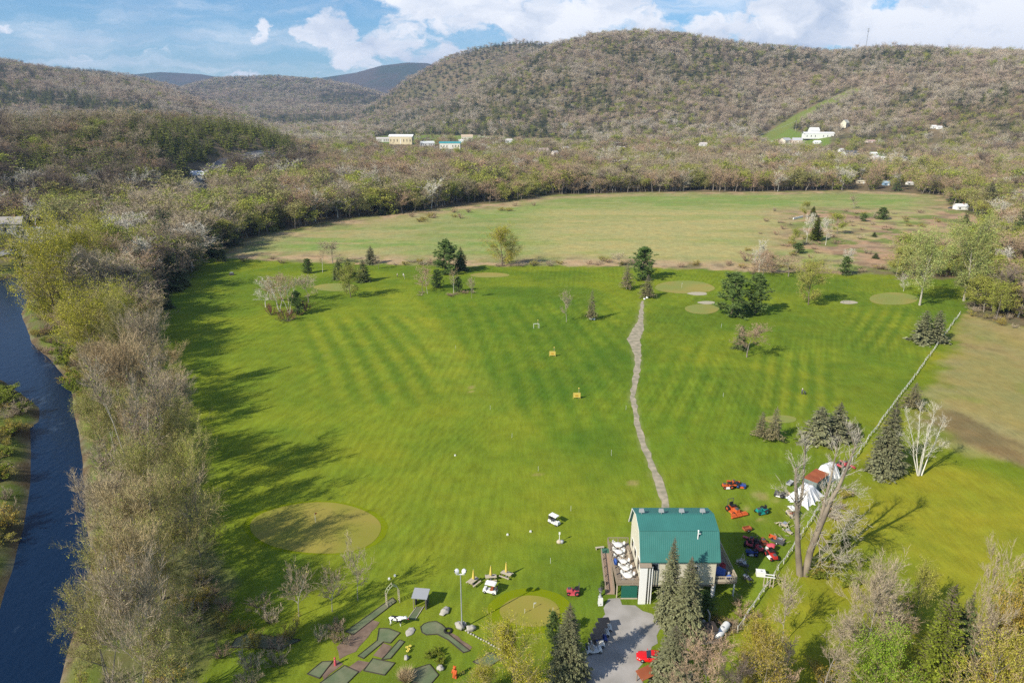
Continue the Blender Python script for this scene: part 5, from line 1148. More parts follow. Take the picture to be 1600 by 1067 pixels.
def crate(loc, d, m_, label, rz=0):
    t = thing('crate', label, 'crate', loc, rz); b = MB(); 
    for k in range(4): b.box((0, -d[1]/2, d[2]*(.13+.25*k)), (d[0], .03, d[2]*.2)); b.box((0, d[1]/2, d[2]*(.13+.25*k)), (d[0], .03, d[2]*.2)); b.box((-d[0]/2, 0, d[2]*(.13+.25*k)), (.03, d[1], d[2]*.2)); b.box((d[0]/2, 0, d[2]*(.13+.25*k)), (.03, d[1], d[2]*.2))
    obj('slats', b, m_, t); obj('base', MB().box((0, 0, .04), (d[0]*.96, d[1]*.96, .06)), m_, t)
crate((32.9, 92.2, 2.9), (.8, .6, .6), WOOD, 'wooden crate in the house side corner of the right deck'); crate((35.0, 95.4, 2.9), (.7, .7, .7), PINK, 'reddish crate by the outer rail of the right deck', .4)

# ------------------------------------------------------------------ vehicles
def wheels(t, pts, r, w, hub=STEEL):
    for x, y in pts:
        o = obj('wheel', MB().lathe((x, y, r), [(r*.55, -w/2), (r*.95, -w/2), (r, -w*.3), (r, w*.3), (r*.95, w/2), (r*.55, w/2)], 14, 'y'), RUBBER, t)
        obj('rim', MB().lathe((x, y, r), [(0, -w*.42), (r*.58, -w*.42), (r*.58, w*.42), (0, w*.42)], 10, 'y'), hub, o)
def golf_cart(label, loc, rz, group, body=WHITE, roof=WHITE, seat=WHITE, top=True):
    t = thing('golf_cart', label, 'golf cart', loc, rz, group); b = MB()
    b.box((0, 0, .36), (2.3, 1.05, .22), 0, .97); b.box((.86, 0, .62), (.55, 1.0, .36), 0, .72); b.box((-.78, 0, .60), (.72, 1.08, .34), 0, .92); b.box((.25, 0, .44), (.55, 1.0, .05)); obj('body', b, body, t)
    obj('seat', MB().box((-.32, 0, .80), (.5, .98, .14), 0, .95), seat, t); obj('backrest', MB().box((-.60, 0, 1.06), (.10, .98, .36)), seat, t)
    s = MB().tube((.55, .25, .7), (.28, .25, 1.05), .025).lathe((.26, .25, 1.07), [(.15, -.02), (.18, 0), (.15, .02)], 10); obj('steering_wheel', s, BLACK, t)
    wheels(t, [(.78, -.5), (.78, .5), (-.72, -.5), (-.72, .5)], .23, .2)
    if top:
        r = MB().box((-.12, 0, 1.82), (1.75, 1.16, .05)); r.box((-.12, 0, 1.87), (1.66, 1.06, .06), 0, .9); obj('roof', r, roof, t); f = MB()
        for y in (-.46, .46): f.tube((.72, y, .75), (.55, y, 1.8), .022, n=6); f.tube((-.82, y, .7), (-.86, y, 1.8), .022, n=6)
        obj('roof_frame', f.box((-.15, 0, 1.775), (1.5, .05, .04)).box((-.85, 0, 1.775), (.06, .94, .04)).box((.56, 0, 1.775), (.05, .94, .04)), DGREY, t); obj('windscreen', MB().box((.66, 0, 1.25), (.02, .9, .8), 0, 1, 0), pm('clear_screen', (.30, .34, .36), .1, .6), t) if roof is WHITE and body is WHITE and seat is WHITE else None
    for y in (-.3, .3): obj('headlight', MB().ball((1.12, y, .6), (.05, .08, .06)), GREY, t)
    bag = MB(); 
    for y in (-.25, .25): bag.tube((-1.05, y, .55), (-1.12, y, 1.35), .13, .14, 8)
    obj('bag_rack', bag, DGREY, t); return t
x, y = P(766, 925); golf_cart('white golf cart parked in front of the closed yellow parasols', (x, y, 0), math.radians(162), 'golf carts on the lawn', seat=RUST)
x, y = P(866, 818); golf_cart('white golf cart standing by itself on the open range grass', (x, y, 0), math.radians(-42), 'golf carts on the lawn', seat=DGREY)
a = Vector(P(944, 984)); b_ = Vector(P(928, 1018))
for k in range(5):
    p = a.lerp(b_, k/4); golf_cart(['dark roofed golf cart, first of the row and nearest the clubhouse','dark roofed golf cart with white seats, second from the clubhouse in the row','dark roofed golf cart in the middle of the row on the gravel','dark roofed golf cart, fourth of the row from the clubhouse','roofless white golf cart with tan seats at the near end of the row'][k],
        (p.x, p.y, 0), math.radians(8), 'golf carts lined up on the gravel', body=[WHITE, WHITE, BLUE, WHITE, WHITE][k], roof=BLACK, seat=[WHITE, WHITE, WHITE, DGREY, WOODL][k], top=k < 4)
def mower(label, loc, rz, col, cat='riding mower', deckc=None, group=None, gang=False, sc=1.0, roll=False, name='riding_mower'):
    t = thing(name, label, cat, loc, rz, group, sc); b = MB(); b.box((.55, 0, .62), (.85, .62, .42), 0, .82); b.box((-.1, 0, .42), (1.1, .5, .14)); b.box((-.55, 0, .58), (.55, .95, .22), 0, .9); obj('body', b, col, t)
    obj('seat', MB().box((-.42, 0, .78), (.45, .48, .12)).box((-.64, 0, 1.0), (.1, .46, .4)), BLACK, t); obj('steering_wheel', MB().tube((.15, 0, .7), (.0, 0, 1.05), .025).lathe((-.02, 0, 1.07), [(.15, -.02), (.18, 0), (.15, .02)], 10), BLACK, t)
    wheels(t, [(.72, -.48), (.72, .48)], .26, .2, col); wheels(t, [(-.52, -.56), (-.52, .56)], .38, .28, col)
    d = MB().box((.15, 0, .24), (.85, 1.35, .14), 0, .9); 
    if gang:
        for y in (-.85, 0, .85): d.tube((1.25, y-.38, .22), (1.25, y+.38, .22), .16, n=10); d.box((1.05, y, .42), (.35, .7, .06)); d.tube((.6, y*.5, .45), (1.1, y, .42), .035, n=5)
    obj('cutting_deck', d, deckc or col, t); obj('engine_cover', MB().box((.62, 0, .88), (.5, .42, .14), 0, .8), DGREY, t)
    if roll: obj('roll_bar', MB().path([(-.75, -.42, .6), (-.78, -.42, 1.6), (-.78, .42, 1.6), (-.75, .42, .6)], .035), DGREY, t)
    return t
def at(px, py): return (*P(px, py), 0)
mower('red riding mower parked above the small putting green', at(894, 926), math.radians(178), RED, seat := 'riding mower') if False else mower('red riding mower parked above the small putting green', at(896, 927), math.radians(178), PINK, sc=1.15, roll=True)
mower('orange riding mower with a white front, left of the upper machine pair', at(1137, 762), math.radians(185), ORANGE, deckc=WHITE, sc=1.2); mower('orange reel mower standing in the middle of the upper machine cluster', at(1147, 759), math.radians(80), ORANGE, gang=True, sc=1.1, name='reel_mower', cat='reel mower'); mower('blue and orange mower at the right of the upper machine cluster', at(1157, 761), math.radians(-15), BLUE, deckc=ORANGE, sc=1.1)
mower('tall orange reel mower alone on the grass, left of the teal machine', at(1146, 800), math.radians(-70), ORANGE, gang=True, sc=1.5, name='reel_mower', cat='reel mower', roll=True)
mower('teal utility machine standing alone on the grass', at(1190, 801), math.radians(-160), TEAL, deckc=TEAL, sc=1.3, roll=False)
mower('crimson reel mower in the shade right of the clubhouse', at(1172, 852), math.radians(60), PINK, gang=True, sc=1.35, name='reel_mower', cat='reel mower'); mower('red riding mower in front of the crimson reel mower', at(1183, 858), math.radians(-75), PINK, sc=1.3, roll=True); mower('dark red mower just behind the crimson reel mower', at(1187, 850), math.radians(10), RUST, gang=True, sc=1.1)
mower('blue mower in the shadow next to the red machines', at(1175, 866), math.radians(170), BLUE, deckc=STEEL, sc=1.1)
mower('red riding mower with a white hood under a pink sunshade, near the fence', at(1206, 871), math.radians(-80), RED, deckc=WHITE, sc=1.3)
bundle('parasol_cover', 'pink and white cloth canopy beside the red mower near the fence', (*P(1204, 862), .9), PINK, (1.6, 1.2, .8), 8, 'canopy')
def cart_box(name, label, loc, rz, col, d=(1.5, .9, .4), cat='garden cart'):
    t = thing(name, label, cat, loc, rz); b = MB(); L_, W_, h = d; z = .35
    b.box((0, 0, z), (L_, W_, .05)).box((0, -W_/2, z+h/2), (L_, .04, h)).box((0, W_/2, z+h/2), (L_, .04, h)).box((-L_/2, 0, z+h/2), (.04, W_, h)).box((L_/2, 0, z+h/2), (.04, W_, h)); obj('tray', b, col, t); wheels(t, [(0, -W_/2-.08), (0, W_/2+.08)], .28, .12); obj('drawbar', MB().tube((L_/2, 0, z), (L_/2+.9, 0, .12), .03), DGREY, t)
cart_box('garden_cart', 'small rusty orange trailer between the teal machine and the clubhouse', at(1167, 829), .3, RUST); cart_box('garden_cart', 'rusty orange trailer at the edge of the scrap pile', at(1207, 842), -.5, ORANGE, (1.3, .8, .35))
cart_box('garden_cart', 'dark trailer loaded with scrap beside the orange trailer', at(1215, 849), 2.4, DGREY, (2.2, 1.0, .35)); golf_cart('old white roofed utility cart left of the dead tree', at(1236, 806), math.radians(100), None, body=WOODL, roof=WHITE, seat=RUST)
mower('dark grey mower beside the edge of the white tarp', at(1218, 775), math.radians(150), DGREY, deckc=STEEL, sc=1.1); cart_box('garden_cart', 'pale trailer with rusty wheels tight against the white tarp', at(1229, 775), .2, WOODL, (1.5, .9, .3)); cart_box('garden_cart', 'grey scrap trailer among twigs above the white tarp', at(1234, 757), .8, GREY, (2.0, .9, .3))
mower('purplish red machine on the fence side of the white dome tarp', at(1316, 731), math.radians(30), PINK, sc=1.5, gang=True, name='reel_mower', cat='reel mower')
def scrap(label, loc, rz, mt, seed, s=1.0, name='scrap_frame'):
    r = random.Random(seed); t = thing(name, label, 'scrap frame', loc, rz, None, s); m = MB()
    for k in range(9): a = Vector((r.uniform(-1.1, 1.1), r.uniform(-.6, .6), r.uniform(0, .7))); b = a+Vector((r.uniform(-1, 1), r.uniform(-.6, .6), r.uniform(-.3, .5))); b.z = max(b.z, .02); m.tube(a, b, r.uniform(.03, .06), n=5)
    m.box((0, 0, .3), (1.2, .6, .12), r.uniform(0, 3)); obj('bars', m, mt, t); obj('plate', MB().box((.3, .1, .45), (.7, .5, .05), .4), STEEL, t)
scrap('tangle of pale metal frames left of the dead tree, uppermost', at(1224, 822), .3, WOODL, 1, 1.3); scrap('heap of pale boards and frames left of the dead tree, lowest', at(1232, 833), 1.2, WOODL, 2, 1.2); scrap('brown scrap heap between the red machines and the fence', at(1222, 846), 2.2, WOOD, 3, 1.1); scrap('dark scrap by the right deck in the shade of the clubhouse', at(1163, 885), 1.0, DGREY, 4, 1.2); scrap('pale scrap frame lying in the shade past the right deck', at(1157, 880), .5, WOODL, 5, 1.2); scrap('dark scrap heap in the clubhouse shadow near the white chest', at(1168, 905), 1.9, DGREY, 6, 1.2); scrap('white lattice frame leaning on the scrap beside the red mower', at(1201, 858), .9, WHITE, 7, .9)

def red_car():
    x, y = P(1018, 1030); t = thing('sports_car', 'glossy red sports car parked on the gravel with its rear half under spruce branches', 'car', (x, y, 0), math.radians(172)); W_ = 1.78
    CARP = pm('car_red', (.62, .008, .008), .22, .6, var=.0)
    # sections along x (front = +x): (x, half width, z bottom, z shoulder, z top, top half width)
    S = [(2.18, .52, .30, .46, .52, .42), (2.05, .74, .22, .50, .60, .62), (1.7, .85, .18, .58, .70, .70), (1.1, .89, .18, .64, .78, .72), (.6, .89, .18, .68, .84, .72), (0, .89, .18, .70, .86, .72), (-.9, .89, .18, .72, .88, .72), (-1.5, .88, .20, .74, .90, .72), (-1.95, .82, .26, .72, .88, .66), (-2.15, .66, .34, .62, .80, .56)]
    b = MB(); vs = []; n = 10
    for (sx, hw, z0, zs, zt, tw) in S: vs += [(sx, -hw*.9, z0), (sx, -hw, z0+.12), (sx, -hw, zs), (sx, -tw, zt-.03), (sx, -tw*.5, zt), (sx, tw*.5, zt), (sx, tw, zt-.03), (sx, hw, zs), (sx, hw, z0+.12), (sx, hw*.9, z0)]
    fs = [(k*n+i, (k+1)*n+i, (k+1)*n+(i+1) % n, k*n+(i+1) % n) for k in range(len(S)-1) for i in range(n)]+[tuple(range(n)), tuple(range((len(S)-1)*n, len(S)*n))[::-1]]; b.add(vs, fs, True); obj('body', b, CARP, t)
    G = [(.75, .66, .84, .0), (.1, .60, 1.22, 0), (-.35, .58, 1.26, 0), (-.9, .58, 1.20, 0), (-1.6, .62, .92, 0)]; g = MB(); vs = []
    for (sx, hw, zt, _) in G: vs += [(sx, -hw-.08, .80), (sx, -hw*.92, zt), (sx, hw*.92, zt), (sx, hw+.08, .80)]
    g.add(vs, [(k*4+i, (k+1)*4+i, (k+1)*4+i+1, k*4+i+1) for k in range(4) for i in range(3)]+[(0,1,2,3), (16,19,18,17)]); obj('window_glass', g, GLASS, t)
    r = MB(); r.add([(.12, -.53, 1.235), (-.35, -.52, 1.275), (-.95, -.52, 1.21), (-.95, .52, 1.21), (-.35, .52, 1.275), (.12, .53, 1.235)], [(0,1,4,5), (1,2,3,4)]); obj('roof_panel', r, CARP, t)
    wheels(t, [(1.32, -.80), (1.32, .80), (-1.32, -.80), (-1.32, .80)], .32, .22)
    for s in (-1, 1): obj('headlight', MB().ball((2.0, s*.56, .56), (.14, .14, .06)), GREY, t); obj('wing_mirror', MB().ball((.55, s*.96, .92), (.08, .11, .07)), CARP, t); obj('tail_light', MB().box((-2.1, s*.5, .68), (.06, .3, .1)), RED, t)
red_car()

# ------------------------------------------------------------------ yard things
def propane():
    a = Vector((*P(1119, 1003), 0)); b = Vector((*P(1137, 980), 0)); d = (b-a); L_ = d.length; t = thing('propane_tank', 'long white propane tank lying on feet in the dry brush near the fence end', 'gas tank', (*((a+b)/2).xy, 0), math.atan2(d.y, d.x)); h = L_/2; r = .55
    pr = [(0, -h)]+[(r*math.sin(k*math.pi/10), -h+r*(1-math.cos(k*math.pi/10))) for k in range(1, 6)]+[(r*math.sin(k*math.pi/10), h-r*(1-math.cos(k*math.pi/10))) for k in range(5, 0, -1)]+[(0, h)]
    obj('tank', MB().lathe((0, 0, .85), pr, 18, 'x'), WHITE, t); obj('valve_dome', MB().lathe((0, 0, 1.3), [(.2, 0), (.2, .18), (0, .25)], 10), GREY, t)
    for s in (-1, 1): obj('leg', MB().box((s*h*.6, 0, .2), (.15, .8, .4)), GREY, t)
propane()
def boiler():
    x, y = P(1106, 996); t = thing('wood_boiler', 'dark metal wood boiler shed on a pale sill with a bent white pipe behind', 'boiler', (x, y, 0), .15)
    obj('casing', MB().box((0, 0, 1.0), (2.1, 1.7, 1.9)), DGREY, t); obj('roof', MB().prism([(-1.15, -1.0), (1.15, -1.0), (1.15, 1.0), (-1.15, 1.0)], 1.96, 2.06), pm('dark_roof', (.045, .035, .03), .7), t); obj('sill_board', MB().box((-.1, -1.1, .12), (3.2, .35, .2)), WOODL, t)
    obj('door', MB().box((0, -.87, .9), (.8, .05, 1.1)), BLACK, t); obj('pipe', MB().path([(.5, 1.0, .6), (.9, 1.9, 1.2), (1.0, 2.0, 2.4), (.7, 2.3, 3.1)], .12, 8), GREY, t)
boiler()
bundle('tarpaulin', 'black tarpaulin over a heap beside the spruce trunks', (*P(1090, 968), 0), BLACK, (2.3, 1.6, 1.1), 5, 'tarpaulin')
bundle('rubbish_bag', 'grey plastic bag on the black tarpaulin heap', (*P(1097, 973), 0), GREY, (1.0, .8, .6), 6, 'bag')
t = thing('utility_post', 'white utility post with a meter box in front of the tall spruce', 'post', at(1056, 978)); obj('pole', MB().box((0, 0, 1.6), (.22, .16, 3.2)), WHITE, t); obj('meter_box', MB().box((-.1, -.16, 1.2), (.55, .3, 1.0)), GREY, t); obj('wire_cap', MB().tube((0, 0, 3.2), (.1, 0, 3.5), .07), GREY, t)
t = thing('sandwich_board', 'white sign board standing on the grass at the corner of the gravel', 'sign', at(938, 946), .1); obj('panel', MB().box((0, -.1, .75), (.75, .05, 1.3), 0, 1, -.12), WHITE, t); obj('panel', MB().box((0, .2, .75), (.75, .05, 1.3), 0, 1, .12), WHITE, t); obj('emblem', MB().box((0, -.17, .45), (.22, .03, .2), 0, 1, -.12), GREY, t)
t = thing('lantern', 'grey garden lantern by the foot of the brown ramp', 'lantern', at(938, 932)); obj('pedestal', MB().lathe((0, 0, 0), [(.35, 0), (.3, .15), (.14, .25), (.14, .9), (.3, 1.0)], 10), GREY, t); obj('lamp_head', MB().ball((0, 0, 1.25), (.28, .28, .3)), STEEL, t); obj('cap', MB().lathe((0, 0, 1.45), [(.42, 0), (0, .35)], 10), DGREY, t)
t = thing('planter', 'dark potted evergreen by the rail of the brown ramp', 'planter', at(941, 920)); obj('pot', MB().lathe((0, 0, 0), [(.2, 0), (.32, .5), (.28, .5)], 10), DGREY, t); o_ = PROTO['pine'][0]; c_ = obj('foliage', o_[1], None, t); c_.scale = (.12, .12, .12); c_.location = (0, 0, .2)
t = thing('chest', 'white storage chest beside the white frame by the fence', 'chest', at(1188, 899), -.15); obj('box', MB().box((0, 0, .45), (1.4, .9, .8)), WHITE, t); obj('lid', MB().box((0, 0, .92), (1.5, 1.0, .1)), WHITE, t); obj('emblem', MB().box((.1, -.05, .985), (.3, .3, .02), .5), GREY, t)
t = thing('wooden_rack', 'white open wooden rack standing against the fence', 'rack', at(1200, 917), -.2)
for k in range(4): obj('upright', MB().box((-.75+k*.5, 0, .95), (.12, .12, 1.9)), WOODL, t)
obj('top_rail', MB().box((0, 0, 1.95), (1.9, .14, .1)), WHITE, t); obj('top_rail', MB().box((0, .7, 1.95), (1.9, .14, .1)), WHITE, t); obj('brace', MB().box((0, 0, .35), (1.7, .1, .1)), WOODL, t)
x, y = P(1008, 1064); t = thing('lean_to', 'low rusty red lean-to roof at the bottom edge beside the gravel', 'shelter', (x, y, 0), .5); obj('roof', MB().box((0, 0, 1.5), (2.4, 1.6, .1), 0, 1, .3), RUST, t)
for a, b in ((-1, -.6), (1, -.6), (-1, .6), (1, .6)): obj('post', MB().box((a, b, .7), (.12, .12, 1.4)), WOOD, t)
t = thing('bench', 'grey wooden bench alone on the grass left of the deck', 'bench', at(937, 858), .2); obj('seat', MB().box((0, 0, .45), (1.6, .4, .06)), WOODL, t)
for s in (-1, 1): obj('leg', MB().box((s*.65, 0, .21), (.08, .36, .42)), WOODL, t)
# container, tarps
def shed():
    x, y = P(1273, 762); t = thing('shed', 'old metal trailer shed with a flat rust red roof between two white tarps', 'shed', (x, y, 0), math.radians(42)); obj('wall', MB().box((0, 0, 1.55), (5.2, 2.6, 2.5)), pm('greenish_metal', (.17, .21, .20), .6, var=.15), t); obj('roof', MB().box((0, 0, 2.87), (5.5, 2.9, .12)), RUST, t)
    for k in range(3): obj('axle_block', MB().box((-1.9+1.9*k, 0, .15), (.4, 2.2, .3)), DGREY, t)
    fr = obj('door', MB().box((1.2, -1.33, 1.5), (.8, .05, 1.9)), WHITE, t); obj('pane', MB().box((1.2, -1.37, 1.9), (.5, .03, .6)), GLASS, fr); rib = MB()
    for k in range(12): rib.box((-2.45+k*.44, -1.32, 1.55), (.06, .04, 2.4))
    obj('wall_rib', rib, pm('greenish_metal', (.17, .21, .20)), t)
shed()
def drape(name, label, cpx, rz, L_, W_, H_, skirt, seed, profile):
    x, y = P(*cpx); t = thing(name, label, 'tarpaulin', (x, y, 0), rz); nx, ny = 46, 40; vs = []; rs = np.random.default_rng(seed)
    for j in range(ny+1):
        for i in range(nx+1):
            u = -1+2*i/nx; v = -1+2*j/ny; r = math.hypot(u, v) if profile == 'dome' else max(abs(u), abs(v)); an = math.atan2(v, u); k = .13*math.sin(11*an+seed)+.09*math.sin(23*an)+.05*math.sin(37*an+1)
            if profile == 'dome': h = max(0, 1-(abs(v)**2.4)-max(0, abs(u)-.72)*2.2)
            else: h = max(0, 1-max(0, (r-.45)/.5)**1.1)*(1-.42*max(0, -u))
            ex = 1+skirt*(1-h)*(.5+k*.9); z = H_*max(0, h)*(1+.03*math.sin(9*u)*math.cos(7*v))+ .12*abs(k)*H_*(1-h)*h*4+.02
            xx = u*L_/2*ex*(1+k*.35*(1-h)); yy = v*W_/2*ex*(1+k*.35*(1-h)); vs.append((xx, yy, z))
    m = MB(); m.add(vs, [(j*(nx+1)+i, j*(nx+1)+i+1, (j+1)*(nx+1)+i+1, (j+1)*(nx+1)+i) for j in range(ny) for i in range(nx)], True); obj('cloth', m, TARPW, t); rp = MB()
    for f in (-.3, .25): rp.path([(f*L_, -W_*.5, H_*.4), (f*L_, -W_*.2, H_*1.02+.05), (f*L_, W_*.2, H_*1.02+.05), (f*L_, W_*.5, H_*.4)], .03, 4)
    obj('tie_rope', rp, DGREY, t)
drape('tarpaulin', 'big white tarpaulin sagging to the ground below the rust roofed shed', (1257, 777), math.radians(42), 5.4, 3.8, 2.6, .55, 3, 'sag'); drape('tarpaulin', 'domed white tarpaulin over a boat shape behind the rust roofed shed', (1293, 744), math.radians(30), 3.9, 3.6, 3.1, .18, 5, 'dome')
# fence
def fence():
    pts = [Vector(P(a, b)) for a, b in ((1152, 988), (1172, 958), (1199, 918), (1221, 884), (1244, 850), (1262, 822), (1290, 782), (1320, 738), (1352, 694), (1385, 648), (1420, 602), (1454, 555), (1478, 522), (1500, 490))]
    base = pts[0]; t = thing('fence', 'long white rail fence running diagonally from the brush up to the right hand woods', 'fence', (base.x, base.y, 0)); R = MB(); R2 = MB(); rr = random.Random(6); k = 0; L_ = sum((pts[i+1]-pts[i]).length for i in range(len(pts)-1)); step = 2.35; acc = 0; seg = 0; prev = None; posts = []
    for s in np.arange(0, L_, step):
        while s > acc+(pts[seg+1]-pts[seg]).length and seg < len(pts)-2: acc += (pts[seg+1]-pts[seg]).length; seg += 1
        posts.append(pts[seg].lerp(pts[seg+1], (s-acc)/(pts[seg+1]-pts[seg]).length)-base+Vector((rr.uniform(-.14, .14), rr.uniform(-.14, .14))))
    for i, p in enumerate(posts):
        le = rr.uniform(-.10, .10); m = MB().tube((p.x, p.y, 0), (p.x+le, p.y-.06, 1.22+rr.uniform(-.08, .1)), .08, .065, 6); 
        if i < 96: obj('post', m, FENCEP, t)
        if i:
            q = posts[i-1]; d = (p-q).normalized()*.12
            for z in (.62, 1.05):
              if rr.random() > .06: (R if z > .8 else R2).box(((p.x+q.x)/2, (p.y+q.y)/2, z+rr.uniform(-.06, .06)), ((p-q).length+.1, .05, .11), math.atan2(p.y-q.y, p.x-q.x)+rr.uniform(-.012, .012), 1, 0)
    obj('rail', R, FENCEP, t); obj('middle_rail', R2, FENCEP, t)
fence()
# ------------------------------------------------------------------ lawn: parasols, benches, lamp, flags, cow ...
def picnic(px, py, rz, label, plabel, tall=2.9):
    x, y = P(px, py); t = thing('picnic_table', label, 'picnic table', (x, y, 0), rz, 'picnic tables on the lawn'); m = MB()
    for k in range(5): m.box((0, -.32+k*.16, .75), (1.9, .145, .05))
    obj('tabletop', m, WOODL, t)
    for s in (-1, 1): obj('bench', MB().box((0, s*.78, .45), (1.9, .26, .05)), WOODL, t)
    for s in (-1, 1):
        l = MB().tube((s*.65, -.62, 0), (s*.65, -.25, .73), .045, n=4).tube((s*.65, .62, 0), (s*.65, .25, .73), .045, n=4).box((s*.65, 0, .40), (.06, 1.75, .09)); obj('leg', l, WOOD, t)
    p = thing('parasol', plabel, 'parasol', (x, y, 0), rz, 'closed yellow parasols'); obj('pole', MB().tube((0, 0, .05), (0, 0, tall), .03), WHITE, p); obj('canopy', MB().lathe((0, 0, 0), [(.22, 1.05), (.27, 1.25), (.21, 1.6), (.16, 2.1), (.1, tall-.35), (.02, tall)], 9), YELLOW, p); obj('base', MB().lathe((0, 0, 0), [(0, 0), (.25, 0), (.22, .08), (0, .08)], 10), DGREY, p)
picnic(740, 912, .9, 'dark cluttered picnic table, left of three under closed parasols', 'closed yellow parasol nearest the lamp pole'); picnic(767, 906, .1, 'picnic table behind the white golf cart', 'closed yellow parasol in the middle of three'); picnic(791, 901, -.5, 'picnic table at the right of three', 'closed yellow parasol at the right of three', 3.0)
t = thing('washing_stand', 'round club washing stand with a white top on the range grass below a golf cart', 'stand', at(874, 847)); obj('base', MB().lathe((0, 0, 0), [(0, 0), (.55, 0), (.5, .25), (.25, .5), (0, .5)], 12), WOODL, t); obj('pole', MB().tube((0, 0, .5), (0, 0, 2.0), .06), WHITE, t); obj('plate', MB().box((0, 0, 1.9), (.3, .1, .5)), WHITE, t); obj('bin', MB().lathe((.5, -.3, 0), [(0, 0), (.25, 0), (.27, .6), (0, .6)], 10), GREY, t)
t = thing('lamp_post', 'tall grey floodlight pole with lamps on a cross bar, above the mini golf', 'lamp post', at(722, 982)); HL = zat(892, P(722, 982)[1]); obj('pole', MB().tube((0, 0, 0), (0, 0, HL-.5), .11, .07, 8), GREY, t); obj('cross_bar', MB().box((0, 0, HL-.55), (1.3, .12, .12)), WHITE, t)
for s in (-1, 1): l = obj('floodlight', MB().lathe((0, 0, 0), [(.12, -.4), (.26, -.15), (.42, .12), (.42, .16), (0, .1)], 12, 'y'), WHITE, t); l.location = (s*.62, 0, HL-.05); l.rotation_euler = (-.5, 0, s*.7)
M_rock = mat('boulder', (.42, .40, .35), .95, .2, 1.5, .1, col2=(.30, .28, .25), bump=.8)
def rock(px, py, d, label, seed=1, m_=None):
    x, y = P(px, py); rr = random.Random(seed); a, b = rr.uniform(1, 6), rr.uniform(1, 6); o = obj('boulder', MB().ball((0, 0, d[2]*.35), tuple(v/2 for v in d), 14, 9, lambda v: v*(1+.14*math.sin(3*v.x/d[0]*5+a)+.12*math.sin(4*v.y/d[1]*4+b)+.08*math.sin(9*v.z+a))), m_ or M_rock); o.location = (x, y, 0); o.rotation_euler.z = rr.uniform(0, 3); tag(o, label, 'rock'); return o
rock(718, 981, (1.5, 1.1, 1.3), 'large pale boulder at the foot of the tall floodlight pole', 1); rock(736, 984, (1.6, 1.1, .9), 'second pale boulder right of the floodlight pole', 2); rock(725, 977, (1.0, .9, .7), 'small boulder tucked behind the floodlight pole', 5); rock(695, 956, (1.9, 1.3, .7), 'low flat tan boulder between the hutch and the floodlight pole', 3); rock(641, 987, (1.7, 1.2, .25), 'flat grey stone right of the wide carpet', 4)
for i, (a, b, d) in enumerate([(635, 1029, .9), (688, 1045, 1.1), (1011, 466, 1.4), (1007, 468, 1.0), (923, 499, 1.6), (928, 500, 1.2)]):
    rock(a, b, (d, d*.8, d*.7), ['grey stone beside the yellow flowers below the mulch bed','brown stone behind the carpet by the ornamental grass','white block at the foot of the brownish spruce by the stone path','smaller white block beside the first, at the head of the stone path','white block left of the slim spruce trunk in mid fairway','white block right of the slim spruce trunk in mid fairway'][i], 10+i, WHITE if i > 1 else None)
for k in range(15): a, b = 728+k*4.0, 986+k*2.15; rock(a, b+TR.uniform(-.5, .5), (.35, .3, .25), 'small pale stone in the line running down from the floodlight pole', 30+k)['group'] = 'line of pale edging stones'
def cow():
    t = thing('cow_statue', 'life size black and white spotted cow statue on the mini golf', 'statue', at(621, 976), math.radians(-6))
    pm_ = bpy.data.materials.new('cow_hide'); pm_.use_nodes = True; N = pm_.node_tree.nodes; L = pm_.node_tree.links; v = N.new('ShaderNodeTexNoise'); v.inputs['Scale'].default_value = 1.7; v.inputs['Detail'].default_value = 1; tc = N.new('ShaderNodeTexCoord'); r = N.new('ShaderNodeValToRGB'); r.color_ramp.interpolation = 'CONSTANT'; r.color_ramp.elements[0].color = (.02, .02, .02, 1); r.color_ramp.elements[1].position = .50; r.color_ramp.elements[1].color = (.8, .8, .78, 1)
    L.new(tc.outputs['Object'], v.inputs[0]); L.new(v.outputs[0], r.inputs[0]); L.new(r.outputs[0], N['Principled BSDF'].inputs['Base Color'])
    V = [(-1.0, 0, 1.25), (-.5, 0, 1.22), (0, 0, 1.18), (.5, 0, 1.22), (.85, 0, 1.38), (1.15, 0, 1.52), (1.42, 0, 1.45), (1.68, 0, 1.32)]; R = [.34, .40, .43, .40, .27, .22, .19, .12]; E = [(i, i+1) for i in range(7)]
    def leg(root, x, s, hind):
        nonlocal V, R, E
        b = len(V); V += [(x, s*.24, .95), (x+(.06 if hind else .0), s*.25, .68), (x-(.10 if hind else 0), s*.25, .42), (x-(.04 if hind else 0), s*.25, .10), (x+.05, s*.25, .03)]; R += [.17, .11, .075, .06, .08]; E += [(root, b), (b, b+1), (b+1, b+2), (b+2, b+3), (b+3, b+4)]
    for s in (-1, 1): leg(0, -.95, s, True); leg(3, .55, s, False)
    for s in (-1, 1): b = len(V); V += [(1.38, s*.28, 1.56)]; R += [.06]; E += [(6, b)]
    b = len(V); V += [(-1.25, 0, 1.3), (-1.33, 0, .95), (-1.33, 0, .6)]; R += [.05, .03, .05]; E += [(0, b), (b, b+1), (b+1, b+2)]
    me = bpy.data.meshes.new('cow'); me.from_pydata(V, E, []); me.materials.append(pm_); o = bpy.data.objects.new('body', me); COL.objects.link(o); o.parent = t; skin(o, R, 1)
    for s in (-1, 1): obj('horn', MB().tube((1.36, s*.12, 1.62), (1.40, s*.2, 1.80), .03, .01), WOODL, t); obj('eye', MB().ball((1.52, s*.14, 1.48), .03), BLACK, t)
    obj('muzzle', MB().ball((1.76, 0, 1.28), (.09, .11, .10)), PINK, t)
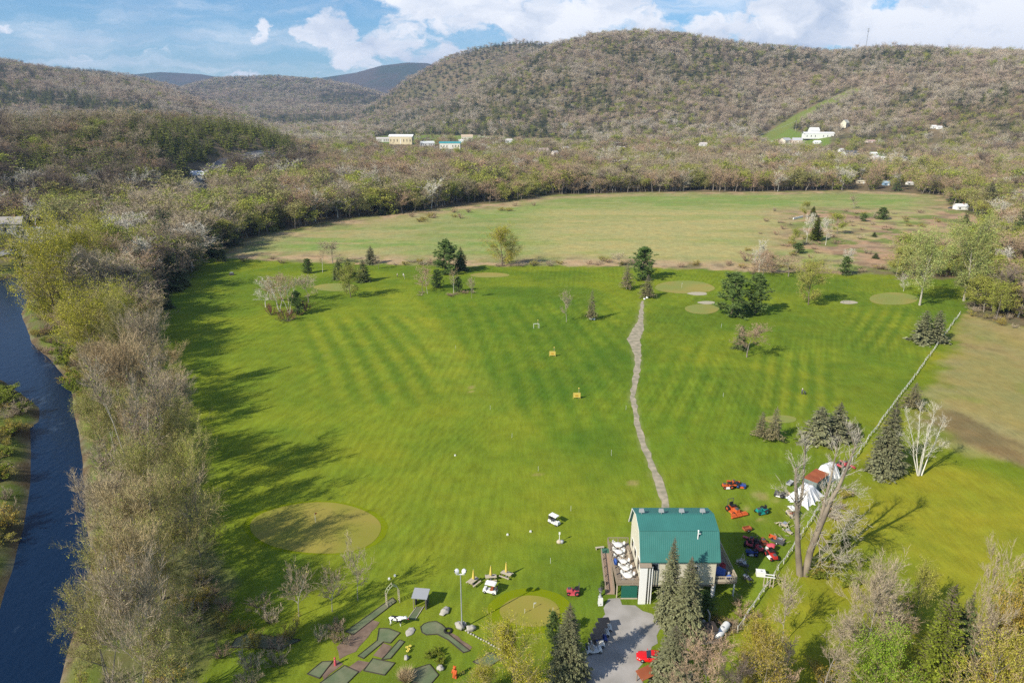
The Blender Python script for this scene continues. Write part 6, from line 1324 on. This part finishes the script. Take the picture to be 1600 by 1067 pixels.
def skin(o, R, root=0):
    m = o.modifiers.new('skin', 'SKIN'); me = o.data
    if not me.skin_vertices: me.skin_vertices.new() if hasattr(me.skin_vertices, 'new') else None
    sv = me.skin_vertices[0].data
    for i, r in enumerate(R): sv[i].radius = (r, r); sv[i].use_root = (i == root)
    m.use_smooth_shade = True; s = o.modifiers.new('sub', 'SUBSURF'); s.levels = 1; s.render_levels = 1
cow()
def person(label, loc, rz, cloth, legs, cap, sc=1.0, lean=0.0):
    t = thing('person', label, 'person', loc, rz, None, sc); S = lean
    V = [(0, 0, .95), (S*.3, 0, 1.12), (S*.7, 0, 1.32), (S, 0, 1.46), (S*1.1, 0, 1.53), (S*1.2, 0, 1.62), (S*1.25, 0, 1.70)]; R = [.15, .14, .17, .12, .06, .095, .085]; E = [(i, i+1) for i in range(6)]
    for s in (-1, 1):
        b = len(V); V += [(0, s*.10, .86), (.04*s, s*.11, .48), (0.02*s-.02, s*.12, .09), (.12, s*.13, .04)]; R += [.10, .065, .045, .04]; E += [(0, b), (b, b+1), (b+1, b+2), (b+2, b+3)]
        b = len(V); V += [(S, s*.19, 1.42), (S+.04, s*.25, 1.15), (S+.22, s*.16, .98), (S+.29, s*.13, .95)]; R += [.06, .045, .034, .035]; E += [(3, b), (b, b+1), (b+1, b+2), (b+2, b+3)]; h = b+3
        for k in range(4): q = len(V); V += [(S+.36, s*(.10+.02*k), .94-.01*k), (S+.39+.004*k, s*(.10+.02*k), .90)]; R += [.009, .008]; E += [(h, q), (q, q+1)]
        q = len(V); V += [(S+.30, s*.08, .96), (S+.34, s*.07, .94)]; R += [.011, .009]; E += [(h, q), (q, q+1)]
    me = bpy.data.meshes.new('person'); me.from_pydata(V, E, []); me.materials.append(SKIN); o = bpy.data.objects.new('body', me); COL.objects.link(o); o.parent = t; skin(o, R)
    m = MB().lathe((S*.5, 0, 0), [(.20, .92), (.21, 1.1), (.24, 1.35), (.19, 1.46), (.07, 1.5)], 12)
    for s in (-1, 1): m.tube((S, s*.20, 1.43), (S+.03, s*.26, 1.16), .08, .07, 8)
    obj('shirt', m, cloth, t); m = MB()
    for s in (-1, 1): m.tube((0, s*.09, .96), (.02*s, s*.12, .5), .125, .095, 8); m.tube((.02*s, s*.12, .5), (0, s*.13, .08), .095, .075, 8)
    obj('trousers', m, legs, t); m = MB().lathe((S*1.25, 0, 1.70), [(.115, -.02), (.11, .06), (.05, .12), (0, .13)], 12).box((S*1.25+.14, 0, 1.70), (.12, .16, .02)); obj('cap', m, cap, t); return t
person('person in a white cap and grey clothes standing in the right hand fairway', at(1253, 616), .6, pm('grey_shirt', (.12, .12, .13), .9), DGREY, WHITE); 
t = thing('push_trolley', 'small dark golf trolley at the feet of the person in the white cap', 'golf trolley', (P(1253, 616)[0]+.75, P(1253, 616)[1]-.2, 0), .3); obj('bag', MB().tube((0, 0, .3), (-.25, 0, 1.15), .15, .17, 8), DGREY, t); wheels(t, [(0, -.3), (0, .3)], .16, .06); obj('handle', MB().path([(0, 0, .35), (.3, 0, .9), (.1, 0, 1.1)], .02, 5), STEEL, t)
person('golfer in a pale top standing on the far tee between spruces and the brushy island', at(621, 433), 1.2, WOODL, DGREY, WHITE); person('golfer in white bending forward beside the flag on the far tee', at(631, 433), 2.6, WHITE, WOODL, WHITE, 1.0, .25)
def arch(px, py):
    t = thing('garden_arch', 'pale wooden garden arch with a pointed top over the long lane', 'arch', at(px, py), .55)
    for s in (-1, 1):
        m = MB(); 
        for dy in (-.3, .3): m.tube((s*1.05, dy, 0), (s*1.05, dy, 2.5), .05, n=5)
        for k in range(6): m.tube((s*1.05, -.3, .3+.42*k), (s*1.05, .3, .3+.42*k), .03, n=4)
        obj('side_trellis', m, WOODL, t)
    m = MB()
    for dy in (-.3, .3): m.path([(-1.05, dy, 2.5), (-.75, dy, 3.1), (0, dy, 3.7), (.75, dy, 3.1), (1.05, dy, 2.5)], .05, 5)
    for a, z in ((-.75, 3.1), (-.4, 3.38), (0, 3.7), (.4, 3.38), (.75, 3.1)): m.tube((a, -.3, z), (a, .3, z), .03, n=4)
    obj('arched_top', m, pm('green_tinted_wood', (.40, .42, .28), .8), t); obj('finial', MB().tube((0, 0, 3.7), (0, 0, 4.2), .06, .01, 6), WOODL, t)
arch(614, 943)
t = thing('hutch', 'grey roofed wooden hutch on posts over the short minigolf lane', 'hutch', at(658, 946), -.12); obj('roof', MB().box((0, .1, 2.25), (2.5, 2.2, .12), 0, 1, .12), pm('grey_shingle', (.30, .31, .33), .7), t); obj('wall', MB().box((.95, .1, 1.1), (.12, 1.9, 2.1)), DGREY, t); obj('wall', MB().box((-.95, .5, 1.1), (.12, 1.1, 2.1)), DGREY, t); obj('back_wall', MB().box((0, 1.0, 1.5), (1.9, .1, 1.3)), WOOD, t)
for a, b in ((-1, -.8), (1, -.8)): obj('post', MB().box((a, b, 1.07), (.1, .1, 2.14)), WOOD, t)
t = thing('tyre', 'old black tyre lying flat at the head of the mulch strip', 'tyre', at(700, 986)); obj('rubber', MB().lathe((0, 0, .12), [(.38, -.1), (.6, -.12), (.68, 0), (.6, .12), (.38, .1), (.34, 0), (.38, -.1)], 20), RUBBER, t)
t = thing('red_post', 'small red post between the lower left carpets', 'post', at(524, 1039)); obj('barrel', MB().lathe((0, 0, 0), [(.22, 0), (.2, .1), (.18, .8), (.12, .95), (0, 1.0)], 10), PINK, t); obj('cap', MB().ball((0, 0, 1.25), .16), PINK, t); obj('stem', MB().tube((0, 0, .9), (0, 0, 1.5), .05), PINK, t)
t = thing('bear_statue', 'carved orange wooden bear statue standing upright by the yellow bush', 'statue', at(711, 1058), -.4); m = MB().ball((0, 0, .85), (.36, .32, .75), 12, 9).ball((0, -.02, 1.75), (.25, .24, .26)).ball((0, -.24, 1.7), (.1, .14, .1)); obj('body', m, ORANGE, t)
for s in (-1, 1): obj('ear', MB().ball((s*.17, 0, 1.98), .07), ORANGE, t); obj('arm', MB().tube((s*.28, 0, 1.35), (s*.3, -.32, .95), .12, .09), ORANGE, t); obj('leg', MB().tube((s*.18, -.02, .5), (s*.2, -.1, 0), .17, .15), ORANGE, t)
obj('post', MB().tube((.0, .1, 0), (0, .1, .3), .3, .3, 10), RUST, t)
# ornamental grass
rng = np.random.default_rng(3); n = 900; az = rng.uniform(0, 6.28, n); el = rng.uniform(.75, 1.5, n); L_ = rng.uniform(1.3, 2.3, n); d = np.stack([np.cos(az)*np.cos(el), np.sin(az)*np.cos(el), np.sin(el)], 1); b0 = np.stack([np.cos(az), np.sin(az), 0*az], 1)*rng.uniform(0, .45, (n, 1)); C = TM(); C.add(twigs(b0, b0+d*L_[:, None], np.full(n, .07), rng))
o = obj('ornamental_grass', C.mesh('grass_tuft', [mat('straw', (.52, .40, .24), .9, .1, 1, .1, isl=.2)])); o.location = at(634, 1063); tag(o, 'rounded clump of straw coloured ornamental grass at the bottom edge', 'grass clump')
for i, (a, b) in enumerate([(636, 1014), (639, 1017), (641, 1012), (637, 1020)]):
    t = thing('daffodil_clump', 'clump of yellow daffodils on the lawn right of the narrow minigolf strip', 'flowers', at(a, b), 0, 'yellow daffodil clumps'); m = MB()
    for k in range(5): aa = k*1.26; m.ball((math.cos(aa)*.15, math.sin(aa)*.15, .4), (.09, .09, .06), 6, 4)
    obj('blossoms', m, pm('daffodil', (.8, .65, .12), .7), t); m = MB()
    for k in range(7): aa = k*.9; m.tube((math.cos(aa)*.05, math.sin(aa)*.05, 0), (math.cos(aa)*.16, math.sin(aa)*.16, .38), .02, .008, 4)
    obj('stalks', m, pm('stalk', (.07, .15, .02), .8), t)
for a, b, l in ((670, 1026, 'dark wilted garden plant at the left of a pair in the mini golf lawn'), (684, 1020, 'dark wilted garden plant at the right of a pair in the mini golf lawn'), (686, 1036, 'small dark leaning plant beside the brown stone')):
    plant('shrub_green', *P(a, b), 0, 1.1, .9, l)
# flags, pins, targets
def pin(px, py, label, h=2.0, flagc=None, grp='golf flags'):
    t = thing('golf_flag', label, 'golf flag', at(px, py), .4, grp); obj('pole', MB().tube((0, 0, 0), (0, 0, h), .03, .025, 5), WHITE, t)
    if flagc: obj('flag', MB().add([(0, 0, h), (.5, .05, h-.14), (.25, -.04, h-.30), (0, 0, h-.34), (0, .015, h), (.5, .065, h-.14), (.25, -.025, h-.30), (0, .015, h-.34)], [(0,1,2,3), (7,6,5,4)]), flagc, t)
pin(493, 816, 'red flag on the big near putting green', 2.1, RED); pin(834, 950, 'short white marker in the middle of the small putting green', 1.1, WHITE); pin(820, 958, 'short yellow marker at the left of the small putting green', .9, YELLOW); pin(864, 956, 'short yellow marker at the right edge of the small putting green', .9, YELLOW)
pin(1065, 450, 'flag on the far tan green right of the big pine', 2.2, WHITE); pin(1127, 512, 'lone thin white stake right of the stone path', 1.6, None, 'white distance stakes'); pin(632, 436, 'yellow flag on the far tee beside the bending golfer', 2.0, YELLOW); pin(955, 712, 'thin white stake in mid range left of the path', 1.6, None, 'white distance stakes')
for a, b in ((712, 545), (766, 640), (800, 684), (841, 736), (892, 798), (978, 640), (1130, 620), (860, 880)): pin(a, b, 'thin white stake among the spaced out distance markers of the range', 1.2, None, 'white distance stakes')
def target(px, py, label, fill, num):
    t = thing('range_target', label, 'range target', at(px, py), 0, 'range targets'); w, h = 1.9, 1.5
    fr = MB().box((-w/2, 0, .9), (.12, .1, 1.8)).box((w/2, 0, .9), (.12, .1, 1.8)).box((0, 0, 1.75), (w, .1, .12)); obj('frame', fr, fill, t)
    if num:
        obj('board', MB().box((0, .02, 1.0), (w-.14, .05, 1.3)), YELLOW, t); 
        m = MB()
        for c, ox in zip(num, (-.55, 0, .55)):
            sg = {'0': 'abcdef', '1': 'bc', '5': 'afgcd'}[c]; P_ = {'a': (0, .4, .34, .08), 'b': (.17, .2, .08, .4), 'c': (.17, -.2, .08, .4), 'd': (0, -.4, .34, .08), 'e': (-.17, -.2, .08, .4), 'f': (-.17, .2, .08, .4), 'g': (0, 0, .34, .08)}
            for s_ in sg: q = P_[s_]; m.box((ox+q[0], -.02, 1.0+q[1]), (q[2], .02, q[3]))
        obj('pattern', m, pm('amber_paint', (.55, .30, .03)), t) if False else obj('panel', MB().box((0, -.02, .95), (w*.45, .03, .6)), pm('amber_paint', (.50, .30, .04)), t)
    obj('marker_pole', MB().tube((w*.3, .2, 0), (w*.3, .2, 3.0), .05, n=5), WOODL, t); obj('marker_disc', MB().ball((w*.3, .2, 3.0), (.2, .08, .2)), YELLOW, t)
target(838, 513, 'open pale frame target, the farthest of three on the range', WHITE, ''); target(863, 557, 'yellow board target, the middle one of three on the range', YELLOW, '100'); target(901, 623, 'yellow board target with a disc on a stick, nearest of three on the range', YELLOW, '50')
for i, (a, b) in enumerate([(793, 836), (829, 831), (711, 712), (608, 905), (617, 900)]):
    t = thing('tee_marker', ['tiny white tee marker alone on the range, left of another','tiny white tee marker right of another on the range','tiny white tee marker far out in mid range','small white debris on the lawn above the hutch','small white debris on the lawn beside the other one'][i], 'marker', at(a, b)); obj('block', MB().box((0, 0, .15), (.35, .3, .3), .3, .8), WHITE, t)
t = thing('white_board', 'long white board lying tilted on the far meadow beside the cedar', 'board', hit(1247, 342, 300), .75); obj('panel', MB().box((0, 0, .9), (15, .5, 1.3)), WHITE, t); obj('support', MB().box((-4, .6, .4), (.3, 1.2, .8)), WOOD, t)
t = thing('dark_machine', 'tiny dark machine at the far left of the fairway', 'machine', at(362, 430)); obj('body', MB().box((0, 0, .6), (2.2, 1.2, .8), .3, .85), DGREY, t); obj('roof', MB().box((0, 0, 1.3), (1.4, 1.1, .1), .3), GREY, t)
# ------------------------------------------------------------------ village, far houses, power line, mast
HOUSE_SPOTS = []
def house(px, py, wpx, hpx, label, wall=(.62, .60, .56), roofc=(.30, .29, .28), depth=.7, rz=0.0, storeys=1, dist=None, cat='house', flat=False, name='house', wpy=None):
    x, y, z = hit(px, py, 300) if dist is None else (px_dir(px, py)[0]*dist/px_dir(px, py)[1], dist, None)
    if z is None: z = H1(x, y)
    sc = (y*CP-(z-CAMH)*SP)/F; W_ = wpx*sc; Ht = hpx*sc; D = W_*depth if not flat else min(W_*.5, 22); HOUSE_SPOTS.append((x, y+D*.4, max(W_, D)*.62+4)); t = thing(name, label, cat, (x, y, z-.3), rz)
    wm = pm('wall_%d_%d_%d' % tuple(int(c*100) for c in wall), wall, .8, .2); rm = pm('roof_%d_%d_%d' % tuple(int(c*100) for c in roofc), roofc, .7, .2, var=.08)
    hw = Ht*(.62 if not flat else .8); m = MB().box((0, D/2, hw/2), (W_, D, hw)); rh = Ht-hw; e = W_*.04
    m.add([(-W_/2, 0, hw), (-W_/2, D, hw), (-W_/2, D/2, hw+rh*.98)], [(0,2,1)]); m.add([(W_/2, 0, hw), (W_/2, D, hw), (W_/2, D/2, hw+rh*.98)], [(0,1,2)]); obj('wall', m, wm, t); r = MB()
    for s in (0, 1):
        y0, y1 = (-.4, D/2) if s == 0 else (D+.4, D/2); vs = [(-W_/2-e, y0, hw-.15), (W_/2+e, y0, hw-.15), (W_/2+e, y1, hw+rh), (-W_/2-e, y1, hw+rh)]; v2 = [(a, b, c+.22) for a, b, c in vs]; r.add(vs+v2, [(3,2,1,0), (4,5,6,7), (0,1,5,4), (1,2,6,5), (2,3,7,6), (3,0,4,7)])
    rf = obj('roof', r, rm, t)
    if not flat: obj('chimney', MB().box((W_*.22, D/2, hw+rh+.4), (.9, .9, 1.6)), pm('brick', (.30, .14, .10), .9), rf)
    nw = max(2, min(7, int(W_/3.2))); 
    for k in range(nw): xx = -W_/2+W_*(k+.5)/nw; f = obj('window' if k != nw//2 else 'door', MB().box((xx, -.05, hw*.52 if k != nw//2 else hw*.4), (min(1.5, W_/nw*.5), .1, hw*.32 if k != nw//2 else hw*.72)), GLASS if k != nw//2 else WHITE, t)
    return t
W_w = (.74, .74, .72); 
house(14, 366, 38, 26, 'white gabled house at the left frame edge above the road', (.66, .62, .52), (.33, .31, .29), .6, .25)
house(47, 364, 26, 9, 'low grey roofed shed beside the white house at the left edge', (.30, .30, .30), (.40, .40, .42), .6, .2, cat='shed')
house(311, 282, 24, 14, 'grey roofed cabin among the trees on the dark left slope', (.42, .40, .34), (.62, .64, .68), .6, .1)
house(626, 226, 36, 15, 'long cream building with a white roof left of the village', (.60, .52, .34), W_w, .5, -.1, flat=True, cat='building'); house(598, 222, 20, 7, 'low grey building left of the long cream one', (.5, .48, .45), (.55, .5, .48), .5, 0, flat=True, cat='building')
house(703, 233, 32, 11, 'white building with a broad teal roof', (.70, .68, .60), (.06, .28, .30), .6, 0, flat=True, cat='building'); house(668, 228, 22, 7, 'pale grey roofed building between the cream and the teal ones', (.6, .6, .58), (.6, .62, .62), .6, .2)
house(730, 220, 17, 9, 'tan roofed house behind the teal roofed building', (.65, .6, .5), (.50, .40, .28), .8, .1); house(796, 224, 10, 7, 'small white cottage right of the tan roofed house', W_w, (.5, .45, .42), .8, .2); house(720, 223, 8, 5, 'tiny white shed left of the tan roofed house', W_w, (.6, .6, .6), .8, 0, cat='shed')
house(850, 240, 16, 8, 'pinkish roofed house, left of three behind the tree belt', (.58, .50, .46), (.46, .36, .34), .8, .3); house(869, 243, 9, 7, 'narrow pale house, middle of three behind the tree belt', (.66, .62, .58), (.5, .48, .46), .8, .6); house(887, 237, 12, 8, 'white gabled house, right of three behind the tree belt', W_w, (.42, .40, .40), .8, .9); house(972, 234, 14, 5, 'long white roofed barn low in the village', W_w, W_w, .6, .1, flat=True, cat='barn'); house(1100, 229, 12, 6, 'small white house left of the big evergreen in the village', W_w, (.55, .5, .48), .8, 0)
house(1280, 217, 44, 10, 'long white complex at the foot of the right hill', W_w, W_w, .35, -.06, flat=True, cat='building'); house(1273, 213, 14, 13, 'taller white block in the long white complex', W_w, (.62, .62, .62), .8, 0, cat='building')
house(1232, 225, 15, 9, 'grey roofed house, left one of the twin gables below the green clearing', (.66, .60, .52), (.42, .42, .44), .9, .5); house(1246, 225, 14, 9, 'grey roofed house, right one of the twin gables below the green clearing', (.62, .50, .42), (.45, .45, .48), .9, -.2)
house(1278, 225, 10, 5, 'small white garage below the long white complex', W_w, W_w, .8, 0, cat='garage'); house(1324, 200, 11, 12, 'steep gabled cream house up in the hillside trees', (.62, .58, .46), (.5, .5, .44), .8, .7); house(1292, 237, 12, 5, 'long pale roofed house half hidden under the white garage', (.6, .56, .5), (.55, .52, .5), .7, .1)
house(1316, 238, 8, 6, 'tiny white house left of the dark roofed one', W_w, (.6, .6, .6), .8, .3); house(1332, 245, 22, 9, 'white house with a dark roof in the right hand village', (.68, .70, .70), (.10, .11, .13), .6, .1); house(1366, 242, 10, 4, 'low white roof between the dark roofed house and the white pair', W_w, W_w, .7, 0)
house(1371, 251, 12, 8, 'white house, left one of a pair right of the dark roof', W_w, (.62, .62, .64), .8, .4); house(1383, 251, 11, 6, 'white house, right one of a pair right of the dark roof', W_w, (.66, .66, .66), .8, -.3); house(1417, 253, 10, 8, 'grey green roofed house near the willow woods', (.6, .62, .56), (.5, .52, .48), .8, .8)
house(1363, 223, 14, 4, 'low red roofed house up among the right hillside trees', (.6, .5, .44), (.5, .36, .32), .8, .1); house(1460, 201, 7, 5, 'tiny white house high on the right hillside, left of two', W_w, W_w, .8, 0); house(1469, 202, 7, 5, 'tiny white house high on the right hillside, right of two', W_w, (.6, .6, .6), .8, 0)
house(1346, 287, 13, 5, 'tan shed glimpsed at the foot of the tree belt', (.60, .52, .40), (.62, .56, .42), .7, 0, cat='shed', flat=True); house(1386, 290, 9, 7, 'small blue shed at the foot of the tree belt', (.22, .35, .5), (.32, .42, .55), .8, 0, cat='shed'); house(1423, 289, 9, 5, 'small white cabin with a dark door by the tree belt', W_w, (.6, .58, .56), .8, 0, cat='cabin'); house(1551, 281, 18, 8, 'brown roofed house among the right hand woods', (.45, .40, .35), (.33, .22, .17), .8, 0)
house(1504, 328, 17, 9, 'small white house with a round topped front at the end of the far meadow', W_w, W_w, .7, 0); house(1563, 317, 9, 5, 'white roofed shed in the right hand woods', W_w, W_w, .8, 0, cat='shed')
def far_car(px, py, label, col):
    x, y, z = hit(px, py, 300); HOUSE_SPOTS.append((x, y, 3)); t = thing('parked_car', label, 'car', (x, y, z), .1); b = MB(); b.box((0, 0, .6), (4.5, 1.8, .6), 0, .95).box((-.2, 0, 1.15), (2.4, 1.6, .55), 0, .75); obj('body', b, col, t); obj('window_glass', MB().box((-.2, 0, 1.12), (2.2, 1.64, .38), 0, .82), GLASS, t); wheels(t, [(1.4, -.85), (1.4, .85), (-1.4, -.85), (-1.4, .85)], .34, .22)
far_car(1486, 326, 'dark parked car left of the small white house', DGREY); far_car(1492, 326, 'black parked car tight beside the small white house', BLACK); far_car(35, 392, 'dark car on the road at the left edge', DGREY) if False else None
# power line
PW = [(560, 226, 17), (640, 228, 17), (747, 226, 19), (838, 232, 15), (955, 234, 15), (1050, 235, 15), (1150, 233, 15), (1243, 205, 24)]
tops = []
for i, (a, b, h) in enumerate(PW):
    x, y, z = hit(a, b, 700); t = thing('utility_pole', ['wooden power pole at the left end of the village line','wooden power pole right of the long cream building','wooden power pole by the tan roofed house','wooden power pole right of the small white cottage','wooden power pole above the long white roofed barn','wooden power pole between barn and big evergreen','wooden power pole left of the green clearing','tallest pale power pole, beside the green clearing at the foot of the hill'][i], 'power pole', (x, y, z), 0, 'power poles through the village'); obj('pole', MB().tube((0, 0, 0), (0, 0, h), .35, .25, 6), WOODL, t); obj('crossarm', MB().box((0, 0, h-1), (3.6, .3, .3)), WOODL, t); tops.append(Vector((x, y, z+h-.7)))
WIRE = pm('bright_wire', (.6, .6, .58), .4, .5)
for k, off in enumerate((-1.6, 0, 1.6)):
    m = MB()
    for a, b in zip(tops[:-1], tops[1:]):
        pts = [a.lerp(b, s/8)+Vector((off*.3, off, -4*(s/8)*(1-s/8)*3.0)) for s in range(9)]; m.path([p-tops[0] for p in pts], .075, 4)
    o = obj('power_line', m, WIRE); o.location = tops[0]; tag(o, ['nearest wire of the power line crossing above the village','middle wire of the power line crossing above the village','farthest wire of the power line crossing above the village'][k], 'power line', 'wires of the village power line')
for i, (a, b) in enumerate([(1262, 172), (1295, 158), (1330, 141)]):
    x, y, z = hit(a, b, 1200); t = thing('utility_pole', ['power pole low on the mown swath up the hill','power pole halfway up the mown swath','power pole at the top of the mown swath'][i], 'power pole', (x, y, z), 0, 'poles up the swath'); obj('pole', MB().tube((0, 0, 0), (0, 0, 18), .4, .3, 6), WOODL, t); obj('crossarm', MB().box((0, 0, 16.5), (5, .4, .4)), WOODL, t)
D_ = 2600; u, dy, dz = px_dir(1353, 75); x = u*D_/dy; z0 = H1(x, D_); zt = zat(45, D_)
t = thing('radio_mast', 'slender grey radio mast on the skyline of the right hill', 'mast', (x, D_, z0)); m = MB(); h = zt-z0
for k in range(3): a = k*2.094; m.tube((math.cos(a)*1.2, math.sin(a)*1.2, 0), (math.cos(a)*.8, math.sin(a)*.8, h), .3, n=4)
for k in range(int(h/3)): f = k*3; a = (k % 3)*2.094; b = ((k+1) % 3)*2.094; m.tube((math.cos(a), math.sin(a), f), (math.cos(b), math.sin(b), f+3), .15, n=4)
obj('lattice', m, GREY, t); m = MB(); m.tube((0, 0, h), (0, 0, h+3), .3)
for zz in (h-8, h-.5):
    for k in range(6): a = k*1.047; m.box((math.cos(a)*3, math.sin(a)*3, zz), (.9, .9, 3.0), a); m.tube((0, 0, zz), (math.cos(a)*3, math.sin(a)*3, zz), .15, n=4)
obj('antenna_panels', m, GREY, t)
forest()
def haze():
    m = bpy.data.materials.new('haze_air'); m.use_nodes = True; N = m.node_tree.nodes; N.remove(N['Principled BSDF']); v = N.new('ShaderNodeVolumePrincipled'); v.inputs['Color'].default_value = (.48, .66, 1.0, 1); v.inputs['Density'].default_value = 5.6e-5; v.inputs['Anisotropy'].default_value = .1
    m.node_tree.links.new(v.outputs[0], N['Material Output'].inputs['Volume'])
    o = obj('haze', MB().box((0, 6200, 420), (40000, 13500, 850)), m); o['kind'] = 'stuff'; o['label'] = 'thin bluish air between the viewer and the far mountains'; o['category'] = 'haze'
haze()
